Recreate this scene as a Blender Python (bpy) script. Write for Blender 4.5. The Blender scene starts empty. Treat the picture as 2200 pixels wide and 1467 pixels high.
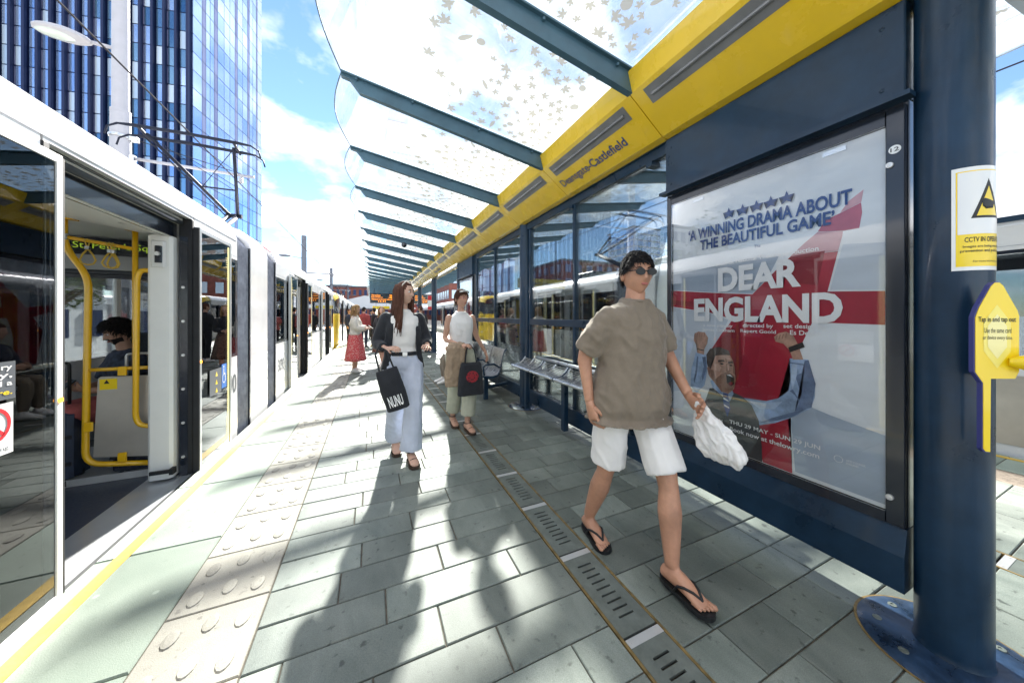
import bpy, bmesh, math, random
from mathutils import Vector, Matrix, noise
random.seed(7)
R = math.radians
S = bpy.context.scene
C = S.collection
# ------------------------------------------------------------------ camera
cam = bpy.data.cameras.new('camera'); cam.sensor_fit = 'HORIZONTAL'; cam.sensor_width = 36
cam.lens = 36*684/2200.; cam.shift_y = -55.5/2200.; cam.clip_start = 0.02; cam.clip_end = 3000
co = bpy.data.objects.new('camera', cam); C.objects.link(co)
co.location = (0, 0, 1.4); co.rotation_euler = (R(90), 0, -math.atan(302/684.))
S.camera = co
# ------------------------------------------------------------------ sky and sun
SUN_AZ, SUN_EL = R(11.0), R(34.0)
W = bpy.data.worlds.new('World'); S.world = W; W.use_nodes = True
nt = W.node_tree; nt.nodes.clear()
N = nt.nodes.new; L = nt.links.new
sky = N('ShaderNodeTexSky'); sky.sky_type = 'NISHITA'; sky.sun_disc = False
sky.sun_elevation = SUN_EL; sky.sun_rotation = SUN_AZ; sky.air_density = 1.0; sky.dust_density = 0.0; sky.ozone_density = 4.0
tc = N('ShaderNodeTexCoord'); sp = N('ShaderNodeSeparateXYZ'); L(tc.outputs['Generated'], sp.inputs[0])
zm = N('ShaderNodeMath'); zm.operation = 'MAXIMUM'; zm.inputs[1].default_value = 0.03; L(sp.outputs['Z'], zm.inputs[0])
za = N('ShaderNodeMath'); za.operation = 'ADD'; za.inputs[1].default_value = 0.22; L(zm.outputs[0], za.inputs[0])
dx = N('ShaderNodeMath'); dx.operation = 'DIVIDE'; L(sp.outputs['X'], dx.inputs[0]); L(za.outputs[0], dx.inputs[1])
dy = N('ShaderNodeMath'); dy.operation = 'DIVIDE'; L(sp.outputs['Y'], dy.inputs[0]); L(za.outputs[0], dy.inputs[1])
cb = N('ShaderNodeCombineXYZ'); L(dx.outputs[0], cb.inputs[0]); L(dy.outputs[0], cb.inputs[1]); cb.inputs[2].default_value = 33.9
cn = N('ShaderNodeTexNoise'); cn.inputs['Scale'].default_value = 1.15; cn.inputs['Detail'].default_value = 7; cn.inputs['Roughness'].default_value = 0.56
L(cb.outputs[0], cn.inputs['Vector'])
cr = N('ShaderNodeValToRGB'); cr.color_ramp.elements[0].position = 0.465; cr.color_ramp.elements[1].position = 0.575
L(cn.outputs['Fac'], cr.inputs[0])
cn2 = N('ShaderNodeTexNoise'); cn2.inputs['Scale'].default_value = 2.3; cn2.inputs['Detail'].default_value = 5
L(cb.outputs[0], cn2.inputs['Vector'])
cc = N('ShaderNodeValToRGB'); cc.color_ramp.elements[0].position = 0.36; cc.color_ramp.elements[0].color = (2.0, 2.15, 2.45, 1)
cc.color_ramp.elements[1].position = 0.52; cc.color_ramp.elements[1].color = (9.0, 9.0, 9.1, 1)
L(cn2.outputs['Fac'], cc.inputs[0])
mx = N('ShaderNodeMix'); mx.data_type = 'RGBA'
L(cr.outputs['Color'], mx.inputs['Factor']); L(sky.outputs[0], mx.inputs['A']); L(cc.outputs['Color'], mx.inputs['B'])
bg = N('ShaderNodeBackground'); bg.inputs['Strength'].default_value = 0.05
L(mx.outputs['Result'], bg.inputs['Color'])
wo = N('ShaderNodeOutputWorld'); L(bg.outputs[0], wo.inputs[0])
sl = bpy.data.lights.new('sun', 'SUN'); sl.energy = 5.0; sl.angle = R(1.6); sl.color = (1.0, 0.955, 0.89)
so = bpy.data.objects.new('sun', sl); C.objects.link(so)
so.location = (10, 60, 45)
so.rotation_euler = Vector((math.sin(SUN_AZ)*math.cos(SUN_EL), math.cos(SUN_AZ)*math.cos(SUN_EL), math.sin(SUN_EL))).to_track_quat('Z', 'Y').to_euler()
vs = S.view_settings; vs.view_transform = 'Standard'; vs.look = 'None'; vs.gamma = 1; vs.use_curve_mapping = False
vs.exposure = 2.5
S.render.engine = 'CYCLES'
cy = S.cycles; cy.use_denoising = True
try: cy.denoiser = 'OPENIMAGEDENOISE'
except Exception: pass
cy.max_bounces = 9; cy.diffuse_bounces = 4; cy.glossy_bounces = 4; cy.transmission_bounces = 6; cy.transparent_max_bounces = 24
cy.caustics_reflective = False; cy.caustics_refractive = False; cy.sample_clamp_indirect = 6

# ------------------------------------------------------------------ materials
def srgb(r, g, b):
    f = lambda v: (v/12.92 if v <= 0.04045 else ((v+0.055)/1.055)**2.4)
    return (f(r/255.), f(g/255.), f(b/255.))
MATS = {}
def mat(name, col, rough=0.5, metal=0.0, var=0.0, vscale=6.0, bump=0.0, bscale=60.0, coat=0.0, spec=0.5, rvar=0.0, stretch=None, sheen=0.0, emit=None, estr=1.0, speck=0.0):
    if name in MATS: return MATS[name]
    m = bpy.data.materials.new(name); m.use_nodes = True
    t = m.node_tree; b = t.nodes['Principled BSDF']; N = t.nodes.new; L = t.links.new
    b.inputs['Base Color'].default_value = (*col, 1); b.inputs['Roughness'].default_value = rough; b.inputs['Metallic'].default_value = metal
    b.inputs['Specular IOR Level'].default_value = spec
    if coat: b.inputs['Coat Weight'].default_value = coat; b.inputs['Coat Roughness'].default_value = 0.06
    if sheen: b.inputs['Sheen Weight'].default_value = sheen
    tcn = N('ShaderNodeTexCoord'); src = tcn.outputs['Object']
    if stretch:
        mp = N('ShaderNodeMapping'); mp.inputs['Scale'].default_value = stretch; L(src, mp.inputs[0]); src = mp.outputs[0]
    if var or rvar:
        n1 = N('ShaderNodeTexNoise'); n1.inputs['Scale'].default_value = vscale; n1.inputs['Detail'].default_value = 6; n1.inputs['Roughness'].default_value = 0.62
        L(src, n1.inputs['Vector'])
    if var:
        r1 = N('ShaderNodeValToRGB')
        lo = tuple(max(0, c*(1-var)) for c in col); hi = tuple(min(1, c*(1+var)) for c in col)
        r1.color_ramp.elements[0].position = 0.3; r1.color_ramp.elements[0].color = (*lo, 1)
        r1.color_ramp.elements[1].position = 0.7; r1.color_ramp.elements[1].color = (*hi, 1)
        L(n1.outputs['Fac'], r1.inputs[0]); L(r1.outputs[0], b.inputs['Base Color'])
    if rvar:
        mr = N('ShaderNodeMapRange'); mr.inputs['From Min'].default_value = 0.3; mr.inputs['From Max'].default_value = 0.7
        mr.inputs['To Min'].default_value = max(0.02, rough-rvar); mr.inputs['To Max'].default_value = min(1, rough+rvar)
        L(n1.outputs['Fac'], mr.inputs['Value']); L(mr.outputs[0], b.inputs['Roughness'])
    if bump:
        n2 = N('ShaderNodeTexNoise'); n2.inputs['Scale'].default_value = bscale; n2.inputs['Detail'].default_value = 4
        L(src, n2.inputs['Vector'])
        bp = N('ShaderNodeBump'); bp.inputs['Strength'].default_value = bump; bp.inputs['Distance'].default_value = 0.004
        L(n2.outputs['Fac'], bp.inputs['Height']); L(bp.outputs[0], b.inputs['Normal'])
    if emit:
        b.inputs['Emission Color'].default_value = (*emit, 1); b.inputs['Emission Strength'].default_value = estr
    MATS[name] = m; return m

def scratched(name, light):
    t = MATS[name].node_tree; b = t.nodes['Principled BSDF']; N = t.nodes.new; L = t.links.new
    src = b.inputs['Base Color'].links[0].from_socket; g = N('ShaderNodeNewGeometry')
    mp = N('ShaderNodeMapping'); mp.inputs['Scale'].default_value = (9, 9, 60); mp.inputs['Rotation'].default_value = (0.5, 0.3, 0.2); L(g.outputs['Position'], mp.inputs[0])
    n = N('ShaderNodeTexNoise'); n.inputs['Scale'].default_value = 1.6; n.inputs['Detail'].default_value = 5; n.inputs['Roughness'].default_value = 0.7; L(mp.outputs[0], n.inputs['Vector'])
    r = N('ShaderNodeValToRGB'); r.color_ramp.elements[0].position = 0.70; r.color_ramp.elements[1].position = 0.76; L(n.outputs['Fac'], r.inputs[0])
    mul = N('ShaderNodeMath'); mul.operation = 'MULTIPLY'; mul.inputs[1].default_value = 0.55; L(r.outputs[0], mul.inputs[0])
    mx = N('ShaderNodeMix'); mx.data_type = 'RGBA'; L(mul.outputs[0], mx.inputs['Factor']); L(src, mx.inputs['A']); mx.inputs['B'].default_value = (*light, 1); L(mx.outputs['Result'], b.inputs['Base Color'])

def stone(name, c1, c2, dark, scale=5.0, rough=0.62, stretch=(1, 1, 1)):
    m = bpy.data.materials.new(name); m.use_nodes = True
    t = m.node_tree; b = t.nodes['Principled BSDF']; N = t.nodes.new; L = t.links.new
    geo = N('ShaderNodeNewGeometry'); oi = N('ShaderNodeObjectInfo'); tcn = N('ShaderNodeTexCoord')
    gm = N('ShaderNodeMapping'); gm.inputs['Scale'].default_value = stretch; L(geo.outputs['Position'], gm.inputs[0])
    ad = N('ShaderNodeMath'); ad.operation = 'ADD'; L(geo.outputs['Random Per Island'], ad.inputs[0]); L(oi.outputs['Random'], ad.inputs[1])
    fr = N('ShaderNodeMath'); fr.operation = 'FRACT'; L(ad.outputs[0], fr.inputs[0])
    # per-slab offset so that veining does not run on from slab to slab
    of = N('ShaderNodeVectorMath'); of.operation = 'ADD'; L(gm.outputs[0], of.inputs[0])
    cx = N('ShaderNodeMath'); cx.operation = 'MULTIPLY'; cx.inputs[1].default_value = 37.0; L(fr.outputs[0], cx.inputs[0]); L(cx.outputs[0], of.inputs[1])
    n1 = N('ShaderNodeTexNoise'); n1.inputs['Scale'].default_value = scale; n1.inputs['Detail'].default_value = 8; n1.inputs['Roughness'].default_value = 0.65; n1.inputs['Distortion'].default_value = 0.6
    L(of.outputs[0], n1.inputs['Vector'])
    r1 = N('ShaderNodeValToRGB'); r1.color_ramp.elements[0].position = 0.32; r1.color_ramp.elements[0].color = (*c1, 1)
    r1.color_ramp.elements[1].position = 0.68; r1.color_ramp.elements[1].color = (*c2, 1); L(n1.outputs['Fac'], r1.inputs[0])
    # slab to slab value
    hv = N('ShaderNodeHueSaturation'); L(r1.outputs[0], hv.inputs['Color'])
    mr = N('ShaderNodeMapRange'); mr.inputs['To Min'].default_value = 0.72; mr.inputs['To Max'].default_value = 1.24; L(fr.outputs[0], mr.inputs[0]); L(mr.outputs[0], hv.inputs['Value'])
    # spots of dirt and gum
    n3 = N('ShaderNodeTexNoise'); n3.inputs['Scale'].default_value = 21; n3.inputs['Detail'].default_value = 3; L(geo.outputs['Position'], n3.inputs['Vector'])
    r3 = N('ShaderNodeValToRGB'); r3.color_ramp.elements[0].position = 0.63; r3.color_ramp.elements[1].position = 0.72; L(n3.outputs['Fac'], r3.inputs[0])
    n4 = N('ShaderNodeTexNoise'); n4.inputs['Scale'].default_value = 1.3; n4.inputs['Detail'].default_value = 5; L(geo.outputs['Position'], n4.inputs['Vector'])
    r4 = N('ShaderNodeValToRGB'); r4.color_ramp.elements[0].position = 0.42; r4.color_ramp.elements[1].position = 0.75; L(n4.outputs['Fac'], r4.inputs[0])
    mxa = N('ShaderNodeMath'); mxa.operation = 'MULTIPLY'; mxa.inputs[1].default_value = 0.7; L(r3.outputs[0], mxa.inputs[0])
    mxb = N('ShaderNodeMath'); mxb.operation = 'MULTIPLY_ADD'; mxb.inputs[1].default_value = 0.75; L(r4.outputs[0], mxb.inputs[0]); L(mxa.outputs[0], mxb.inputs[2])
    mc = N('ShaderNodeMix'); mc.data_type = 'RGBA'; L(mxb.outputs[0], mc.inputs['Factor']); L(hv.outputs[0], mc.inputs['A']); mc.inputs['B'].default_value = (*dark, 1)
    # pale chewing-gum spots
    vg = N('ShaderNodeTexVoronoi'); vg.inputs['Scale'].default_value = 3.4; vg.inputs['Randomness'].default_value = 1.0; L(geo.outputs['Position'], vg.inputs['Vector'])
    rg = N('ShaderNodeValToRGB'); rg.color_ramp.elements[0].position = 0.030; rg.color_ramp.elements[0].color = (.6, .6, .6, 1); rg.color_ramp.elements[1].position = 0.055; rg.color_ramp.elements[1].color = (0, 0, 0, 1); L(vg.outputs['Distance'], rg.inputs[0])
    mgum = N('ShaderNodeMix'); mgum.data_type = 'RGBA'; L(rg.outputs[0], mgum.inputs['Factor']); L(mc.outputs['Result'], mgum.inputs['A']); mgum.inputs['B'].default_value = (*[min(1, v*1.25) for v in c2], 1)
    # fine grain
    n5 = N('ShaderNodeTexNoise'); n5.inputs['Scale'].default_value = 240; n5.inputs['Detail'].default_value = 2; L(geo.outputs['Position'], n5.inputs['Vector'])
    m5 = N('ShaderNodeMapRange'); m5.inputs['From Min'].default_value = 0.3; m5.inputs['From Max'].default_value = 0.7; m5.inputs['To Min'].default_value = 0.82; m5.inputs['To Max'].default_value = 1.15; L(n5.outputs['Fac'], m5.inputs[0])
    mg = N('ShaderNodeMix'); mg.data_type = 'RGBA'; mg.blend_type = 'MULTIPLY'; mg.inputs['Factor'].default_value = 1.0
    L(mgum.outputs['Result'], mg.inputs['A']); L(m5.outputs[0], mg.inputs['B'])
    L(mg.outputs['Result'], b.inputs['Base Color'])
    rr = N('ShaderNodeMapRange'); rr.inputs['To Min'].default_value = rough-0.16; rr.inputs['To Max'].default_value = rough+0.14; L(n1.outputs['Fac'], rr.inputs[0]); L(rr.outputs[0], b.inputs['Roughness'])
    bp = N('ShaderNodeBump'); bp.inputs['Strength'].default_value = 0.35; bp.inputs['Distance'].default_value = 0.004
    sm = N('ShaderNodeMath'); sm.operation = 'MULTIPLY_ADD'; sm.inputs[1].default_value = 0.5; L(n5.outputs['Fac'], sm.inputs[0]); L(n1.outputs['Fac'], sm.inputs[2])
    L(sm.outputs[0], bp.inputs['Height']); L(bp.outputs[0], b.inputs['Normal'])
    MATS[name] = m; return m

def glass(name, tint=(0.95, 0.97, 0.98), trans=0.9, rough=0.0, body=(0.8, 0.85, 0.85), white=0.0, refl=1.0, dirt=0.0):
    """thin pane: transparent + a little white scatter + fresnel reflection"""
    m = bpy.data.materials.new(name); m.use_nodes = True
    t = m.node_tree; t.nodes.clear(); N = t.nodes.new; L = t.links.new
    out = N('ShaderNodeOutputMaterial')
    tr = N('ShaderNodeBsdfTransparent'); tr.inputs[0].default_value = tuple(c*trans for c in tint) + (1,)
    cur = tr.outputs[0]
    if white:
        tl = N('ShaderNodeBsdfTranslucent'); tl.inputs[0].default_value = (*body, 1)
        df = N('ShaderNodeBsdfDiffuse'); df.inputs[0].default_value = (*body, 1)
        m0 = N('ShaderNodeMixShader'); m0.inputs[0].default_value = 0.35; L(tl.outputs[0], m0.inputs[1]); L(df.outputs[0], m0.inputs[2])
        m1 = N('ShaderNodeMixShader'); m1.inputs[0].default_value = white; L(cur, m1.inputs[1]); L(m0.outputs[0], m1.inputs[2])
        if dirt:
            tcn = N('ShaderNodeNewGeometry'); nz = N('ShaderNodeTexNoise'); nz.inputs['Scale'].default_value = 2.2; nz.inputs['Detail'].default_value = 9; nz.inputs['Roughness'].default_value = 0.7
            L(tcn.outputs['Position'], nz.inputs['Vector'])
            mr = N('ShaderNodeMapRange'); mr.inputs['From Min'].default_value = 0.3; mr.inputs['From Max'].default_value = 0.7
            mr.inputs['To Min'].default_value = max(0, white-dirt); mr.inputs['To Max'].default_value = white+dirt; L(nz.outputs['Fac'], mr.inputs[0]); L(mr.outputs[0], m1.inputs[0])
        cur = m1.outputs[0]
    fz = N('ShaderNodeFresnel'); fz.inputs['IOR'].default_value = 1.5
    fm = N('ShaderNodeMath'); fm.operation = 'MULTIPLY'; fm.inputs[1].default_value = refl; fm.use_clamp = True; L(fz.outputs[0], fm.inputs[0])
    gl = N('ShaderNodeBsdfGlossy'); gl.inputs['Roughness'].default_value = rough; gl.inputs[0].default_value = (0.95, 0.97, 1, 1)
    m2 = N('ShaderNodeMixShader'); L(fm.outputs[0], m2.inputs[0]); L(cur, m2.inputs[1]); L(gl.outputs[0], m2.inputs[2])
    L(m2.outputs[0], out.inputs[0]); MATS[name] = m; return m

def emis(name, col, s):
    m = bpy.data.materials.new(name); m.use_nodes = True; t = m.node_tree; b = t.nodes['Principled BSDF']
    b.inputs['Base Color'].default_value = (0.02, 0.02, 0.02, 1); b.inputs['Emission Color'].default_value = (*col, 1); b.inputs['Emission Strength'].default_value = s
    MATS[name] = m; return m

stone('slab', (0.125, 0.150, 0.134), (0.245, 0.270, 0.242), (0.062, 0.072, 0.064), 4.0, 0.60, (1, 0.45, 1))
stone('tactile', (0.33, 0.305, 0.26), (0.43, 0.405, 0.35), (0.17, 0.155, 0.135), 5.0, 0.7)
stone('coping', (0.235, 0.285, 0.235), (0.30, 0.345, 0.29), (0.19, 0.225, 0.185), 3.0, 0.6)
mat('joint', (0.13, 0.108, 0.085), 0.95, var=0.4, vscale=30, bump=0.6)
mat('concrete', (0.40, 0.39, 0.37), 0.9, var=0.25, vscale=2.5, bump=0.5, bscale=30)
mat('yellow_paint', (0.62, 0.40, 0.05), 0.65, var=0.18, vscale=14, bump=0.2)
mat('drain_steel', (0.15, 0.17, 0.155), 0.55, 0.3, var=0.3, vscale=9, bump=0.2)
mat('bright_steel', (0.66, 0.66, 0.66), 0.38, 0.6, var=0.06, vscale=8)
mat('brushed_steel', (0.62, 0.63, 0.64), 0.32, 1.0, var=0.12, vscale=15, rvar=0.1)
mat('black', (0.006, 0.007, 0.009), 0.5)
mat('rubber', (0.012, 0.013, 0.016), 0.7, var=0.3, vscale=8)
mat('navy', (0.007, 0.027, 0.058), 0.34, var=0.3, vscale=5, coat=0.12, spec=0.35, rvar=0.10, bump=0.06, bscale=180)
mat('navy_worn', (0.014, 0.034, 0.075), 0.36, 0.1, var=0.75, vscale=11, rvar=0.2, bump=0.3, bscale=35, coat=0.2)
scratched('navy', (0.10, 0.13, 0.17)); scratched('navy_worn', (0.20, 0.24, 0.30))
mat('beam_paint', (0.05, 0.115, 0.165), 0.42, var=0.2, vscale=4, bump=0.05)
mat('fascia_yellow', (0.84, 0.56, 0.020), 0.26, var=0.06, vscale=2.5, coat=1.0, rvar=0.06, spec=0.7)
mat('slot_grey', (0.20, 0.205, 0.22), 0.30, 0.2, var=0.2, vscale=5)
mat('white_paint', (0.68, 0.685, 0.70), 0.24, var=0.06, vscale=1.6, coat=0.5, rvar=0.05)
mat('white_matt', (0.74, 0.74, 0.73), 0.42, var=0.05, vscale=4)
mat('silver_paint', (0.52, 0.54, 0.56), 0.28, 0.5, var=0.08, vscale=3, coat=0.4)
mat('tram_yellow', (0.86, 0.60, 0.02), 0.28, coat=0.5, var=0.04)
mat('tram_dark', (0.010, 0.014, 0.024), 0.22, coat=0.4, var=0.2)
mat('bellow_grey', (0.30, 0.315, 0.37), 0.6, var=0.3, vscale=9)
mat('rail_yellow', (0.88, 0.50, 0.008), 0.28, coat=0.5, var=0.04)
mat('strap', (0.62, 0.42, 0.06), 0.5)
mat('interior_grey', (0.42, 0.44, 0.46), 0.55, var=0.06)
mat('interior_dark', (0.060, 0.068, 0.082), 0.5, var=0.2)
mat('interior_white', (0.80, 0.80, 0.78), 0.4, var=0.03)
mat('tram_floor', (0.035, 0.045, 0.070), 0.42, var=0.35, vscale=60, rvar=0.12)
mat('seat_fabric', (0.022, 0.028, 0.040), 0.9, var=0.5, vscale=40)
mat('steel_panel', (0.50, 0.46, 0.41), 0.40, 0.55, var=0.12, vscale=3, rvar=0.08)
mat('gold_rust', (0.20, 0.135, 0.05), 0.6, 0.2, var=0.5, vscale=18)
mat('paper', (0.80, 0.83, 0.87), 0.45, var=0.16, vscale=1.6, coat=0.2, stretch=(1, .5, 1.6))
mat('print_fold', (0.40, 0.47, 0.57), 0.45, var=0.22, vscale=2.0, stretch=(1, .5, 1.6))
mat('print_fold_light', (0.60, 0.66, 0.74), 0.45, var=0.15, vscale=2.0, stretch=(1, .5, 1.6))
mat('print_red_dark', (0.27, 0.008, 0.022), 0.45, var=0.2, vscale=4)
mat('print_skin_light', (0.66, 0.42, 0.32), 0.5, var=0.15, vscale=24)
mat('print_shirt_light', (0.50, 0.62, 0.80), 0.5, var=0.2, vscale=16)
mat('print_red_reflect', (0.66, 0.36, 0.40), 0.45, var=0.25, vscale=3)  # cross red with a reflection's lightening put into the colour
mat('print_red_reflect_mid', (0.50, 0.10, 0.15), 0.45, var=0.3, vscale=3)  # weaker step of the same painted reflection
mat('print_red', (0.40, 0.010, 0.035), 0.42, var=0.2, vscale=3.5, coat=0.25)
mat('print_navy', (0.008, 0.045, 0.22), 0.45)
mat('print_white', (0.92, 0.92, 0.93), 0.45)
mat('print_black', (0.012, 0.012, 0.014), 0.5)
mat('print_skin', (0.52, 0.30, 0.22), 0.5, var=0.35, vscale=16)
mat('print_skin_dark', (0.30, 0.16, 0.11), 0.5, var=0.3, vscale=20)
mat('print_hair', (0.09, 0.065, 0.055), 0.5, var=0.5, vscale=30)
mat('print_shirt', (0.34, 0.46, 0.66), 0.5, var=0.45, vscale=10)
mat('print_shirt_dark', (0.14, 0.20, 0.33), 0.5, var=0.4, vscale=14)
mat('print_vest', (0.050, 0.052, 0.060), 0.5, var=0.4, vscale=8)
mat('sign_yellow', (0.92, 0.66, 0.006), 0.35, coat=0.4)
mat('sign_yellow_pale', (0.93, 0.78, 0.14), 0.35, coat=0.4)
mat('sign_yellow_paler', (0.93, 0.84, 0.36), 0.35, coat=0.4)
mat('sign_white', (0.82, 0.82, 0.82), 0.35, coat=0.4)
mat('sign_blue', (0.02, 0.16, 0.55), 0.35, coat=0.3)
mat('sign_edge_blue', (0.045, 0.05, 0.22), 0.35)
mat('sign_red', (0.65, 0.02, 0.03), 0.4)
mat('sign_grey', (0.09, 0.10, 0.115), 0.4)
mat('orange_light', (0.85, 0.25, 0.01), 0.3, emit=(1, .3, .02), estr=1.5)
emis('led_orange', (1.0, 0.30, 0.015), 0.45)
emis('led_green', (0.42, 0.62, 0.03), 0.10)
mat('lamp_white', (0.42, 0.42, 0.46), 0.5, 0.0, var=0.05)
mat('lamp_glass', (0.55, 0.62, 0.58), 0.12, coat=0.6)
mat('wire', (0.03, 0.03, 0.036), 0.9, 0.0, spec=0.05)
mat('panto', (0.012, 0.016, 0.030), 0.6, 0.0, spec=0.2)
mat('post_grey', (0.13, 0.145, 0.18), 0.7, 0.0, var=0.08)
glass('clear_glass', (0.93, 0.97, 0.96), 0.96, 0.0, white=0.02, refl=0.9, dirt=0.02)
glass('poster_glass', (0.985, 0.99, 0.99), 0.99, 0.0, refl=0.6)
glass('door_glass', (0.66, 0.70, 0.73), 0.84, 0.0, refl=1.6)
glass('tram_glass', (0.55, 0.59, 0.64), 0.80, 0.0, refl=1.0)
glass('canopy_glass', (0.965, 0.99, 0.98), 0.985, 0.02, body=(0.92, 0.94, 0.92), white=0.075, refl=0.32, dirt=0.045)
def leafmat():
    m = bpy.data.materials.new('leaf_print'); m.use_nodes = True; t = m.node_tree; t.nodes.clear(); N = t.nodes.new; L = t.links.new
    o = N('ShaderNodeOutputMaterial'); tr = N('ShaderNodeBsdfTransparent'); tr.inputs[0].default_value = (0.46, 0.44, 0.40, 1)
    tl = N('ShaderNodeBsdfTranslucent'); tl.inputs[0].default_value = (0.22, 0.20, 0.17, 1)
    ms = N('ShaderNodeMixShader'); ms.inputs[0].default_value = 0.5; L(tr.outputs[0], ms.inputs[1]); L(tl.outputs[0], ms.inputs[2]); L(ms.outputs[0], o.inputs[0]); MATS['leaf_print'] = m
leafmat()
def facade(name, c1, c2, rough=0.08, metal=0.75):
    m = bpy.data.materials.new(name); m.use_nodes = True; t = m.node_tree; b = t.nodes['Principled BSDF']; N = t.nodes.new; L = t.links.new
    oi = N('ShaderNodeObjectInfo'); ge = N('ShaderNodeNewGeometry'); ad = N('ShaderNodeMath'); ad.operation = 'ADD'; L(oi.outputs['Random'], ad.inputs[0]); L(ge.outputs['Random Per Island'], ad.inputs[1])
    fr = N('ShaderNodeMath'); fr.operation = 'FRACT'; L(ad.outputs[0], fr.inputs[0])
    r = N('ShaderNodeValToRGB'); r.color_ramp.elements[0].color = (*c1, 1); r.color_ramp.elements[1].color = (*c2, 1); L(fr.outputs[0], r.inputs[0])
    L(r.outputs[0], b.inputs['Base Color']); b.inputs['Metallic'].default_value = metal; b.inputs['Roughness'].default_value = rough; MATS[name] = m
facade('pane_sky', (0.30, 0.46, 0.76), (0.56, 0.70, 0.93))
facade('pane_teal', (0.06, 0.17, 0.33), (0.28, 0.46, 0.62))
facade('pane_lav', (0.17, 0.19, 0.34), (0.28, 0.30, 0.46), 0.3, 0.5)
facade('pane_pale', (0.45, 0.58, 0.72), (0.62, 0.72, 0.82), 0.2, 0.4)
mat('fin_navy', (0.006, 0.014, 0.060), 0.4, 0.3)
mat('core_navy', (0.012, 0.030, 0.10), 0.35, 0.3)
mat('brick', (0.24, 0.085, 0.065), 0.9, var=0.25, vscale=1.2)
mat('roof_slate', (0.16, 0.16, 0.18), 0.8, var=0.2)
mat('far_roof', (0.55, 0.56, 0.58), 0.5)
mat('pale_tower', (0.78, 0.79, 0.80), 0.5); facade('pane_far', (0.50, 0.54, 0.60), (0.62, 0.66, 0.70), 0.3, 0.2)  # slim tower colours paled to stand in for glare

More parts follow.
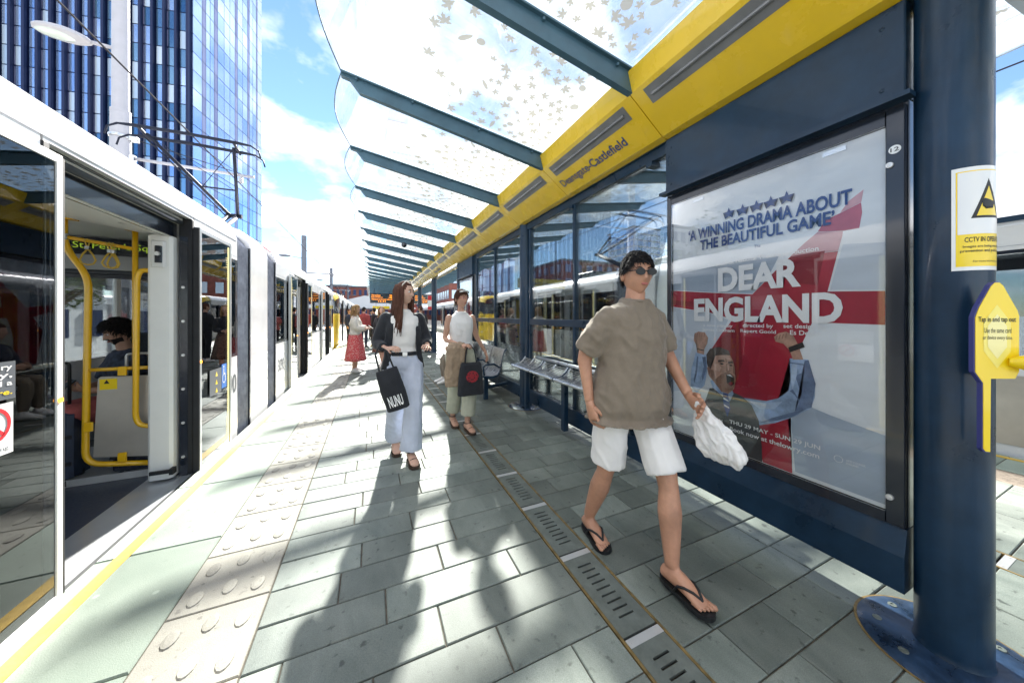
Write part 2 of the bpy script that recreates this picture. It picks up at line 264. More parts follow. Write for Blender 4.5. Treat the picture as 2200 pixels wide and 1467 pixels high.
# ------------------------------------------------------------------ mesh helpers
TMP = bpy.data.scenes.new('scratch')     # small scene for evaluating modifiers and lettering; removed at the end
def evaluated(o):
    TMP.collection.objects.link(o); vl = TMP.view_layers[0]; vl.update(); dg = vl.depsgraph
    return bpy.data.meshes.new_from_object(o.evaluated_get(dg))
class MB:
    def __init__(s): s.v = []; s.f = []; s.mi = []; s.cur = 0
    def poly(s, pts, flip=False):
        i = len(s.v); s.v += [tuple(p) for p in pts]; f = list(range(i, i+len(pts)))
        s.f.append(f[::-1] if flip else f); s.mi.append(s.cur); return s
    def box(s, x0, x1, y0, y1, z0, z1):
        i = len(s.v)
        s.v += [(x0, y0, z0), (x1, y0, z0), (x1, y1, z0), (x0, y1, z0), (x0, y0, z1), (x1, y0, z1), (x1, y1, z1), (x0, y1, z1)]
        for f in ((0, 3, 2, 1), (4, 5, 6, 7), (0, 1, 5, 4), (1, 2, 6, 5), (2, 3, 7, 6), (3, 0, 4, 7)):
            s.f.append([i+k for k in f]); s.mi.append(s.cur)
        return s
    def cbox(s, x0, x1, y0, y1, z0, z1, c=0.01):
        """box with all vertical and top edges chamfered"""
        b = c
        pts = [(x0+b, y0), (x1-b, y0), (x1, y0+b), (x1, y1-b), (x1-b, y1), (x0+b, y1), (x0, y1-b), (x0, y0+b)]
        inn = [(x0+2*b, y0+b), (x1-2*b, y0+b), (x1-b, y0+2*b), (x1-b, y1-2*b), (x1-2*b, y1-b), (x0+2*b, y1-b), (x0+b, y1-2*b), (x0+b, y0+2*b)]
        s.rings([[(p[0], p[1], z0+b) for p in pts], [(p[0], p[1], z1-b) for p in pts], [(p[0], p[1], z1) for p in inn]], capa=False)
        s.poly([(p[0], p[1], z0+b) for p in pts][::-1]); return s
    def obox(s, c, ax, ay, az):
        """box about c with half-extent vectors"""
        c = Vector(c); ax = Vector(ax); ay = Vector(ay); az = Vector(az); i = len(s.v)
        for sz in (-1, 1):
            for sx, sy in ((-1, -1), (1, -1), (1, 1), (-1, 1)): s.v.append(tuple(c+sx*ax+sy*ay+sz*az))
        for f in ((0, 3, 2, 1), (4, 5, 6, 7), (0, 1, 5, 4), (1, 2, 6, 5), (2, 3, 7, 6), (3, 0, 4, 7)):
            s.f.append([i+k for k in f]); s.mi.append(s.cur)
        return s
    def rings(s, rs, closed=True, capa=True, capb=True):
        i = len(s.v); n = len(rs[0])
        for r in rs: s.v += [tuple(p) for p in r]
        for k in range(len(rs)-1):
            for j in range(n if closed else n-1):
                a = i+k*n+j; b = i+k*n+(j+1) % n
                s.f.append([a, b, b+n, a+n]); s.mi.append(s.cur)
        if capa and closed: s.f.append([i+j for j in range(n)][::-1]); s.mi.append(s.cur)
        if capb and closed: s.f.append([i+(len(rs)-1)*n+j for j in range(n)]); s.mi.append(s.cur)
        return s
    def tube(s, pts, r, n=10, ref=None, caps=True):
        pts = [Vector(p) for p in pts]; m = len(pts)
        rr = r if isinstance(r, (list, tuple)) else [r]*m
        t0 = (pts[1]-pts[0]).normalized()
        u = Vector(ref) if ref else (Vector((0, 0, 1)) if abs(t0.z) < 0.9 else Vector((1, 0, 0)))
        rs = []
        for k in range(m):
            t = ((pts[k]-pts[k-1]).normalized() if k else Vector())+((pts[k+1]-pts[k]).normalized() if k < m-1 else Vector())
            t = t.normalized() if t.length > 1e-6 else t0
            u = (u-t*u.dot(t)); u = u.normalized() if u.length > 1e-6 else t.orthogonal().normalized(); w = t.cross(u)
            q = rr[k]; ra, rb = q if isinstance(q, (list, tuple)) else (q, q)
            rs.append([pts[k]+u*(ra*math.cos(2*math.pi*j/n))+w*(rb*math.sin(2*math.pi*j/n)) for j in range(n)])
        return s.rings(rs, capa=caps, capb=caps)
    def cyl(s, c, r, z0, z1, n=24, r1=None):
        r1 = r if r1 is None else r1
        return s.rings([[(c[0]+r*math.cos(2*math.pi*j/n), c[1]+r*math.sin(2*math.pi*j/n), z0) for j in range(n)],
                        [(c[0]+r1*math.cos(2*math.pi*j/n), c[1]+r1*math.sin(2*math.pi*j/n), z1) for j in range(n)]])
    def lathe(s, c, prof, n=28):
        return s.rings([[(c[0]+r*math.cos(2*math.pi*j/n), c[1]+r*math.sin(2*math.pi*j/n), c[2]+z) for j in range(n)] for r, z in prof])
    def sphere(s, c, rx, ry, rz, n=16, m=10, M=None):
        rs = []
        for k in range(m+1):
            a = -math.pi/2+math.pi*(k+0.0)/m; a = max(-math.pi/2+0.02, min(math.pi/2-0.02, a)); ring = []
            for j in range(n):
                p = Vector((rx*math.cos(a)*math.cos(2*math.pi*j/n), ry*math.cos(a)*math.sin(2*math.pi*j/n), rz*math.sin(a)))
                if M: p = M @ p
                ring.append(Vector(c)+p)
            rs.append(ring)
        return s.rings(rs)
    def prism(s, pts, fn, d0, d1):
        """2D outline -> solid; fn(u,v,d) gives the 3D point"""
        n = len(pts); A = [fn(u, v, d0) for u, v in pts]; B = [fn(u, v, d1) for u, v in pts]
        i = len(s.v); s.v += [tuple(p) for p in A+B]
        s.f.append(list(range(i, i+n))[::-1]); s.f.append(list(range(i+n, i+2*n))); s.mi += [s.cur]*2
        for j in range(n):
            k = (j+1) % n; s.f.append([i+j, i+k, i+n+k, i+n+j]); s.mi.append(s.cur)
        return s
    def mesh(s, name='mesh', smooth=False):
        me = bpy.data.meshes.new(name); me.from_pydata(s.v, [], s.f); me.validate()
        me.update()
        bm = bmesh.new(); bm.from_mesh(me); bmesh.ops.recalc_face_normals(bm, faces=bm.faces)
        if smooth == 'auto':
            for f in bm.faces: f.smooth = True
            for e in bm.edges:
                if len(e.link_faces) == 2 and e.calc_face_angle(0) > R(38): e.smooth = False
        elif smooth:
            for f in bm.faces: f.smooth = True
        bm.to_mesh(me); bm.free(); return me

def link(name, me, m, parent=None, loc=None, **kw):
    if isinstance(me, MB): me = me.mesh(name, kw.pop('smooth', False))
    kw.pop('smooth', None)
    o = bpy.data.objects.new(name, me); C.objects.link(o)
    if m is not None and not me.materials:
        me.materials.append(MATS[m] if isinstance(m, str) else m)
    if loc is not None: o.location = loc
    if parent is not None: adopt(o, parent)
    for k, v in kw.items(): o[k] = v
    return o
def adopt(o, p):
    # every object keeps world coordinates: the inverse takes the parent's own place out
    o.parent = p; o.matrix_parent_inverse = Matrix.Translation(-Vector(p.location))
def thing(name, label, cat, loc=(0, 0, 0), group=None):
    o = bpy.data.objects.new(name, None); C.objects.link(o); o.location = loc; o.empty_display_size = 0.1
    o['label'] = label; o['category'] = cat
    if group: o['group'] = group
    return o
def tag(o, label, cat, group=None):
    o['label'] = label; o['category'] = cat
    if group: o['group'] = group
    return o
def struct(name, me, m): return link(name, me, m, kind='structure')

def text_mesh(body, bold=0.0, extr=0.0):
    cu = bpy.data.curves.new('t', 'FONT'); cu.body = body; cu.size = 1; cu.offset = bold; cu.resolution_u = 3; cu.fill_mode = 'FRONT'
    o = bpy.data.objects.new('t', cu); me = evaluated(o)
    bpy.data.objects.remove(o); bpy.data.curves.remove(cu); return me
def fit_text(body, u0, u1, v0, v1, fn, bold=0.01, name='lettering', m='print_white', parent=None, slant=0.0, rise=0.0):
    """lettering stretched to a box in (u,v), mapped to space by fn"""
    me = text_mesh(body, bold)
    xs = [v.co.x for v in me.vertices]; ys = [v.co.y for v in me.vertices]
    a, b, c, d = min(xs), max(xs), min(ys), max(ys)
    for v in me.vertices:
        s, t = (v.co.x-a)/(b-a), (v.co.y-c)/(d-c)
        v.co = fn(u0+(u1-u0)*s+slant*t, v0+(v1-v0)*t+rise*s)
    return link(name, me, m, parent)

def remeshed(mb, voxel=0.012, smooth=3, wr=0.0, wf=7.0, fold=None, seed=0):
    me = mb.mesh('tmp'); o = bpy.data.objects.new('tmp', me)
    r = o.modifiers.new('r', 'REMESH'); r.mode = 'VOXEL'; r.voxel_size = voxel; r.use_smooth_shade = True
    if smooth:
        s = o.modifiers.new('s', 'SMOOTH'); s.iterations = smooth; s.factor = 0.5
    out = evaluated(o)
    bpy.data.objects.remove(o); bpy.data.meshes.remove(me)
    if wr:
        nn = [v.normal.copy() for v in out.vertices]
        for v, n in zip(out.vertices, nn):
            p = v.co*wf+Vector((seed, seed*2, 0))
            q = Vector((p.x, p.y, p.z*0.55)) if fold is None else Vector((p.x*fold[0], p.y*fold[1], p.z*fold[2]))
            k = noise.noise(q); k2 = noise.noise(q*2.3)
            dg_ = Vector((q.x*1.7+q.z*1.5, q.y*1.7-q.z*1.1, q.z*1.3-q.x*0.8)); k3 = noise.noise(dg_)
            v.co += n*wr*(k*0.9+k2*0.35+(0.5-min(1, abs(k3)*3.2))*0.55)
    for p in out.polygons: p.use_smooth = True
    return out
# ================================================================== GROUND AND PLATFORM
struct('ground', MB().poly([(-1500, -1500, -0.96), (1500, -1500, -0.96), (1500, 1500, -0.96), (-1500, 1500, -0.96)]), 'concrete')
XL, XR, XC = -1.44, 5.84, 2.20
pm = MB(); pm.box(XL+0.03, XR-0.03, -6, 46, -0.95, -0.070)
for xa, xb in ((XL+0.03, 0.986), (1.204, 3.196), (3.414, XR-0.03)): pm.box(xa, xb, -6, 46, -0.068, -0.010)      # bed under the slabs, open at the two drains
plat = struct('platform', pm, 'joint')
CAMX = math.sin(math.atan(302/684.)); CAMY = math.cos(math.atan(302/684.))
def seen(x, y):
    d = x*CAMX+y*CAMY
    if d < 0.25: return 0
    u = (x*CAMY-y*CAMX)/d
    if abs(u) > 1.95: return 0
    if 1.4/d > 1.5: return 0
    return 1/d**3
def slab_mb(mb, x0, x1, y0, y1, zt=0.0, c=0.004):
    g = 0.0030
    x0 += g; x1 -= g; y0 += g; y1 -= g
    a = [(x0, y0), (x1, y0), (x1, y1), (x0, y1)]; b = [(x0+c, y0+c), (x1-c, y0+c), (x1-c, y1-c), (x0+c, y1-c)]
    mb.rings([[(p[0], p[1], zt-0.034) for p in a], [(p[0], p[1], zt-c) for p in a], [(p[0], p[1], zt) for p in b]], capa=False)
slabs = []
def rows(x0, x1, lmin, lmax, rnd, ph=1.556, dy=0.206):
    k0 = int(math.floor((-3-ph)/dy)); k1 = int((44-ph)/dy)
    for k in range(k0, k1):
        y0 = ph+k*dy; x = x0-rnd.random()*lmax*0.5
        while x < x1-0.02:
            l = lmin+(lmax-lmin)*rnd.random(); e = x+l
            if x1-e < 0.14: e = x1
            a, b = max(x, x0), min(e, x1)
            if b-a > 0.05: slabs.append((a, b, y0, y0+dy, (rnd.random()-0.5)*0.0026))
            x = e
rnd = random.Random(3)
rows(-0.47, 0.985, 0.40, 0.74, rnd); rows(1.205, 3.195, 0.30, 0.56, rnd); rows(3.415, 4.87, 0.40, 0.74, rnd)
slabs.sort(key=lambda s: -seen((s[0]+s[1])/2, (s[2]+s[3])/2)*(s[1]-s[0]))
cache = {}
for s in slabs[:290]:
    key = round(s[1]-s[0], 3)
    if key not in cache:
        mb = MB(); slab_mb(mb, 0, key, 0, 0.206); me = mb.mesh('paving_slab'); me.materials.append(MATS['slab']); cache[key] = me
    link('paving_slab', cache[key], None, plat, (s[0], s[2], s[4]))
mb = MB()
for s in slabs[290:]: slab_mb(mb, s[0], s[1], s[2], s[3], s[4])
link('paving_slabs', mb, 'slab', plat, kind='stuff')
# tactile strips: low lozenge studs, six to a slab
def tactile(dx):
    mb = MB(); slab_mb(mb, 0, 0.40, 0, 0.413)
    for r in range(2):
        for k in range(3):
            cx = 0.075+0.125*k; cyy = (0.105 if r == 0 else 0.305)+(0.028 if k == 1 else 0)-0.012
            ring = lambda f, z: [(cx+f*0.030*math.cos(t)*1.0, cyy+f*(0.052*math.sin(t)), z) for t in [2*math.pi*j/12 for j in range(12)]]
            mb.rings([ring(1, -0.001), ring(0.9, 0.0045), ring(0.55, 0.0062)], capa=False)
    return mb.mesh('tactile_slab')
tm = tactile(0); tm.materials.append(MATS['tactile'])
for side in (0, 1):
    for k in range(-6, 100):
        y = 1.976+0.413*k; x = -0.87 if side == 0 else 4.87
        if side and (y < 2 or y > 16): continue
        if y > 34: break
        link('tactile_slab', tm, None, plat, (x, y, 0))
# coping slabs with the painted line
cm = MB(); slab_mb(cm, 0, 0.57, 0, 0.85, 0, 0.006); cm = cm.mesh('coping_slab'); cm.materials.append(MATS['coping'])
for k in range(-7, 50):
    y = 2.60+0.85*k
    link('coping_slab', cm, None, plat, (XL, y, 0.0))
    link('coping_slab', cm, None, plat, (XR-0.57, y, 0.0))
link('yellow_line', MB().box(-1.352, -1.288, -4, 44, 0.0005, 0.004), 'yellow_paint', plat)
link('yellow_line', MB().box(5.688, 5.752, -4, 44, 0.0005, 0.004), 'yellow_paint', plat)
# slot drains
def drain_mesh():
    mb = MB(); x0, x1 = 0.0, 0.19; y0, y1 = 0.03, 0.515; t = -0.001
    mb.box(x0, x0+0.052, y0, y1, -0.012, t); mb.box(x1-0.052, x1, y0, y1, -0.012, t)
    n = 9; e = 0.062; p = (y1-y0-2*e)/n
    mb.box(x0+0.052, x1-0.052, y0, y0+e+p*0.36, -0.012, t); mb.box(x0+0.052, x1-0.052, y1-e-p*0.36, y1, -0.012, t)
    for k in range(1, n): yy = y0+e+p*k; mb.box(x0+0.052, x1-0.052, yy-p*0.36, yy+p*0.36, -0.012, t)
    return mb.mesh('drain_cover')
dm = drain_mesh(); dm.materials.append(MATS['drain_steel'])
st = MB().box(0, 0.19, -0.018, 0.018, -0.011, 0.0005)
for sx in (0.022, 0.168): st.cyl((sx, 0), 0.006, 0.0005, 0.0018, 8)
st = st.mesh('drain_strip'); st.materials.append(MATS['bright_steel'])
for x, kk in ((1.0, 70), (3.21, 40)):
    for k in range(-5, kk):
        y = 1.04+0.518*k
        link('drain_cover', dm, None, plat, (x, y, 0)); link('drain_strip', st, None, plat, (x, y, 0))
    link('drain_edge', MB().box(x-0.014, x-0.002, -4, 40, -0.03, 0.0005).box(x+0.192, x+0.204, -4, 40, -0.03, 0.0005), 'gold_rust', plat)
# tracks: rails
for i, x in enumerate((-2.08, -3.52, 6.48, 7.92, -5.9, -7.34)):
    o = struct('rail_track', MB().box(x-0.035, x+0.035, -40, 140, -0.955, -0.90), 'brushed_steel')

# ================================================================== TOWER (glass, behind the tram)
tow = thing('glass_tower', 'tall dark blue glass tower with vertical fins behind the tram', 'tower', (-27.1, 69.4, -0.9))
cor = Vector((-27.1, 69.4, 0)); tr_ = Vector((math.sin(R(12.2)), math.cos(R(12.2)), 0)); tl_ = Vector((-math.cos(R(12.2)), math.sin(R(12.2)), 0))
nr_ = Vector((tr_.y, -tr_.x, 0)); nl_ = Vector((tl_.y, -tl_.x, 0)); nl_ = -nl_ if nl_.y > 0 else nl_
if nr_.x < 0: nr_ = -nr_
H = 84.0; FLH = 3.0
core = MB()
a, b, c, d = cor, cor+tr_*20, cor+tr_*20+tl_*36, cor+tl_*36
core.rings([[(p.x, p.y, -0.95) for p in (a, b, c, d)], [(p.x, p.y, H) for p in (a, b, c, d)]])
link('core', core, 'core_navy', tow)
def pane_mesh(w, h, t, n, dep=0.12, name='window_pane'):
    mb = MB(); mb.obox((0, 0, 0), t*(w/2), n*(dep/2), Vector((0, 0, h/2))); return mb
pc = {}
rest = {}
count = 0
def pane(face, s, z, w, h, m, part):
    global count
    t, n = (tr_, nr_) if face == 'r' else (tl_, nl_)
    c = cor+t*s+n*0.08+Vector((0, 0, z))
    if part and count < 296:
        key = (face, round(w, 2), round(h, 2), m)
        if key not in pc:
            me = pane_mesh(w, h, t, n).mesh('window_pane'); me.materials.append(MATS[m]); pc[key] = me
        link('window_pane', pc[key], None, tow, c); count += 1
    else:
        rest.setdefault(m, MB()).obox(c, t*(w/2), n*0.06, Vector((0, 0, h/2)))
# right face
pat = [('pane_sky', 2.0), ('pane_lav', 0.9), ('pane_sky', 1.0), ('pane_sky', 1.0), ('pane_lav', 0.9), ('pane_sky', 1.75), ('pane_sky', 1.6), ('pane_sky', 1.5), ('pane_lav', 0.8), ('pane_sky', 1.65), ('pane_sky', 1.6), ('pane_lav', 0.7), ('pane_sky', 1.2), ('pane_sky', 1.2), ('pane_lav', 0.5), ('pane_pale', 1.7)]
rr = random.Random(5)
for fl in range(0, 28):
    vis = 5 <= fl <= 17
    s = 0.0
    for m, w in pat:
        pane('r', s+w/2, fl*FLH+1.5, w-0.10, FLH-0.12, m, vis and m != 'pane_lav'); s += w
# left face: bays between projecting fins
bays = 22
for fl in range(0, 28):
    vis = 6 <= fl <= 17
    for k in range(bays):
        s0 = 0.5+k*1.6
        kind = rr.choice(['pane_teal', 'pane_teal', 'pane_pale', 'pane_sky']) if k < 8 else rr.choice(['pane_sky', 'pane_sky', 'pane_pale', 'pane_sky'])
        pane('l', s0+0.55, fl*FLH+1.5, 0.98, FLH-0.16, kind, vis and k < 16)
        if k % 2: pane('l', s0+1.22, fl*FLH+1.5, 0.24, FLH-0.3, 'pane_lav', False)
for m, mb in rest.items(): link('facade_panes', mb, m, tow, kind='stuff')
for k in range(bays+1):
    mb = MB(); c = cor+tl_*(0.28+k*1.6)+nl_*0.30; mb.obox((c.x, c.y, H/2-0.45), tl_*0.17, nl_*0.34, Vector((0, 0, H/2-0.5)))
    link('fin', mb, 'fin_navy', tow)
mb = MB()
for fl in range(28):
    for (t, n, l, o) in ((tr_, nr_, 20, 0), (tl_, nl_, 36, 0)):
        c = cor+t*(l/2)+n*0.04; mb.obox((c.x, c.y, fl*FLH+0.0), t*(l/2), n*0.05, Vector((0, 0, 0.07)))
link('floor_bands', mb, 'fin_navy', tow, kind='stuff')

def block(name, label, x0, x1, y0, y1, z1, wall, win, ncol, nrow, zb=1.0, side='-y', cat='building', hw=None, gable=False, wh=0.55, ww=0.5):
    t = thing(name, label, cat, ((x0+x1)/2, (y0+y1)/2, -0.95))
    link('wall', MB().box(x0, x1, y0, y1, -0.95, z1), wall, t)
    if gable:
        xm = (x0+x1)/2; mb = MB(); mb.rings([[(x0-.4, y0-.4, z1+.02), (x1+.4, y0-.4, z1+.02), (xm, y0-.4, z1+gable)], [(x0-.4, y1+.4, z1+.02), (x1+.4, y1+.4, z1+.02), (xm, y1+.4, z1+gable)]]); link('roof', mb, 'roof_slate', t)
    else: link('roof', MB().box(x0-.2, x1+.2, y0-.2, y1+.2, z1+0.02, z1+.45), 'roof_slate', t)
    dxx = (x1-x0)/ncol; dz = (z1-zb)/nrow
    me = MB().box(-dxx*ww/2, dxx*ww/2, -0.1, 0.1, -dz*wh/2, dz*wh/2).mesh('window'); me.materials.append(MATS[win])
    for i in range(ncol):
        for j in range(nrow): link('window', me, None, t, (x0+dxx*(i+.5), y0-0.03, zb+dz*(j+.5)))
    # the flank that faces the platform axis
    xs = x1 if (x0+x1)/2 < 0 else x0
    ny = max(1, int((y1-y0)/dxx)); dyy = (y1-y0)/ny
    me2 = MB().box(-0.1, 0.1, -dyy*ww/2, dyy*ww/2, -dz*wh/2, dz*wh/2).mesh('window'); me2.materials.append(MATS[win])
    for i in range(ny):
        for j in range(nrow): link('window', me2, None, t, (xs+(0.03 if xs == x1 else -0.03), y0+dyy*(i+.5), zb+dz*(j+.5)))
    return t
block('brick_building', 'long low red brick building at the far left end of the tracks', -18, 0.5, 96, 118, 9.0, 'brick', 'core_navy', 14, 3)
block('brick_warehouse', 'red brick warehouse with rows of white framed windows beyond the far tram', 18, 33, 80, 100, 16.5, 'brick', 'pane_pale', 6, 4)
block('brick_terrace', 'low brick range between the canopy end and the warehouse', 2, 15, 110, 124, 6.5, 'brick', 'core_navy', 8, 2, gable=3)
block('slim_tower', 'slender tower, its colour paled for glare, seen through the canopy glass', 12.0, 48.5, 270, 292, 156, 'pale_tower', 'pane_far', 12, 40, wh=0.5, ww=0.86, zb=4, cat='tower')  # glare of the canopy glass is painted into wall and panes
block('blue_tower', 'distant pale blue tower seen through the shelter glass', 119, 137, 120, 139, 45.5, 'far_roof', 'pane_sky', 8, 14, wh=0.8, ww=0.86, cat='tower')
block('brick_mill', 'dark red brick block behind the right hand tram', 40, 70, 62, 80, 14, 'brick', 'pane_lav', 10, 4)
block('grey_office', 'pale grey office block standing left of the tram line', -60, -44, 40, 66, 17, 'far_roof', 'core_navy', 8, 5)
block('pale_backdrop', 'added low pale block behind the tram, brightening the view through its windows', -26, -13.5, 2, 34, 2.4, 'pale_tower', 'core_navy', 6, 1, wh=0.5, ww=0.45, zb=-0.4)  # added block, pale so the far tram windows do not look black
# glazed pitched roof at the end of the platform
t = thing('station_roof', 'grey pitched glass roof at the far end of the platform', 'roof', (-1, 62, -0.9))
mb = MB(); mb.rings([[(-8, 56, 2.6), (7, 56, 2.6), (2.0, 56, 4.3), (-1, 56, 4.6)], [(-8, 68, 2.6), (7, 68, 2.6), (2.0, 68, 4.3), (-1, 68, 4.6)]]); link('roof', mb, 'far_roof', t)
for x in (-7, -1, 6): link('post', MB().cyl((x, 56.5), 0.12, -0.95, 2.6, 10), 'post_grey', t)
# ================================================================== CANOPY
BAY = 1.32; Y0B = 1.80
NB0, NB1 = -3, 30
TIPX, TIPZ, RTX, RTZ = -0.24, 3.50, 1.73, 3.03
can = thing('platform_canopy', 'long yellow spined glass canopy with dark ribs over the platform', 'canopy', (XC, 20, 0))
def sx(x, s): return x if s == 0 else 2*XC-x
beamz = lambda x: RTZ+0.15+(TIPZ-RTZ-0.15)*(RTX-x)/(RTX-TIPX)
bm_ = {}
for s in (0, 1):
    # rib: a plate tapering to a cut nose with a flange on top
    prof = [(RTX+0.03, RTZ-0.005), (TIPX+0.15, TIPZ-0.145), (TIPX+0.07, TIPZ-0.045), (TIPX, TIPZ-0.03), (TIPX, TIPZ), (RTX+0.03, RTZ+0.155)]
    mb = MB(); mb.prism([(sx(x, s), z) for x, z in prof], lambda u, v, d: (u, d, v), -0.024, 0.024)
    mb.prism([(sx(x, s), z) for x, z in ((TIPX, TIPZ-0.012), (TIPX, TIPZ+0.001), (RTX+.03, RTZ+.156), (RTX+.03, RTZ+.143))], lambda u, v, d: (u, d, v), -0.05, 0.05)
    for xq in (TIPX+0.12, 0.35, 1.0, 1.6):
        for yq in (-0.035, 0.035): mb.cyl((sx(xq, s), yq), 0.011, beamz(xq)-0.030, beamz(xq)-0.010, 8)
    me = mb.mesh('rib'); me.materials.append(MATS['beam_paint']); bm_[s] = me
    for k in range(NB0, NB1+1): link('rib', me, None, can, (0, Y0B+BAY*k, 0))
# leaves printed on the glass
def leaf_outline(kind):
    if kind == 0:   # maple
        pts = []
        prof = [(0, 1.08), (9, .74), (17, .82), (28, .40), (42, .80), (52, 1.0), (60, .72), (70, .74), (82, .40), (98, .62), (112, .74), (124, .44), (150, .34), (172, .10), (177, .42), (180, .44)]
        for a, r in prof: pts.append((a, r))
        full = pts+[(360-a, r) for a, r in reversed(pts[1:-1])]
        return [(r*math.sin(R(a)), r*math.cos(R(a))) for a, r in full]
    if kind == 1:   # round leaf
        return [((0.62+0.05*math.cos(5*t))*math.sin(t), (0.72)*math.cos(t)) for t in [2*math.pi*j/12 for j in range(12)]]
    return [(0.30*math.sin(t)*(1+0.2*math.cos(t)), 0.95*math.cos(t)) for t in [2*math.pi*j/10 for j in range(10)]]
LO = [leaf_outline(k) for k in range(3)]
SL = (TIPZ-RTZ-0.15)/(RTX-TIPX)
def leaf_mesh(seed, s):
    r = random.Random(seed); mb = MB(); pl = []
    tries = 0
    while len(pl) < 88 and tries < 900:
        tries += 1
        x = 1.70-abs(r.gauss(0, 0.50)); y = r.uniform(0.08, BAY-0.08); sz = r.choice([0.036, 0.046, 0.056, 0.064])
        if x < 0.35 or x > 1.62: continue
        if any((x-p[0])**2+(y-p[1])**2 < ((sz+p[2])*0.72)**2 for p in pl): continue
        pl.append((x, y, sz))
        o = LO[r.choice([0, 0, 0, 0, 0, 0, 1, 2])]; a = r.uniform(0, 6.28); ca, sa = math.cos(a), math.sin(a)
        pts = [(x+sz*(p[0]*ca-p[1]*sa), y+sz*(p[0]*sa+p[1]*ca)) for p in o]
        cx = (x, y)
        for i in range(len(pts)):   # fan, so that concave outlines stay clean
            q = pts[i]; w = pts[(i+1) % len(pts)]
            mb.poly([(sx(p[0], s), p[1], beamz(p[0])+0.0035) for p in (cx, q, w)])
    me = mb.mesh('leaf_print'); me.materials.append(MATS['leaf_print']); return me
leafs = {s: [leaf_mesh(11+7*k+s, s) for k in range(5)] for s in (0, 1)}
def glass_mesh(s):
    n = 14; bul = 0.105; e = 0.006
    edge = [(TIPX-bul*math.sin(math.pi*j/n), e+(BAY-2*e)*j/n) for j in range(n+1)]
    pts = edge+[(RTX, BAY-e), (RTX, e)]
    mb = MB(); mb.prism(pts, lambda u, v, d: (sx(u, s), v, beamz(u)+d), 0.007, 0.017)
    me = mb.mesh('canopy_pane'); me.materials.append(MATS['canopy_glass'])
    ed = MB(); ed.tube([(sx(u, s), v, beamz(u)+0.012) for u, v in edge], 0.0055, 6); ed = ed.mesh('pane_edge'); ed.materials.append(MATS['beam_paint']); return me, ed
for s in (0, 1):
    gm, gedge = glass_mesh(s)
    for k in range(NB0, NB1):
        y = Y0B+BAY*k
        g = link('canopy_pane', gm, None, can, (0, y, 0))
        link('leaf_print', leafs[s][k % 5], None, g, (0, y, 0)); link('pane_edge', gedge, None, g, (0, y, 0))
# yellow spine: one folded panel per bay on each side
prof = [(1.705, 3.17), (1.745, 3.03), (2.075, 2.795), (2.14, 2.785), (2.14, 3.17)]
slotp = [(1.775, 3.0095), (1.865, 2.9455)]
for s in (0, 1):
    mb = MB(); mb.prism([(sx(x, s), z) for x, z in prof], lambda u, v, d: (u, d, v), 0.004, BAY-0.004)
    me = mb.mesh('fascia_panel'); me.materials.append(MATS['fascia_yellow'])
    # recessed light slot set into the sloping face
    nx, nz = (-0.58, -0.815)
    mb = MB()
    a = Vector((1.772, 0, 3.011)); b = Vector((1.872, 0, 2.9398)); nrm = Vector((-0.5806, 0, -0.8142))
    for (p, q, dep) in ((a, b, 0.0025),):
        pts = [p+nrm*dep, q+nrm*dep]
        mb.poly([(sx(pts[0].x, s), 0.10, pts[0].z), (sx(pts[1].x, s), 0.10, pts[1].z), (sx(pts[1].x, s), BAY-0.10, pts[1].z), (sx(pts[0].x, s), BAY-0.10, pts[0].z)])
    c_ = (a+b)/2+nrm*0.006
    mb.tube([(sx(c_.x, s), 0.14, c_.z), (sx(c_.x, s), BAY-0.14, c_.z)], 0.012, 8)
    ms = mb.mesh('light_slot'); ms.materials.append(MATS['slot_grey'])
    for k in range(NB0, NB1):
        y = Y0B+BAY*k
        f = link('fascia_panel', me, None, can, (0, y, 0)); link('light_slot', ms, None, f, (0, y, 0))
mb = MB().box(2.142, 2.258, Y0B+BAY*NB0, Y0B+BAY*NB1, 2.80, 3.30).box(1.72, 2.68, Y0B+BAY*NB0, Y0B+BAY*NB1, 3.172, 3.185)
link('spine_top', mb, 'beam_paint', can)
# station name on the fascia, one bay on from the rib
def fasc(u, v): # u along the run (towards the viewer), v up the slope from the lower edge
    p = Vector((2.075, 0, 2.795))+Vector((-0.8142, 0, 0.5806))*v+Vector((-0.5806, 0, -0.8142))*0.0035
    return (p.x, u, p.z)
for k in (0, 6, 12, 18):
    y = Y0B+BAY*k
    fit_text('Deansgate-Castlefield', y+1.25, y+0.27, 0.070, 0.185, fasc, 0.012, 'station_name', 'print_navy', can)
# columns
for k in range(0, 11):
    y = 0.47+3.97*k
    mb = MB(); mb.lathe((XC, y, 0), [(0.108, 0.012), (0.101, 0.03), (0.10, 0.05), (0.10, 2.80)], 40)
    c = link('column', mb, 'navy', can, smooth='auto')
    mb = MB(); mb.lathe((XC, y, 0), [(0.27, 0.0012), (0.268, 0.006), (0.24, 0.016), (0.12, 0.022), (0.10, 0.022)], 48)
    b = link('base_plate', mb, 'navy_worn', c, smooth='auto')
    if k < 3:
        link('base_ring', MB().lathe((XC, y, 0), [(0.279, 0.0008), (0.279, 0.003), (0.268, 0.003), (0.268, 0.0008)], 48), 'gold_rust', c)
        for j in range(8):
            a = R(22+45*j); mb = MB(); mb.lathe((XC+0.205*math.cos(a), y+0.205*math.sin(a), 0.015), [(0.016, 0), (0.015, 0.006), (0.007, 0.0065), (0.006, 0.004)], 12); link('bolt', mb, 'drain_steel', c, smooth='auto')
mb = MB(); mb.sphere((0.75, Y0B+BAY*5, 3.17), 0.065, 0.065, 0.065, 14, 8); link('camera_dome', mb, 'tram_dark', can, smooth=True)

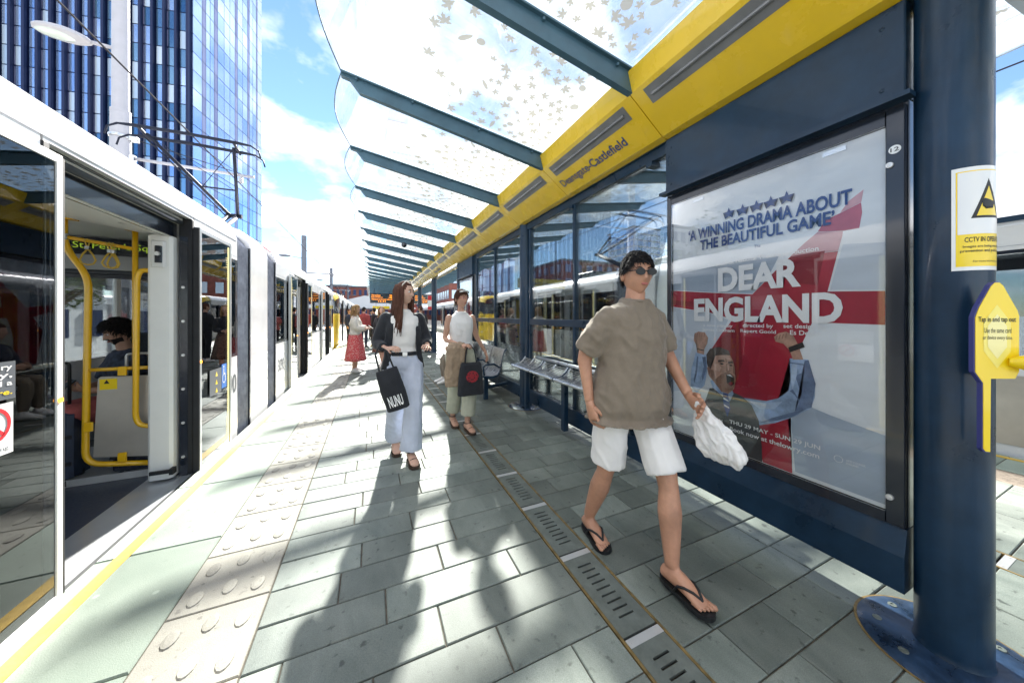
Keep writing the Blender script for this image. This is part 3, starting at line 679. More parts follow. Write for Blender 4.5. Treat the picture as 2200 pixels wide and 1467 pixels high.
# ================================================================== SHELTERS
def on_shelter(X): return lambda Y: (lambda u, v: (X, Y-u, v))
def shelter(y0, label, detail=True):
    T = thing('waiting_shelter', label, 'shelter', (XC, y0+3.9, 0.0), 'glazed waiting shelters')
    P = lambda n, mb, m, par=T, **k: link(n, mb, m, par, **k)
    # navy members
    P('top_rail', MB().box(XC-0.035, XC+0.035, y0+1.36, y0+6.45, 2.70, 2.783), 'navy')
    P('brackets', MB().box(XC-0.05, XC+0.05, y0+1.5, y0+1.56, 2.66, 2.70).box(XC-0.05, XC+0.05, y0+2.66, y0+2.72, 2.66, 2.7).box(XC-0.05, XC+0.05, y0+5.3, y0+5.36, 2.66, 2.7), 'navy')
    for (a, b) in ((1.36, 3.78), (4.08, 6.45)):
        P('mid_rail', MB().cbox(XC-0.03, XC+0.03, y0+a, y0+b, 1.262, 1.35, 0.004), 'navy')
        P('floor_rail', MB().cbox(XC-0.06, XC+0.06, y0+a+0.002, y0+b-0.002, 0.115, 0.30, 0.006), 'navy')
    for y in (1.345, 2.66, 3.80, 4.06, 5.30, 6.46):
        P('mullion', MB().cbox(XC-0.028, XC+0.028, y0+y-0.022, y0+y+0.022, 0.105, 2.78, 0.004), 'navy')
    for (a, b) in ((1.37, 2.636), (2.684, 3.776), (4.084, 5.276), (5.324, 6.436)):
        P('glass_pane', MB().box(XC-0.005, XC+0.005, y0+a, y0+b, 1.352, 2.698), 'clear_glass')
        P('glass_pane', MB().box(XC-0.005, XC+0.005, y0+a, y0+b, 0.302, 1.26), 'clear_glass')
    return T
def poster_unit(ya, label, rich, text=True):
    """navy advertising panel from ya to ya+1.23, its lit face towards -X"""
    T = thing('advertising_panel', label, 'advertising panel', (XC, ya+0.6, 0), 'poster panels of the shelters')
    P = lambda n, mb, m, par=T, **k: link(n, mb, m, par, **k)
    yb = ya+1.235
    P('header_panel', MB().cbox(2.125, 2.275, ya, yb, 2.355, 2.782, 0.005), 'navy')
    P('header_ledge', MB().box(2.06, 2.124, ya-0.03, yb+0.005, 2.332, 2.352), 'navy')
    P('kick_panel', MB().prism([(2.115, 0.345), (2.145, 0.46), (2.255, 0.46), (2.285, 0.345), (2.285, 0.19), (2.115, 0.19)], lambda u, v, d: (u, d, v), ya, yb), 'navy')
    P('cabinet', MB().box(2.165, 2.235, ya+0.002, yb-0.002, 0.462, 2.353), 'tram_dark')
    fr = MB()
    fr.cbox(2.135, 2.163, ya+0.004, ya+0.062, 0.463, 2.331, 0.003).cbox(2.135, 2.163, yb-0.042, yb-0.004, 0.463, 2.331, 0.003)
    fr.box(2.137, 2.163, ya+0.064, yb-0.044, 2.262, 2.331).box(2.137, 2.163, ya+0.064, yb-0.044, 0.463, 0.512)
    P('door_frame', fr, 'tram_dark')
    P('poster_glass', MB().box(2.1385, 2.1415, ya+0.064, yb-0.044, 0.513, 2.261), 'poster_glass')
    y_l, y_r, zb, zt = yb-0.046, ya+0.066, 0.515, 2.259
    po = MB(); po.poly([(2.156, y_l, zb), (2.156, y_r, zb), (2.156, y_r, zt), (2.156, y_l, zt)])
    po = P('poster', po, 'paper')
    # left origin of the print, u to the right, v up; layers stand 0.3 mm proud of each other
    K = (y_l-y_r)/1.149
    def face(layer): return lambda u, v: (2.1555-0.0008*layer, y_l-u*K, zb+v*(zt-zb)/1.77)
    cnt = [0]
    def shape(name, pts, m, layer):
        cnt[0] += 1; f = face(layer+0.03*cnt[0]); me = bpy.data.meshes.new(name); cl = []
        for p in pts: cl.append((min(1.147, max(0.002, p[0])), min(1.765, max(0.003, p[1]))))
        bm = bmesh.new(); vs_ = [bm.verts.new(f(*p)) for p in cl]; fc = bm.faces.new(vs_); bmesh.ops.triangulate(bm, faces=[fc]); bm.to_mesh(me); bm.free()
        return link(name, me, m, po)
    shape('red_cross', [(0.291, 0.629), (0.384, 0.775), (0.58, 1.034), (0.70, 1.16), (0.775, 1.232), (0.982, 1.228), (0.941, 1.028), (0.876, 0.862), (0.83, 0.74), (0.775, 0.53), (0.766, 0.299), (0.786, 0.004), (0.638, 0.004), (0.60, 0.10), (0.40, 0.10)], 'print_red', 1)
    shape('red_cross_reflect', [(0.775, 1.234), (0.845, 1.30), (0.90, 1.345), (1.0, 1.325), (0.998, 1.302), (0.982, 1.23)], 'print_red_reflect', 1)  # upper cross painted lighter, as a reflection on it would look
    shape('red_cross_top', [(0.90, 1.347), (0.93, 1.40), (0.99, 1.42), (1.066, 1.45), (1.07, 1.40), (1.06, 1.327), (1.0, 1.327)], 'print_red_reflect_mid', 1)
    shape('red_cross_tip', [(0.99, 1.422), (1.02, 1.47), (1.075, 1.51), (1.067, 1.452)], 'print_red_reflect', 1)
    shape('red_cross_arm', [(0, 0.968), (0, 1.095), (0.30, 1.06), (0.578, 1.031), (0.941, 1.024), (1.149, 1.013), (1.149, 0.855), (0.876, 0.862), (0.44, 0.88), (0.30, 0.92)], 'print_red', 1.5)
    shape('flag_fold', [(0.0, 1.10), (0.0, 1.22), (0.25, 1.235), (0.55, 1.26), (0.72, 1.245), (0.66, 1.12), (0.575, 1.036), (0.30, 1.064)], 'print_fold', 0.5)
    shape('flag_fold', [(0.0, 0.30), (0.0, 0.962), (0.30, 0.915), (0.43, 0.87), (0.38, 0.77), (0.288, 0.625), (0.26, 0.45), (0.12, 0.34)], 'print_fold_light', 0.5)
    shape('flag_fold', [(0.95, 1.032), (1.147, 1.018), (1.147, 1.24), (1.0, 1.26)], 'print_fold_light', 0.5)
    shape('flag_fold', [(0.80, 0.02), (0.78, 0.30), (0.80, 0.42), (0.95, 0.38), (1.147, 0.34), (1.147, 0.02)], 'print_fold', 0.5)
    shape('cross_fold', [(0.35, 0.72), (0.50, 0.85), (0.52, 0.60), (0.46, 0.40), (0.32, 0.45), (0.30, 0.62)], 'print_red_dark', 1.2)
    shape('cross_fold', [(0.0, 0.985), (0.0, 1.02), (0.30, 0.985), (0.56, 0.95), (0.56, 0.905), (0.30, 0.945)], 'print_red_dark', 1.8)
    shape('cross_fold', [(0.70, 1.15), (0.78, 1.235), (0.93, 1.24), (0.90, 1.06), (0.80, 1.08)], 'print_red_dark', 1.2)
    if not rich: return T
    F = face
    shape('figure_sleeve', [(0.195, 0.628), (0.276, 0.617), (0.284, 0.514), (0.262, 0.40), (0.20, 0.33), (0.152, 0.374), (0.158, 0.50)], 'print_shirt', 2)
    shape('figure_sleeve', [(0.775, 0.655), (0.859, 0.658), (0.868, 0.60), (0.890, 0.536), (0.888, 0.46), (0.872, 0.395), (0.80, 0.330), (0.70, 0.262), (0.62, 0.225), (0.50, 0.30), (0.47, 0.37), (0.536, 0.372), (0.655, 0.382), (0.72, 0.415), (0.769, 0.468), (0.778, 0.53)], 'print_shirt', 2)
    shape('sleeve_shade', [(0.845, 0.65), (0.862, 0.655), (0.892, 0.53), (0.875, 0.40), (0.80, 0.36), (0.83, 0.46), (0.80, 0.56), (0.83, 0.58)], 'print_shirt_dark', 3)
    shape('figure_vest', [(0.30, 0.385), (0.345, 0.40), (0.41, 0.30), (0.455, 0.395), (0.52, 0.378), (0.575, 0.335), (0.615, 0.25), (0.632, 0.10), (0.634, 0.004), (0.30, 0.004), (0.27, 0.10), (0.255, 0.25)], 'print_vest', 3)
    shape('figure_collar', [(0.305, 0.44), (0.345, 0.46), (0.455, 0.41), (0.465, 0.385), (0.43, 0.30), (0.40, 0.345), (0.325, 0.395)], 'print_shirt', 4)
    shape('figure_tie', [(0.395, 0.375), (0.43, 0.372), (0.445, 0.28), (0.425, 0.22), (0.40, 0.29)], 'print_navy', 5)
    shape('figure_fist', [(0.185, 0.765), (0.215, 0.782), (0.265, 0.778), (0.289, 0.742), (0.283, 0.70), (0.262, 0.66), (0.258, 0.618), (0.206, 0.626), (0.208, 0.67), (0.178, 0.715)], 'print_skin', 3)
    shape('figure_fist', [(0.697, 0.772), (0.72, 0.795), (0.757, 0.806), (0.79, 0.79), (0.815, 0.735), (0.838, 0.655), (0.79, 0.65), (0.775, 0.70), (0.745, 0.735), (0.705, 0.745)], 'print_skin', 3)
    shape('figure_watch', [(0.768, 0.716), (0.835, 0.752), (0.845, 0.725), (0.776, 0.688)], 'print_black', 4)
    shape('figure_head', [(0.286, 0.60), (0.30, 0.65), (0.36, 0.672), (0.43, 0.655), (0.462, 0.60), (0.474, 0.545), (0.478, 0.47), (0.468, 0.415), (0.43, 0.375), (0.385, 0.38), (0.33, 0.44), (0.30, 0.47), (0.288, 0.53)], 'print_skin', 5)
    shape('figure_hair', [(0.282, 0.56), (0.278, 0.62), (0.305, 0.665), (0.37, 0.684), (0.435, 0.664), (0.446, 0.635), (0.40, 0.632), (0.345, 0.622), (0.318, 0.575), (0.308, 0.52), (0.29, 0.535)], 'print_hair', 6)
    shape('figure_beard', [(0.315, 0.475), (0.345, 0.46), (0.385, 0.50), (0.43, 0.525), (0.474, 0.50), (0.476, 0.455), (0.464, 0.412), (0.43, 0.375), (0.385, 0.382), (0.345, 0.425)], 'print_skin_dark', 6)
    shape('figure_mouth', [(0.418, 0.50), (0.445, 0.512), (0.468, 0.492), (0.470, 0.45), (0.45, 0.43), (0.424, 0.448)], 'print_black', 7)
    shape('figure_brow', [(0.36, 0.592), (0.40, 0.600), (0.412, 0.588), (0.365, 0.578)], 'print_hair', 7)
    shape('figure_brow', [(0.43, 0.590), (0.46, 0.60), (0.466, 0.585), (0.434, 0.575)], 'print_hair', 7)
    shape('figure_eye', [(0.372, 0.572), (0.392, 0.578), (0.404, 0.570), (0.388, 0.564)], 'print_black', 7)
    shape('figure_eye', [(0.437, 0.570), (0.452, 0.575), (0.461, 0.567), (0.448, 0.562)], 'print_black', 7)
    shape('figure_nose', [(0.418, 0.575), (0.428, 0.575), (0.448, 0.527), (0.418, 0.523)], 'print_skin_dark', 7)
    shape('face_light', [(0.37, 0.625), (0.425, 0.635), (0.45, 0.605), (0.41, 0.603), (0.365, 0.60)], 'print_skin_light', 6.5)
    shape('face_light', [(0.335, 0.56), (0.365, 0.57), (0.385, 0.545), (0.375, 0.515), (0.345, 0.52)], 'print_skin_light', 6.5)
    shape('face_light', [(0.425, 0.57), (0.435, 0.57), (0.44, 0.535), (0.43, 0.53)], 'print_skin_light', 8)
    shape('face_shade', [(0.305, 0.52), (0.33, 0.52), (0.345, 0.47), (0.33, 0.445), (0.315, 0.465)], 'print_skin_dark', 6.2)
    shape('face_shade', [(0.462, 0.58), (0.474, 0.55), (0.477, 0.51), (0.462, 0.52)], 'print_skin_dark', 6.2)
    shape('brow_crease', [(0.412, 0.61), (0.420, 0.612), (0.424, 0.585), (0.417, 0.583)], 'print_skin_dark', 8)
    shape('teeth', [(0.424, 0.500), (0.445, 0.508), (0.463, 0.492), (0.445, 0.497)], 'print_white', 8)
    shape('tongue', [(0.432, 0.447), (0.45, 0.462), (0.464, 0.452), (0.45, 0.434)], 'print_red_dark', 8)
    for kf in range(5): shape('knuckle_line', [(0.186+0.018*kf, 0.742), (0.190+0.018*kf, 0.743), (0.193+0.018*kf, 0.772), (0.189+0.018*kf, 0.772)], 'print_skin_dark', 4)
    for kf in range(4): shape('knuckle_line', [(0.705+0.016*kf, 0.752+0.006*kf), (0.709+0.016*kf, 0.751+0.006*kf), (0.716+0.016*kf, 0.782+0.005*kf), (0.711+0.016*kf, 0.782+0.005*kf)], 'print_skin_dark', 4)
    shape('figure_bracelet', [(0.206, 0.657), (0.260, 0.652), (0.260, 0.645), (0.206, 0.65)], 'print_black', 4)
    shape('sleeve_light', [(0.785, 0.62), (0.812, 0.63), (0.808, 0.56), (0.79, 0.48), (0.78, 0.53)], 'print_shirt_light', 3)
    shape('sleeve_light', [(0.56, 0.36), (0.66, 0.372), (0.74, 0.40), (0.70, 0.345), (0.62, 0.325)], 'print_shirt_light', 3)
    shape('sleeve_fold', [(0.62, 0.24), (0.72, 0.285), (0.80, 0.335), (0.86, 0.395), (0.78, 0.345), (0.68, 0.285)], 'print_shirt_dark', 3)
    shape('sleeve_fold', [(0.775, 0.47), (0.80, 0.45), (0.83, 0.40), (0.815, 0.44), (0.79, 0.48)], 'print_shirt_dark', 3.5)
    shape('sleeve_fold', [(0.205, 0.60), (0.215, 0.60), (0.205, 0.48), (0.185, 0.40), (0.178, 0.42), (0.195, 0.50)], 'print_shirt_dark', 3)
    shape('sleeve_fold', [(0.245, 0.60), (0.272, 0.605), (0.278, 0.52), (0.25, 0.43), (0.24, 0.46), (0.258, 0.53)], 'print_shirt_dark', 3)
    shape('cuff_line', [(0.776, 0.633), (0.86, 0.630), (0.861, 0.624), (0.776, 0.627)], 'print_shirt_dark', 4)
    shape('tie_stripe', [(0.40, 0.345), (0.434, 0.333), (0.435, 0.322), (0.40, 0.334)], 'print_white', 6); shape('tie_stripe', [(0.403, 0.30), (0.438, 0.288), (0.439, 0.278), (0.404, 0.29)], 'print_white', 6)
    shape('vest_light', [(0.50, 0.36), (0.56, 0.335), (0.60, 0.25), (0.60, 0.12), (0.57, 0.12), (0.56, 0.24)], 'print_fold', 3.5) if False else None
    shape('figure_ear', [(0.285, 0.53), (0.302, 0.54), (0.308, 0.50), (0.297, 0.475)], 'print_skin_dark', 7)
    for (u, v) in ((0.436, 1.579), (0.523, 1.575), (0.604, 1.574), (0.682, 1.573), (0.762, 1.574)):
        pts = []
        for j in range(10): rr_ = 0.040 if j % 2 == 0 else 0.0165; a = R(90+36*j); pts.append((u+rr_*math.cos(a), v+rr_*math.sin(a)))
        shape('star', pts, 'print_navy', 8)
    def tx(body, u0, u1, v0, v1, m='print_white', b=0.012): fit_text(body, u0, u1, v0, v1, F(11), b, 'lettering', m, po)
    tx('\u2018A WINNING DRAMA ABOUT', 0.140, 1.037, 1.452, 1.532, 'print_navy', 0.028)
    tx('THE BEAUTIFUL GAME\u2019', 0.232, 0.972, 1.369, 1.442, 'print_navy', 0.028)
    tx('The', 0.592, 0.628, 1.318, 1.336, 'print_navy', 0.0)
    tx('The smash-hit', 0.291, 0.470, 1.240, 1.262, 'print_white', 0.004)
    tx('National Theatre production', 0.482, 0.907, 1.236, 1.270, 'print_white', 0.016)
    tx('DEAR', 0.364, 0.831, 1.060, 1.224, 'print_white', 0.042)
    tx('ENGLAND', 0.185, 1.003, 0.856, 1.022, 'print_white', 0.042)
    tx('a new play by', 0.257, 0.462, 0.815, 0.840, b=0.014); tx('James Graham', 0.249, 0.474, 0.783, 0.810, b=0.014)
    tx('directed by', 0.525, 0.695, 0.818, 0.848, b=0.016); tx('Rupert Goold', 0.511, 0.710, 0.785, 0.812, b=0.016)
    tx('set design by', 0.747, 0.941, 0.820, 0.851, b=0.016); tx('Es Devlin', 0.779, 0.914, 0.790, 0.816, b=0.016)
    tx('LOWRY', 0.271, 0.396, 0.131, 0.192, b=0.02)
    tx('THU 29 MAY - SUN 29 JUN', 0.441, 0.914, 0.176, 0.208, b=0.018); tx('Book now at thelowry.com', 0.444, 0.910, 0.128, 0.164, b=0.018)
    tx('ARTS COUNCIL', 1.015, 1.085, 0.168, 0.178, b=0.008); tx('ENGLAND', 1.015, 1.06, 0.154, 0.164, b=0.008)
    ring = []
    for j in range(16): ring.append((0.986+0.018*math.cos(2*math.pi*j/16), 0.168+0.018*math.sin(2*math.pi*j/16)))
    f = F(11); mbr = MB()
    for j in range(16):
        a, b2 = ring[j], ring[(j+1) % 16]; c = lambda p, k: (0.986+(p[0]-0.986)*k, 0.168+(p[1]-0.168)*k)
        mbr.poly([f(*a), f(*b2), f(*c(b2, 0.86)), f(*c(a, 0.86))])
    link('emblem', mbr, 'print_white', po)
    # clips along the top, number disc and locks on the frame
    for u in (0.16, 0.90): P('clip', MB().box(2.1515, 2.154, y_l-u-0.09, y_l-u, 2.222, 2.246), 'brushed_steel')
    for (z, n) in ((2.14, '12'),):
        mb = MB(); mb.rings([[(2.1335-0.0006*q, ya+0.033+0.019*math.cos(2*math.pi*j/20), z+0.019*math.sin(2*math.pi*j/20)) for j in range(20)] for q in (-1, 1)]); P('number_disc', mb, 'sign_white')
        fit_text(n, ya+0.046, ya+0.020, z-0.009, z+0.009, lambda u, v: (2.1322, u, v), 0.01, 'number', 'print_black', T)
    for z in (2.075, 0.585):
        mb = MB(); mb.rings([[(x, ya+0.048+r*math.cos(2*math.pi*j/16), z+r*math.sin(2*math.pi*j/16)) for j in range(16)] for x, r in ((2.136, 0.013), (2.126, 0.012), (2.125, 0.006), (2.128, 0.005))]); P('lock', mb, 'bright_steel', smooth='auto')
    for (yy, zz) in ((ya+0.07, 2.42), (ya+0.07, 2.70), (yb-0.05, 2.42), (yb-0.05, 2.70)):
        mb = MB(); mb.sphere((2.125, yy, zz), 0.004, 0.009, 0.009, 8, 6); P('rivet', mb, 'navy', smooth=True)
    return T
shelter(0.47, 'glass and navy steel shelter with the walking man passing its panes')
poster_unit(0.576, 'tall navy panel beside the round column, with the red cross theatre poster', True)
poster_unit(7.10, 'second poster panel, at the far end of the near shelter', False)
shelter(20.32, 'distant waiting shelter beyond the hanging departure screens')
poster_unit(20.45, 'poster panel on the distant shelter near the screens', False)
# framed notices on the glass
for i, (y0, y1, lab) in enumerate(((5.02, 5.62, 'framed pale blue notice on the shelter glass nearest the column'), (6.0, 6.55, 'framed notice with a red print on the shelter glass farther along'))):
    t = thing('notice_frame', lab, 'notice', (XC+0.03, y0, 1.6))
    link('frame', MB().box(XC+0.012, XC+0.03, y0, y1, 1.62, 2.26), 'navy', t)
    link('sheet', MB().box(XC+0.0075, XC+0.011, y0+0.03, y1-0.03, 1.65, 2.23), ('pane_teal', 'sign_red')[i] if i else 'pane_pale', t)
    for j in range(5): link('reflected_stripe', MB().box(XC+0.0058, XC+0.007, y0+0.05+j*0.10, y0+0.09+j*0.10, 1.78, 2.21), 'pane_teal', t)  # vertical blue stripes paint the glass tower's reflection onto the sheet

# ================================================================== BENCHES
def perch(ya, yb, s, label):
    T = thing('perch_bench', label, 'bench', (XC, (ya+yb)/2, 0.1), 'metal perch seats')
    f = lambda x: x if s == 0 else 2*XC-x
    n = 4; w = (yb-ya)/n
    curve = [(1.905, 0.655), (1.895, 0.675), (1.915, 0.692), (1.965, 0.688), (2.02, 0.700), (2.075, 0.738), (2.115, 0.790)]
    for k in range(n):
        a = ya+w*k+0.012; b = ya+w*(k+1)-0.012
        # slotted sheet: slats between the slots follow the curve, rolled front edge
        mb = MB(); e = 0.03
        for (p, q) in ((a, a+e), (b-e, b), ((a+b)/2-0.015, (a+b)/2+0.015)):
            mb.rings([[(f(x), p, z), (f(x), q, z), (f(x), q, z-0.006), (f(x), p, z-0.006)] for x, z in curve])
        fine = []
        for j in range(len(curve)-1):
            for t in range(3): u = t/3.; fine.append((curve[j][0]*(1-u)+curve[j+1][0]*u, curve[j][1]*(1-u)+curve[j+1][1]*u))
        for j in range(4, len(fine), 1):
            x, z = fine[j]; mb.box(min(f(x-0.0052), f(x+0.0052)), max(f(x-0.0052), f(x+0.0052)), a, b, z-0.005, z+0.0008)
        mb.tube([(f(1.905), a, 0.672), (f(1.905), b, 0.672)], 0.021, 10)
        link('seat_panel', mb, 'brushed_steel', T)
        if k: 
            mb = MB(); mb.rings([[(f(x-0.004), ya+w*k-0.010, z+0.004), (f(x-0.004), ya+w*k+0.010, z+0.004), (f(x-0.004), ya+w*k+0.010, z-0.02), (f(x-0.004), ya+w*k-0.010, z-0.02)] for x, z in curve]); link('band', mb, 'navy', T)
    link('back_tube', MB().tube([(f(2.13), ya+0.05, 0.815), (f(2.13), yb-0.35, 0.815)], 0.022, 12), 'brushed_steel', T, smooth=True)
    for y in (ya+0.45, ya+1.15, yb-0.25): link('leg', MB().cbox(f(2.03)-0.03, f(2.03)+0.03, y-0.035, y+0.035, 0.08, 0.70, 0.005), 'navy', T)
    link('bearer', MB().box(f(2.02)-0.02, f(2.02)+0.02, ya+0.05, yb-0.05, 0.655, 0.68), 'navy', T)
perch(1.95, 4.32, 0, 'steel perch seat in front of the shelter glass by the column')
perch(1.95, 4.32, 1, 'steel perch seat on the far side of the shelter glass')
def bench(ya, n, s, label):
    T = thing('seat_bench', label, 'bench', (XC, ya+n*0.275, 0.0), 'perforated metal benches')
    f = lambda x: x if s == 0 else 2*XC-x
    curve = [(1.545, 0.40), (1.535, 0.425), (1.56, 0.445), (1.65, 0.430), (1.78, 0.418), (1.86, 0.44), (1.90, 0.50), (1.925, 0.60), (1.955, 0.74), (1.985, 0.83), (2.02, 0.855)]
    for k in range(n):
        a = ya+0.55*k+0.014; b = ya+0.55*(k+1)-0.014
        mb = MB()
        for (p, q) in ((a, a+0.035), (b-0.035, b), ((a+b)/2-0.012, (a+b)/2+0.012)):
            mb.rings([[(f(x), p, z), (f(x), q, z), (f(x)+(0.003 if s == 0 else -0.003), q, z-0.006), (f(x)+(0.003 if s == 0 else -0.003), p, z-0.006)] for x, z in curve])
        fine = []
        for j in range(len(curve)-1):
            L_ = math.hypot(curve[j+1][0]-curve[j][0], curve[j+1][1]-curve[j][1]); m = max(1, round(L_/0.021))
            for t in range(m): u = t/m; fine.append((curve[j][0]*(1-u)+curve[j+1][0]*u, curve[j][1]*(1-u)+curve[j+1][1]*u))
        for x, z in fine: mb.box(f(x)-0.0065, f(x)+0.0065, a, b, z-0.006, z+0.0065)
        link('seat_panel', mb, 'brushed_steel', T)
    for k in range(n+1):
        y = ya+0.55*k; mb = MB(); mb.rings([[(f(x), y-0.013, z+0.008), (f(x), y+0.013, z+0.008), (f(x), y+0.013, z-0.022), (f(x), y-0.013, z-0.022)] for x, z in curve]); link('band', mb, 'navy', T)
        if k < n: link('armrest', MB().tube([(f(1.90), y, 0.56), (f(1.80), y, 0.62), (f(1.66), y, 0.615), (f(1.62), y, 0.58), (f(1.64), y, 0.45)], 0.016, 8), 'navy', T, smooth=True)
    for y in (ya+0.25, ya+n*0.55-0.25):
        link('leg', MB().cbox(f(1.75)-0.035, f(1.75)+0.035, y-0.03, y+0.03, 0.003, 0.40, 0.004), 'navy', T)
        link('strut', MB().tube([(f(1.77), y, 0.20), (f(2.16), y, 0.25)], 0.03, 8), 'navy', T)
bench(4.80, 4, 0, 'row of four perforated steel seats with backs beyond the column')
bench(4.70, 4, 1, 'row of steel seats with backs facing the right hand tram')

# ================================================================== SIGNS ON AND BESIDE THE COLUMN
def arc(r): return lambda u, v: (XC+r*math.cos(R(191)+u/0.1), 0.47+r*math.sin(R(191)+u/0.1), v)
T = thing('cctv_notice', 'white and yellow camera warning notice wrapped round the near column', 'sign', (XC, 0.47, 1.57))
def curved(name, pts, m, r, par):
    me = bpy.data.meshes.new(name); bm = bmesh.new(); vv = [bm.verts.new((p[0], p[1], 0)) for p in pts]; bm.faces.new(vv)
    bmesh.ops.triangulate(bm, faces=bm.faces[:])
    for k in range(1, 16):
        bmesh.ops.bisect_plane(bm, geom=bm.verts[:]+bm.edges[:]+bm.faces[:], plane_co=(k*0.0125, 0, 0), plane_no=(1, 0, 0))
    f = arc(r)
    for v in bm.verts: v.co = f(v.co.x, v.co.y)
    for fc in bm.faces: fc.smooth = True
    bm.to_mesh(me); bm.free(); return link(name, me, m, par)
rect = lambda a, b, c, d: [(a, c), (b, c), (b, d), (a, d)]
curved('sheet', rect(0, 0.19, 1.575, 1.975), 'sign_white', 0.1012, T)
curved('yellow_border', rect(0.010, 0.18, 1.590, 1.960), 'sign_yellow', 0.1016, T)
curved('white_field', rect(0.014, 0.176, 1.715, 1.956), 'sign_white', 0.1020, T)
curved('warning_triangle', [(0.045, 1.775), (0.145, 1.775), (0.095, 1.925)], 'print_black', 0.1024, T)
curved('triangle_face', [(0.059, 1.784), (0.131, 1.784), (0.095, 1.896)], 'sign_yellow', 0.1028, T)
curved('camera_symbol', [(0.075, 1.82), (0.083, 1.822), (0.086, 1.808), (0.094, 1.818), (0.112, 1.812), (0.118, 1.836), (0.082, 1.85), (0.074, 1.842)], 'print_black', 0.1032, T)
for body, u0, u1, v0, v1, bo in (('CCTV IN OPERATION', 0.030, 0.165, 1.684, 1.703, 0.012), ('Images are being recorded for', 0.026, 0.172, 1.660, 1.672, 0.01), ('prevention and public safety', 0.020, 0.168, 1.642, 1.656, 0.01), ('For more information contact', 0.05, 0.16, 1.606, 1.613, 0.004)):
    me = text_mesh(body, bo); xs = [v.co.x for v in me.vertices]; ys = [v.co.y for v in me.vertices]; a, b, c, d = min(xs), max(xs), min(ys), max(ys); f = arc(0.1025)
    for v in me.vertices: v.co = f(u0+(u1-u0)*(v.co.x-a)/(b-a), v0+(v1-v0)*(v.co.y-c)/(d-c))
    link('lettering', me, 'print_black', T)
# tap-in paddle
T = thing('tap_in_sign', 'yellow pointed tap in and tap out paddle with blue edge beside the column', 'sign', (2.14, 0.33, 0.95))
tdir = Vector((0.80, -0.60, 0)); ndir = Vector((-0.60, -0.80, 0)); org = Vector((2.024, 0.400, 0))
pp = lambda dep: (lambda u, v, d=0: tuple(org+tdir*(u*0.88)+ndir*(dep+d)+Vector((0, 0, v))))
out = [(0.034, 0.905), (0.026, 0.915), (0.026, 1.155), (0.0, 1.195), (0.0, 1.395), (0.012, 1.43), (0.052, 1.51), (0.064, 1.522), (0.078, 1.522), (0.09, 1.51), (0.135, 1.42), (0.14, 1.40), (0.14, 1.20), (0.128, 1.175), (0.05, 1.172), (0.048, 0.905)]
link('paddle', MB().prism(out, lambda u, v, d: pp(0.006)(u, v, d), 0.0, 0.016), 'sign_edge_blue', T)
link('face', MB().prism([(0.004+u*0.965, 1.215+(v-1.215)*0.99) for u, v in out], lambda u, v, d: pp(0.022)(u, v, d), 0.0, 0.002), 'sign_yellow', T)
def hexa(k): return [(0.071+k*p[0], 1.325+k*p[1]) for p in ((-0.048, -0.06), (-0.048, 0.06), (0, 0.13), (0.048, 0.06), (0.048, -0.06), (0, -0.13))]
link('pale_diamond', MB().poly([pp(0.0246)(*p) for p in hexa(0.88)]), 'sign_yellow_pale', T)
link('pale_diamond', MB().poly([pp(0.0252)(*p) for p in hexa(0.62)]), 'sign_yellow_paler', T)
fit_text('Tap in and tap out', 0.012, 0.128, 1.372, 1.396, pp(0.0258), 0.012, 'lettering', 'print_black', T)
fit_text('Use the same card', 0.030, 0.114, 1.338, 1.356, pp(0.0258), 0.0, 'lettering', 'print_black', T)
fit_text('or device every time.', 0.026, 0.118, 1.310, 1.328, pp(0.0258), 0.0, 'lettering', 'print_black', T)
c0 = org+tdir*0.095+ndir*0.024+Vector((0, 0, 1.235)); mb = MB(); mb.tube([c0, c0+ndir*0.02+tdir*0.025, c0+ndir*0.07+tdir*0.09], [0.014, 0.028, 0.046], 16); link('reader_cone', mb, 'sign_yellow', T, smooth='auto')
link('stem', MB().obox(org+tdir*0.07-ndir*0.012+Vector((0, 0, 1.25)), tdir*0.02, ndir*0.011, Vector((0, 0, 0.08))), 'sign_edge_blue', T)
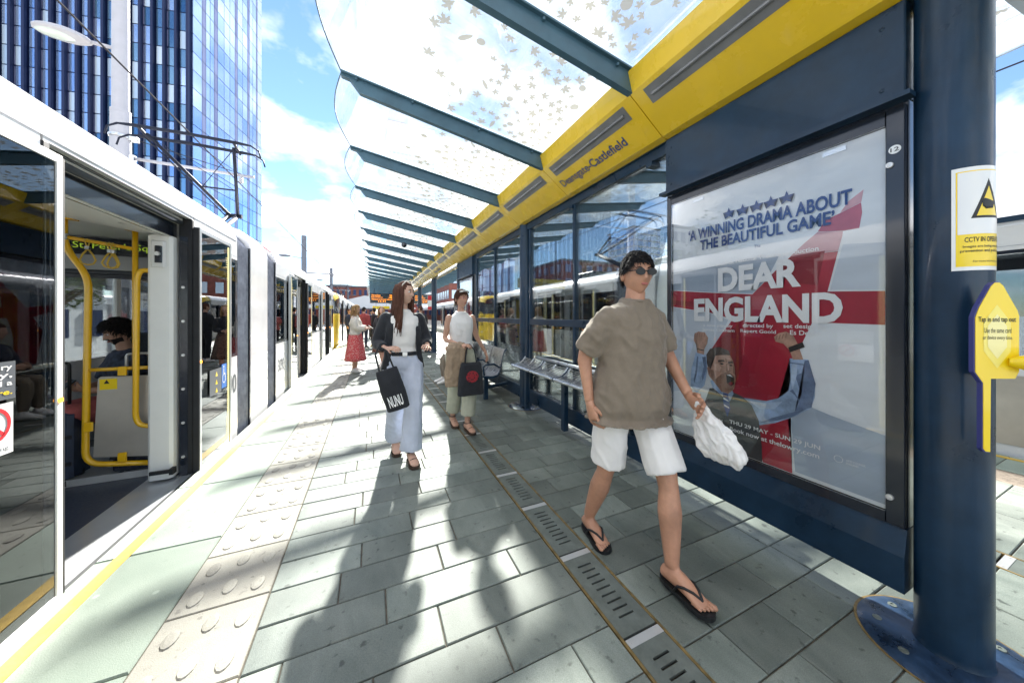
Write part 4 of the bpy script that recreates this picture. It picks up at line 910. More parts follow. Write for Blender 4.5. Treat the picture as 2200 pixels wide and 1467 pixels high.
# ================================================================== TRAMS
TZ0, TZW, TZT, TZC = -0.62, 0.92, 2.06, 2.30      # skirt, sill, window head, cant rail
ROOF = [(0.0, 2.30), (0.02, 2.38), (0.06, 2.46), (0.14, 2.54), (0.30, 2.60), (0.62, 2.64), (1.32, 2.66)]
WID = 2.64
class Tram:
    def __init__(s, label, X, sg, ya, yb, group='trams at the platform'):
        s.X, s.sg = X, sg
        s.T = thing('tram', label, 'tram', (X-sg*WID/2, (ya+yb)/2, -0.9), group)
        s.ya, s.yb = ya, yb
    def x(s, w): return s.X-s.sg*w          # w = distance in from the platform side
    def box(s, mb, w0, w1, y0, y1, z0, z1, c=0):
        a, b = sorted((s.x(w0), s.x(w1)))
        return mb.cbox(a, b, y0, y1, z0, z1, c) if c else mb.box(a, b, y0, y1, z0, z1)
    def P(s, n, mb, m, par=None, **k): return link(n, mb, m, par or s.T, **k)
    def shell(s, y0, y1, far=True, mroof='white_paint', z_eq=True):
        """roof, underframe, floor, ceiling and far wall of one section"""
        prof = [(s.x(w), z) for w, z in ROOF]+[(s.x(WID-w), z) for w, z in reversed(ROOF[:-1])]
        inn = [(s.x(WID-0.10), 2.26), (s.x(0.10), 2.26)]
        mb = MB(); mb.rings([[(x, y, z) for x, z in prof] for y in (y0, y1)], closed=False)
        mb.poly([(x, y0, z) for x, z in prof]); mb.poly([(x, y1, z) for x, z in prof])
        s.P('roof', mb, mroof, smooth='auto')
        mb = MB(); s.box(mb, 0.06, WID-0.06, y0+0.002, y1-0.002, 2.215, 2.255); s.P('ceiling', mb, 'interior_white')
        mb = MB(); s.box(mb, 0.05, WID-0.05, y0+0.002, y1-0.002, -0.09, -0.022); s.P('floor', mb, 'tram_floor')
        mb = MB(); s.box(mb, 0.08, WID-0.08, y0+0.05, y1-0.05, -0.60, -0.095); s.P('underframe', mb, 'rubber')
        if far:
            mb = MB(); s.box(mb, WID-0.05, WID, y0, y1, TZ0, 0.72); s.P('far_wall', mb, 'white_paint')
            mb = MB(); s.box(mb, WID-0.05, WID, y0, y1, TZT+0.002, 2.299); s.P('far_header', mb, 'interior_grey')
            y = y0+0.1
            while y < y1-0.3:
                e = min(y+1.35, y1-0.02)
                mb = MB(); s.box(mb, WID-0.03, WID-0.022, y, e-0.10, 0.722, TZT); s.P('far_window', mb, 'clear_glass')
                mb = MB(); s.box(mb, WID-0.052, WID+0.002, e-0.098, e-0.002, 0.722, TZT); s.P('far_pillar', mb, 'interior_white'); y = e
    def blank(s, y0, y1, m='white_paint'):
        mb = MB(); s.box(mb, 0.0, 0.05, y0, y1, TZ0, TZC); s.P('side_panel', mb, m)
    def window(s, y0, y1, frame=0.05, header=True):
        mb = MB(); s.box(mb, 0.0, 0.05, y0, y1, TZ0, TZW); s.P('lower_panel', mb, 'white_paint')
        if header: mb = MB(); s.box(mb, 0.0, 0.05, y0, y1, TZT, TZC-0.001); s.P('cant_panel', mb, 'white_paint')
        mb = MB(); s.box(mb, 0.004, 0.012, y0+frame, y1-frame, TZW+0.04, TZT-0.04); w = s.P('window', mb, 'tram_glass')
        fr = MB()
        for (a, b, c, d) in ((y0, y0+frame-.002, TZW+.001, TZT-.001), (y1-frame+.002, y1, TZW+.001, TZT-.001), (y0+frame, y1-frame, TZW+.001, TZW+.038), (y0+frame, y1-frame, TZT-.038, TZT-.001)):
            s.box(fr, 0.001, 0.045, a, b, c, d)
        link('window_frame', fr, 'tram_dark', w)
        se = MB(); s.box(se, -0.0015, 0.0, y0, y0+0.006, TZ0, TZC-0.01); s.box(se, -0.0015, 0.0, y0+0.008, y1-0.002, 0.20, 0.206); s.box(se, -0.0012, 0.0, y0+0.008, y1-0.002, 2.10, 2.105); s.P('panel_seams', se, 'bellow_grey')
    def bellows(s, y0, y1):
        n = 7; mb = MB(); st = (y1-y0)/(2*n)
        for k in range(2*n+1):
            pass
        prof = lambda i: [(s.x(i), TZ0), (s.x(i), 2.28), (s.x(0.12+i), 2.44), (s.x(0.5), 2.50-i*0.5), (s.x(WID-0.5), 2.50-i*0.5), (s.x(WID-0.12-i), 2.44), (s.x(WID-i), 2.28), (s.x(WID-i), TZ0)]
        rs = [[(x, y0+st*k, z) for x, z in prof(0.02 if k % 2 else 0.075)] for k in range(2*n+1)]
        mb.rings(rs, closed=False); s.P('bellows', mb, 'bellow_grey')
        mb = MB()
        for y in (y0+0.012, y1-0.012): s.box(mb, 0.004, 0.03, y-0.014, y+0.014, TZ0, 2.29)
        s.P('bellows_frame', mb, 'tram_dark')
        mb = MB(); s.box(mb, 0.1, WID-0.1, y0, y1, -0.09, -0.03); s.P('gangway_floor', mb, 'rubber')
    def leaf(s, y0, y1, inner, full=False):
        """plug door leaf standing proud of the side; inner = the y of its sealing edge"""
        o = -0.055
        D = MB(); w0, w1 = o, o+0.045; f = 0.035
        for (a, b, c, d) in ((y0, y0+f, -0.06, 2.20), (y1-f, y1, -0.06, 2.20), (y0+f, y1-f, -0.06, 0.02), (y0+f, y1-f, 2.155, 2.20)): s.box(D, w0, w1, a, b, c, d, 0.003)
        d_ = s.P('door_leaf', D, 'white_matt' if full and y1 < 3 else 'silver_paint')
        mb = MB(); s.box(mb, w0+0.006, w0+0.014, y0+f+.001, y1-f-.001, 0.021, 2.154); link('door_glass', mb, 'door_glass', d_)
        # dotted yellow edge band
        mb = MB(); e = 0.0125; yy = y1-f-0.055 if inner == 1 else y0+f+0.055
        a, b = (yy, y1-f-0.002) if inner == 1 else (y0+f+0.002, yy)
        xx = s.x(w0+0.0055)
        mb.poly([(xx, a, 0.03), (xx, b, 0.03), (xx, b, 2.14), (xx, a, 2.14)]); link('edge_band', mb, 'sign_yellow_paler', d_)
        if full:
            mb = MB(); sgn = -1 if inner == 1 else 1; st = a if inner == 1 else b
            for col in range(3):
                for k in range(int(2.0/0.024)):
                    y = st+sgn*(0.010+0.013*col); z = 0.05+0.024*k
                    if col and 0.33 < z < 1.9 and col > (1 if (z < 0.5 or z > 1.7) else 0): continue
                    if col == 0 or z < 0.33 or z > 1.9 or 0.62 < z < 0.80:
                        r = 0.0052; mb.poly([(xx, y+r*math.cos(t), z+r*math.sin(t)) for t in (0, 1.05, 2.1, 3.14, 4.19, 5.24)])
            link('edge_dots', mb, 'sign_yellow_paler', d_)
        mb = MB(); yb_ = (y0+0.017) if inner == 1 else (y1-0.017); xq = s.x(w0-0.004); mb.tube([(s.x(w0+0.001), yb_, 0.98), (xq, yb_, 0.98)], 0.013, 12); link('door_button', mb, 'orange_light', d_)
        mb = MB(); s.box(mb, w0+0.002, w0+0.043, (y0-0.012 if inner == 1 else y1+0.0005), (y0-0.0005 if inner == 1 else y1+0.012), -0.05, 2.19); link('rubber_seal', mb, 'rubber', d_)
        mb = MB(); s.box(mb, w0-0.002, w0+0.045, y0, y1, -0.125, -0.062, 0.004); link('kick_edge', mb, 'gold_rust', d_)
        return d_
    def door(s, y0, y1, full=False, opened=True):
        lw = (y1-y0)/2
        # header: recessed black box with a white inner lining
        mb = MB(); s.box(mb, 0.0, 0.04, y0, y1, 2.262, TZC-0.001); s.P('door_header', mb, 'white_paint')
        mb = MB(); s.box(mb, 0.11, 0.17, y0+0.002, y1-0.002, 2.09, 2.213); s.box(mb, 0.042, 0.168, y0+0.002, y1-0.002, 2.257, 2.285); s.P('door_mechanism', mb, 'tram_dark'); mb = MB(); mb.tube([(s.x(0.075), y0+0.03, 2.225), (s.x(0.075), y1-0.03, 2.225)], 0.022, 10); s.P('door_rail', mb, 'interior_dark', smooth=True)
        mb = MB(); s.box(mb, 0.0, 0.30, y0, y1, -0.075, -0.020); s.P('door_sill', mb, 'silver_paint')
        mb = MB(); s.box(mb, 0.0, 0.05, y0, y1, TZ0, -0.08); s.P('lower_panel', mb, 'white_paint')
        for (a, b) in ((y0-0.012, y0+0.03), (y1-0.03, y1+0.012)):
            mb = MB(); s.box(mb, -0.006, 0.085, a, b, -0.02, 2.262, 0.006); s.P('door_jamb', mb, 'rubber')
        if opened:
            s.leaf(y0-lw+0.03, y0+0.02, 0, full); s.leaf(y1-0.02, y1+lw-0.03, 1, full)
        else:
            s.leaf(y0+0.01, (y0+y1)/2-0.004, 1); s.leaf((y0+y1)/2+0.004, y1-0.01, 0)
    def cab(s, y0, y1):
        """sloping yellow nose; y1 is the tip (may be smaller than y0)"""
        n = 7; rs = []; dirn = 1 if y1 > y0 else -1; Ln = abs(y1-y0)
        half = []
        for k in range(n):
            t = k/(n-1.0); y = y0+dirn*Ln*math.sin(t*math.pi/2); ins = 0.62*(1-math.cos(t*math.pi/2))**1.4
            top = 2.60-0.85*(1-math.cos(t*math.pi/2))**1.3; mid = 0.95
            rs.append((y, ins, top))
        def ring(y, i, top): return [(s.x(i), y, TZ0), (s.x(i), y, 0.55), (s.x(i), y, min(1.5, top-0.5)), (s.x(i+0.03), y, top-0.32), (s.x(i+0.16), y, top-0.08), (s.x(i+0.45), y, top), (s.x(WID-i-0.45), y, top), (s.x(WID-i-0.16), y, top-0.08), (s.x(WID-i-0.03), y, top-0.32), (s.x(WID-i), y, min(1.5, top-0.5)), (s.x(WID-i), y, 0.55), (s.x(WID-i), y, TZ0)]
        R_ = [ring(*r) for r in rs]
        mb = MB(); mb.rings(R_, closed=True); c = s.P('cab_nose', mb, 'tram_yellow', smooth='auto')
        # black glazing laid over the nose and its sides
        g = MB(); off = 0.006
        def lay(a, b, k0, k1):
            for k in range(k0, k1):
                A, B = R_[k], R_[k+1]; quad = [A[a], A[b], B[b], B[a]]
                q = [Vector(p) for p in quad]; nrm = (q[1]-q[0]).cross(q[3]-q[0]).normalized()
                ctr = Vector((s.x(WID/2), y0, 1.0))
                if (q[0]-ctr).dot(nrm) < 0: nrm = -nrm
                g.poly([p+nrm*off for p in q])
        lay(2, 3, 0, n-1); lay(8, 9, 0, n-1)
        for a in (3, 4, 5, 6, 7): lay(a, a+1, 3, n-1)
        link('windscreen', g, 'tram_dark', c)
        yt = y1; f = MB(); ins = rs[-1][1]
        f.box(min(s.x(ins+0.08), s.x(WID-ins-0.08)), max(s.x(ins+0.08), s.x(WID-ins-0.08)), min(yt+dirn*0.002, yt+dirn*0.02), max(yt+dirn*0.002, yt+dirn*0.02), 0.62, 1.40)
        link('front_glass', f, 'tram_dark', c)
        for w in (ins+0.18, WID-ins-0.18):
            mb = MB(); xx = s.x(w); mb.box(xx-0.09, xx+0.09, min(yt+dirn*0.003, yt+dirn*0.03), max(yt+dirn*0.003, yt+dirn*0.03), 0.10, 0.24); link('headlight', mb, 'lamp_glass', c)
        mb = MB(); mb.box(min(s.x(ins+0.3), s.x(WID-ins-0.3)), max(s.x(ins+0.3), s.x(WID-ins-0.3)), min(yt+dirn*0.022, yt+dirn*0.024), max(yt+dirn*0.022, yt+dirn*0.024), 1.22, 1.34); link('destination_display', mb, 'led_orange', c)
        mb = MB(); mb.box(min(s.x(ins+0.1), s.x(WID-ins-0.1)), max(s.x(ins+0.1), s.x(WID-ins-0.1)), min(yt, yt+dirn*0.22), max(yt, yt+dirn*0.22), -0.55, -0.15); link('bumper', mb, 'rubber', c)
    def side(u0, v): pass
    def face(s, off=-0.003):
        """(u,v) on the side: u runs the way the writing reads for a viewer on the platform"""
        return lambda u, v: (s.x(off), u, v)
    def seats(s, ys, w):
        for y in ys:
            for d in w:
                mb = MB(); xx = s.x(d); mb.cbox(xx-0.21, xx+0.21, y-0.21, y+0.21, 0.30, 0.44, 0.03); a = s.P('seat', mb, 'seat_fabric')
                mb = MB(); mb.cbox(xx-0.21, xx+0.21, y+0.17, y+0.26, 0.44, 1.10, 0.03); link('seat_back', mb, 'seat_fabric', a)
# ---- near tram on the left
A = Tram('white tram with open doors standing along the left platform edge', -1.475, 1, -4, 17)
A.shell(-3.4, 4.83); A.shell(5.30, 6.05); A.shell(6.52, 15.3)
A.window(-3.3, 1.62); A.box; 
A.door(2.36, 3.80, True)
# side wall pieces hidden by and beside the open leaves
A.window(1.62, 2.345); A.window(3.815, 4.83)
A.bellows(4.83, 5.30); A.blank(5.30, 6.05); A.bellows(6.05, 6.52)
A.window(6.52, 7.92); A.door(7.94, 9.16, True); A.window(9.18, 12.30); A.door(12.32, 13.54, True); A.window(13.56, 15.30)
A.cab(15.30, 16.55)
mb = MB(); A.box(mb, -0.004, 0.0, 10.45, 10.53, 0.42, 0.60); A.P('marker_light', mb, 'orange_light')
F = A.face()
# numbers on the flanks: on this side writing runs from far to near? the viewer faces -X, so text runs towards +Y
fit_text('3090', 4.36, 4.80, 0.50, 0.72, F, 0.004, 'fleet_number', 'sign_grey', A.T)
fit_text('3090', 6.66, 7.06, 0.42, 0.64, F, 0.004, 'fleet_number', 'sign_grey', A.T)
# access badge and notices on the far leaf of the near door
G = A.face(-0.0595)
def plate(n, y0, y1, z0, z1, m, par=A.T, d=0.0): 
    x = A.x(-0.058-d); return link(n, MB().poly([(x, y0, z0), (x, y1, z0), (x, y1, z1), (x, y0, z1)]), m, par)
plate('notice_sticker', 3.96, 4.22, 0.62, 0.87, 'sign_grey'); 
for z in (0.66, 0.74, 0.82): 
    x = A.x(-0.0592); link('warning_symbol', MB().poly([(x, 4.08, z-0.025), (x, 4.13, z-0.025), (x, 4.105, z+0.025)]), 'sign_yellow', A.T)
plate('access_badge', 4.225, 4.345, 0.645, 0.895, 'sign_blue', d=0.0006)
x = A.x(-0.0600); w_ = MB()
w_.poly([(x, 4.272+0.012*math.cos(t), 0.865+0.014*math.sin(t)) for t in [2*math.pi*j/10 for j in range(10)]])
w_.poly([(x, 4.262, 0.78), (x, 4.276, 0.78), (x, 4.28, 0.845), (x, 4.264, 0.845)]).poly([(x, 4.264, 0.80), (x, 4.264, 0.785), (x, 4.305, 0.785), (x, 4.305, 0.80)]).poly([(x, 4.295, 0.79), (x, 4.308, 0.79), (x, 4.325, 0.72), (x, 4.312, 0.715)])
for j in range(12):
    a0, a1 = R(110+250*j/12.), R(110+250*(j+1)/12.); c = (4.277, 0.745); q = lambda a, r: (x, c[0]+r*0.8*math.cos(a), c[1]+r*math.sin(a)); w_.poly([q(a0, .05), q(a1, .05), q(a1, .04), q(a0, .04)])
link('wheelchair_symbol', w_, 'sign_white', A.T)
# stickers on the near leaf (left edge of the picture)
plate('fare_notice', 1.80, 2.140, 1.045, 1.205, 'sign_grey'); plate('fine_notice', 1.80, 2.130, 0.815, 1.03, 'sign_white', d=0.0002)
for (b_, z, m_) in (('Tap in every', 1.172, 'sign_white'), ('journey,', 1.138, 'sign_white'), ('be charged a', 1.104, 'sign_white'), ('penalty fare.', 1.066, 'sign_yellow')):
    fit_text(b_, 1.84, 2.125, z-0.008, z+0.021, A.face(-0.0592), 0.012, 'lettering', m_, A.T)
w_ = MB(); x = A.x(-0.0596)
for j in range(24):
    a0, a1 = 2*math.pi*j/24, 2*math.pi*(j+1)/24; c = (2.045, 0.945); q = lambda a, r: (x, c[0]+r*math.cos(a), c[1]+r*math.sin(a)); w_.poly([q(a0, .075), q(a1, .075), q(a1, .060), q(a0, .060)])
w_.poly([(x, 1.995, 0.985), (x, 2.005, 0.995), (x, 2.095, 0.905), (x, 2.085, 0.895)])
link('prohibition_ring', w_, 'sign_red', A.T)
fit_text('smoking', 1.98, 2.11, 0.828, 0.85, A.face(-0.0592), 0.0, 'lettering', 'sign_grey', A.T)
# seam lines and a red line along the cant rail
link('cant_line', MB().box(A.x(0.085), A.x(0.075), 5.32, 15.2, 2.472, 2.484), 'sign_red', A.T)
link('gutter', MB().box(A.x(-0.004), A.x(0.0), 2.0, 4.8, 2.285, 2.297), 'bellow_grey', A.T)
# ---------------- interior seen through the open door
mb = MB(); mb.prism([(-1.60, 2.085), (-1.585, 2.105), (-2.32, 2.214), (-2.32, 2.205)], lambda u, v, d: (u, d, v), 1.5, 3.86); A.P('ceiling_panel', mb, 'interior_white')
link('ceiling_light', MB().cyl((-1.75, 3.45), 0.025, 2.108, 2.116, 14), 'brushed_steel', A.T)
# white pillar at the far side of the doorway with the emergency handle
mb = MB().cbox(-1.735, -1.575, 3.70, 3.90, -0.021, 2.10, 0.02); A.P('door_pillar', mb, 'interior_white')
mb = MB().cbox(-1.70, -1.61, 3.672, 3.70, 1.80, 2.04, 0.012); h_ = A.P('release_housing', mb, 'white_matt')
link('release_handle', MB().cbox(-1.668, -1.622, 3.655, 3.672, 1.84, 1.99, 0.006), 'tram_dark', h_); link('release_knob', MB().tube([(-1.645, 3.655, 1.92), (-1.645, 3.640, 1.92)], 0.018, 12), 'brushed_steel', h_)
for z in (0.15, 0.45, 0.75, 1.05, 1.35, 1.65): mb = MB(); mb.tube([(-1.528, 3.765, z), (-1.528, 3.757, z)], 0.012, 10); A.P('jamb_bolt', mb, 'bright_steel')
A.P('jamb_strip', MB().box(-1.556, -1.500, 3.766, 3.772, -0.02, 2.10), 'tram_dark')
A.P('door_arm', MB().box(-1.70, -1.55, 3.655, 3.67, 0.06, 0.09).box(-1.57, -1.545, 3.64, 3.70, 0.05, 0.10), 'black')
# draught screen: bent yellow pole, loop handle, panel
YS = 3.86
def bend(pts, n=5, k=0.11):
    out = [Vector(pts[0])]
    for i in range(1, len(pts)-1):
        p, c, q = Vector(pts[i-1]), Vector(pts[i]), Vector(pts[i+1]); a = c+(p-c).normalized()*min(k, (p-c).length*0.45); b = c+(q-c).normalized()*min(k, (q-c).length*0.45)
        for j in range(n+1): t = j/n; out.append(a*(1-t)**2+c*2*t*(1-t)+b*t*t)
    out.append(Vector(pts[-1])); return out
sc = thing('draught_screen', 'yellow tubular frame with grey steel panel inside the open tram door', 'screen', (-2.0, YS, -0.02))
link('frame_tube', MB().tube(bend([(-2.30, YS, 2.20), (-2.30, YS, 1.97), (-2.16, YS, 1.72), (-2.18, YS, 0.16), (-1.735, YS, 0.10)]), 0.022, 12), 'rail_yellow', sc, smooth=True)
link('upper_clamp', MB().tube([(-2.30, YS, 2.07), (-2.30, YS, 2.02)], 0.028, 12), 'brushed_steel', sc, smooth='auto')
link('cross_tube', MB().tube([(-2.17, YS, 0.945), (-1.735, YS, 0.945)], 0.016, 10), 'rail_yellow', sc, smooth=True)
link('loop_handle', MB().tube(bend([(-1.735, YS-0.07, 1.79), (-1.835, YS-0.07, 1.79), (-1.845, YS-0.07, 0.47), (-1.735, YS-0.07, 0.44)]), 0.020, 12), 'rail_yellow', sc, smooth=True)
link('ceiling_pole', MB().tube([(-1.905, YS+0.05, 2.16), (-1.905, YS+0.05, 0.95)], 0.019, 12), 'rail_yellow', sc, smooth=True)
link('pole_foot', MB().box(-2.37, -2.23, YS-0.03, YS+0.03, 2.185, 2.20), 'rail_yellow', sc); link('pole_foot', MB().box(-1.96, -1.85, YS+0.02, YS+0.08, 2.145, 2.158), 'rail_yellow', sc)
pn = link('panel', MB().prism(bend([(-2.115, YS, 0.55), (-2.13, YS, 0.20), (-1.74, YS, 0.16), (-1.74, YS, 0.88), (-2.095, YS, 0.89), (-2.115, YS, 0.55)], k=0.03)[:-1] and [(-2.128, 0.215), (-1.742, 0.165), (-1.742, 0.875), (-2.085, 0.885), (-2.10, 0.87)], lambda u, v, d: (u, YS+d, v), -0.012, 0.004), 'steel_panel', sc)
for (x_, z_) in ((-1.95, 0.92), (-1.95, 0.185), (-2.15, 0.47)): link('clamp', MB().cbox(x_-0.028, x_+0.028, YS-0.03, YS-0.014, z_-0.035, z_+0.045, 0.005), 'rail_yellow', sc)
link('camera_sticker', MB().box(-2.09, -1.985, YS-0.0145, YS-0.013, 0.775, 0.865), 'sign_yellow', pn)
link('camera_symbol', MB().poly([(-2.065, YS-0.015, 0.825), (-2.03, YS-0.015, 0.825), (-2.0475, YS-0.015, 0.858)]), 'print_black', pn)
# hand rail with straps
link('grab_rail', MB().tube([(-2.62, YS, 2.055), (-2.30, YS, 2.045), (-1.905, YS+0.05, 1.985)], 0.015, 10), 'rail_yellow', sc, smooth=True)
def hang(x0, z0, tw, lab):
    t = thing('strap_handle', lab, 'strap', (x0, YS, z0-0.16), 'strap handles in the tram'); ca, sa = math.cos(tw), math.sin(tw)
    pts = [(x0+ca*a, YS+sa*a, z0+b) for a, b in ((0.0, -0.06), (0.028, -0.11), (0.042, -0.155), (0.03, -0.185), (0, -0.195), (-0.03, -0.185), (-0.042, -0.155), (-0.028, -0.11), (0.0, -0.06))]
    link('loop', MB().tube(pts, 0.0065, 8), 'strap', t, smooth=True); link('buckle', MB().box(x0-0.012, x0+0.012, YS-0.012, YS+0.012, z0-0.066, z0-0.04), 'brushed_steel', t)
    link('webbing', MB().tube([(x0-0.004, YS, z0-0.045), (x0-0.012, YS-0.016, z0+0.01), (x0-0.004, YS, z0+0.02), (x0+0.006, YS+0.016, z0+0.01), (x0, YS, z0-0.045)], 0.005, 6), 'strap', t)
hang(-2.165, 2.018, 0.2, 'yellow strap handle hanging nearest the bent pole'); hang(-2.035, 2.0, 0.5, 'yellow strap handle hanging nearer the straight pole'); hang(-2.015, 1.997, -0.2, 'yellow strap handle overlapping the one by the straight pole')
# next-stop display across the aisle
ds = thing('next_stop_display', 'dark display with green dot letters inside the tram', 'display', (-2.5, 4.6, 1.95))
link('case', MB().box(-3.3, -1.62, 4.74, 4.80, 2.03, 2.20), 'tram_dark', ds)
fit_text('Next stop: St. Peter\u2019s Square', -3.25, -2.02, 2.07, 2.155, lambda u, v: (u, 4.737, v), 0.0, 'lettering', 'led_green', ds)
A.P('bulkhead', MB().box(-4.05, -1.55, 4.80, 4.828, 1.88, 2.21), 'interior_grey')
# gangway arch rings seen behind the pole
for k in range(5):
    y = 4.86+k*0.10; pts = [(-3.95, y, 0.0), (-3.95, y, 1.55), (-3.88, y, 1.75), (-3.7, y, 1.86), (-1.95, y, 1.86), (-1.76, y, 1.75), (-1.70, y, 1.55), (-1.70, y, 0.0)]
    A.P('gangway_rib', MB().tube(bend(pts, 4, 0.15), 0.032, 8), 'bellow_grey' if k % 2 else 'interior_dark', smooth=True)
A.P('gangway_wall', MB().box(-4.05, -3.99, 4.84, 5.29, -0.02, 2.1).box(-1.66, -1.60, 4.84, 5.29, -0.02, 2.1), 'interior_grey')
A.P('side_lining', MB().box(-4.04, -4.0, 3.9, 4.8, -0.02, 0.9), 'interior_dark')
A.P('raised_floor', MB().prism([(-1.53, 3.905), (-4.0, 3.905), (-4.0, 4.8), (-1.53, 4.8)], lambda u, v, d: (u, v, d), -0.021, 0.035), 'interior_grey')
A.P('floor_trim', MB().box(-4.0, -1.745, 3.895, 3.904, -0.02, 0.038), 'bright_steel')
A.seats((1.0, 2.1), (2.1, )); 
for (x_, y_) in ((-3.7, 3.4), ): pass
A.seats((7.6, 9.8, 10.7, 11.6), (0.45, 2.2)); A.seats((14.2, ), (0.45, 2.2))
for (y, w) in ((7.5, 0.9), (9.4, 0.9), (11.0, 1.7), (12.0, 0.9), (14.0, 0.9)):
    A.P('grab_pole', MB().tube([(A.x(w), y, -0.02), (A.x(w), y, 2.21)], 0.018, 10), 'rail_yellow', smooth=True)
for y in (9.10, 13.48):
    A.P('door_pillar', MB().cbox(-1.75, -1.58, y-0.02, y+0.12, -0.021, 2.09, 0.015), 'interior_white')
# ---- the unit coupled behind it
B = Tram('second white and yellow tram unit coupled beyond the near tram', -1.475, 1, 17, 46)
B.cab(18.4, 17.1); B.shell(18.4, 32); B.shell(32.5, 45)
y = 18.42
for k in range(3): B.window(y, y+1.5); B.door(y+1.52, y+2.74, False, False); y += 2.76+1.4; B.window(y-1.38, y-0.02)
B.window(y, 32); B.bellows(32, 32.5); B.window(32.5, 45)
# ---- right hand tram
Dd = Tram('white tram standing at the right platform edge behind the shelter glass', 5.885, -1, -8, 17)
Dd.shell(-7, 6.2); Dd.shell(6.7, 16.0)
Dd.window(-6.9, -1.0); Dd.door(-0.98, 0.24, False, False); Dd.window(0.26, 2.7); Dd.blank(2.72, 3.2); Dd.window(3.22, 4.6); Dd.blank(4.62, 6.2); Dd.bellows(6.2, 6.7)
Dd.window(6.72, 8.2); Dd.window(8.22, 9.6); Dd.door(9.62, 10.84, False, False); Dd.window(10.86, 12.4); Dd.door(12.42, 13.64, False, False); Dd.window(13.66, 16.0); Dd.cab(16.0, 17.3)
Ff = Dd.face()
fit_text('3147', 9.52, 9.02, 0.56, 0.78, Ff, 0.006, 'fleet_number', 'sign_grey', Dd.T)
fit_text('Metrolink', 6.10, 4.80, 0.46, 0.72, Ff, 0.004, 'operator_name', 'sign_grey', Dd.T)
mb = MB(); Dd.box(mb, -0.004, 0, 11.5, 11.58, 0.5, 0.66); Dd.P('marker_light', mb, 'orange_light')
for (a_, b_) in ((0.35, 0.95), (0.2, 0.8)):
    pass
mb = MB()
for i in range(6):
    for j in range(6):
        yy = 0.62+0.03*i; zz = 1.72+0.03*j; x_ = Dd.x(0.002); mb.poly([(x_, yy+0.008*math.cos(t), zz+0.008*math.sin(t)) for t in (0, 1.05, 2.1, 3.14, 4.19, 5.24)])
Dd.P('door_dots', mb, 'sign_yellow_paler')
mb = MB(); Dd.box(mb, -0.006, -0.002, 0.3, 1.4, 0.10, 0.80); Dd.P('equipment_panel', mb, 'steel_panel')
mb = MB(); Dd.box(mb, -0.012, 0.0, -1.2, 2.6, 2.345, 2.40); Dd.P('rain_gutter', mb, 'navy')
mb = MB(); Dd.box(mb, 0.7, 1.9, 4.0, 6.0, 2.66, 2.86, 0.03); Dd.P('roof_box', mb, 'white_matt'); mb = MB(); Dd.box(mb, 0.7, 1.9, 8.4, 9.6, 2.66, 2.86, 0.03); Dd.P('roof_box', mb, 'interior_dark')
Dd.seats((7.4, 8.8, 11.4, 14.4), (0.5, 2.2)); 
for y in (8.1, 11.2, 12.2): Dd.P('grab_pole', MB().tube([(Dd.x(0.6), y, -0.02), (Dd.x(0.6), y, 2.21)], 0.018, 10), 'rail_yellow', smooth=True)
E2 = Tram('tram with yellow nose arriving behind the right hand tram', 5.885, -1, 23, 46)
E2.cab(24.6, 23.3); E2.shell(24.6, 44); E2.window(24.62, 28); E2.door(28.02, 29.3, False, False); E2.window(29.32, 44)

# ================================================================== OVERHEAD LINE
def pantograph(Tr, xc, yh, zh, yk, zk, yb, zb, label):
    t = thing('pantograph', label, 'pantograph', (xc, yb, zb))
    for (dy, dz, w) in ((0.0, 0.0, 0.66), (0.26, -0.05, 0.66)):
        pts = [(xc-0.98, yh+dy, zh+dz-0.20), (xc-0.95, yh+dy, zh+dz-0.08), (xc-0.84, yh+dy, zh+dz-0.01), (xc-w, yh+dy, zh+dz), (xc, yh+dy, zh+dz+0.012), (xc+w, yh+dy, zh+dz), (xc+0.84, yh+dy, zh+dz-0.01), (xc+0.95, yh+dy, zh+dz-0.08), (xc+0.98, yh+dy, zh+dz-0.20)]
        link('collector_bow', MB().tube(pts, [0.012, 0.013, 0.016, 0.028, 0.028, 0.028, 0.016, 0.013, 0.012], 8), 'panto', t, smooth=True)
    for s_ in (-1, 1):
        link('head_link', MB().tube([(xc+s_*0.60, yh-0.03, zh-0.01), (xc+s_*0.60, yh+0.30, zh-0.07)], 0.022, 8), 'panto', t)
        link('upper_arm', MB().tube([(xc+s_*0.56, yh+0.13, zh-0.05), (xc+s_*0.07, yk, zk)], [0.026, 0.032], 10), 'panto', t, smooth=True)
        link('lower_arm', MB().tube([(xc+s_*0.07, yk, zk), (xc+s_*0.10, yb, zb+0.10)], 0.042, 10), 'panto', t, smooth=True)
    link('cross_stay', MB().tube([(xc-0.31, yh+0.13+(yk-yh)*0.53, zh-0.05+(zk-zh)*0.53), (xc+0.31, yh+0.13+(yk-yh)*0.53, zh-0.05+(zk-zh)*0.53)], 0.016, 8), 'panto', t)
    for s_ in (-1, 1): link('stay_wire', MB().tube([(xc+s_*0.5, yh+0.2, zh-0.1), (xc-s_*0.28, yh+0.13+(yk-yh)*0.55, zh-0.05+(zk-zh)*0.55)], 0.006, 6), 'panto', t)
    link('knee_bar', MB().tube([(xc-0.14, yk, zk), (xc+0.14, yk, zk)], 0.05, 10), 'panto', t)
    link('guide_rod', MB().tube([(xc-0.62, yh+0.2, zh-0.08), (xc-0.4, yh+0.5, zh-0.35), (xc-0.10, yk-0.1, zk-0.06)], 0.012, 6), 'panto', t)
    link('base_frame', MB().box(xc-0.45, xc+0.45, yb-0.4, yb+0.4, 2.66, 2.74).box(xc-0.12, xc+0.12, yb-0.12, yb+0.12, 2.74, zb+0.14), 'interior_grey', t)
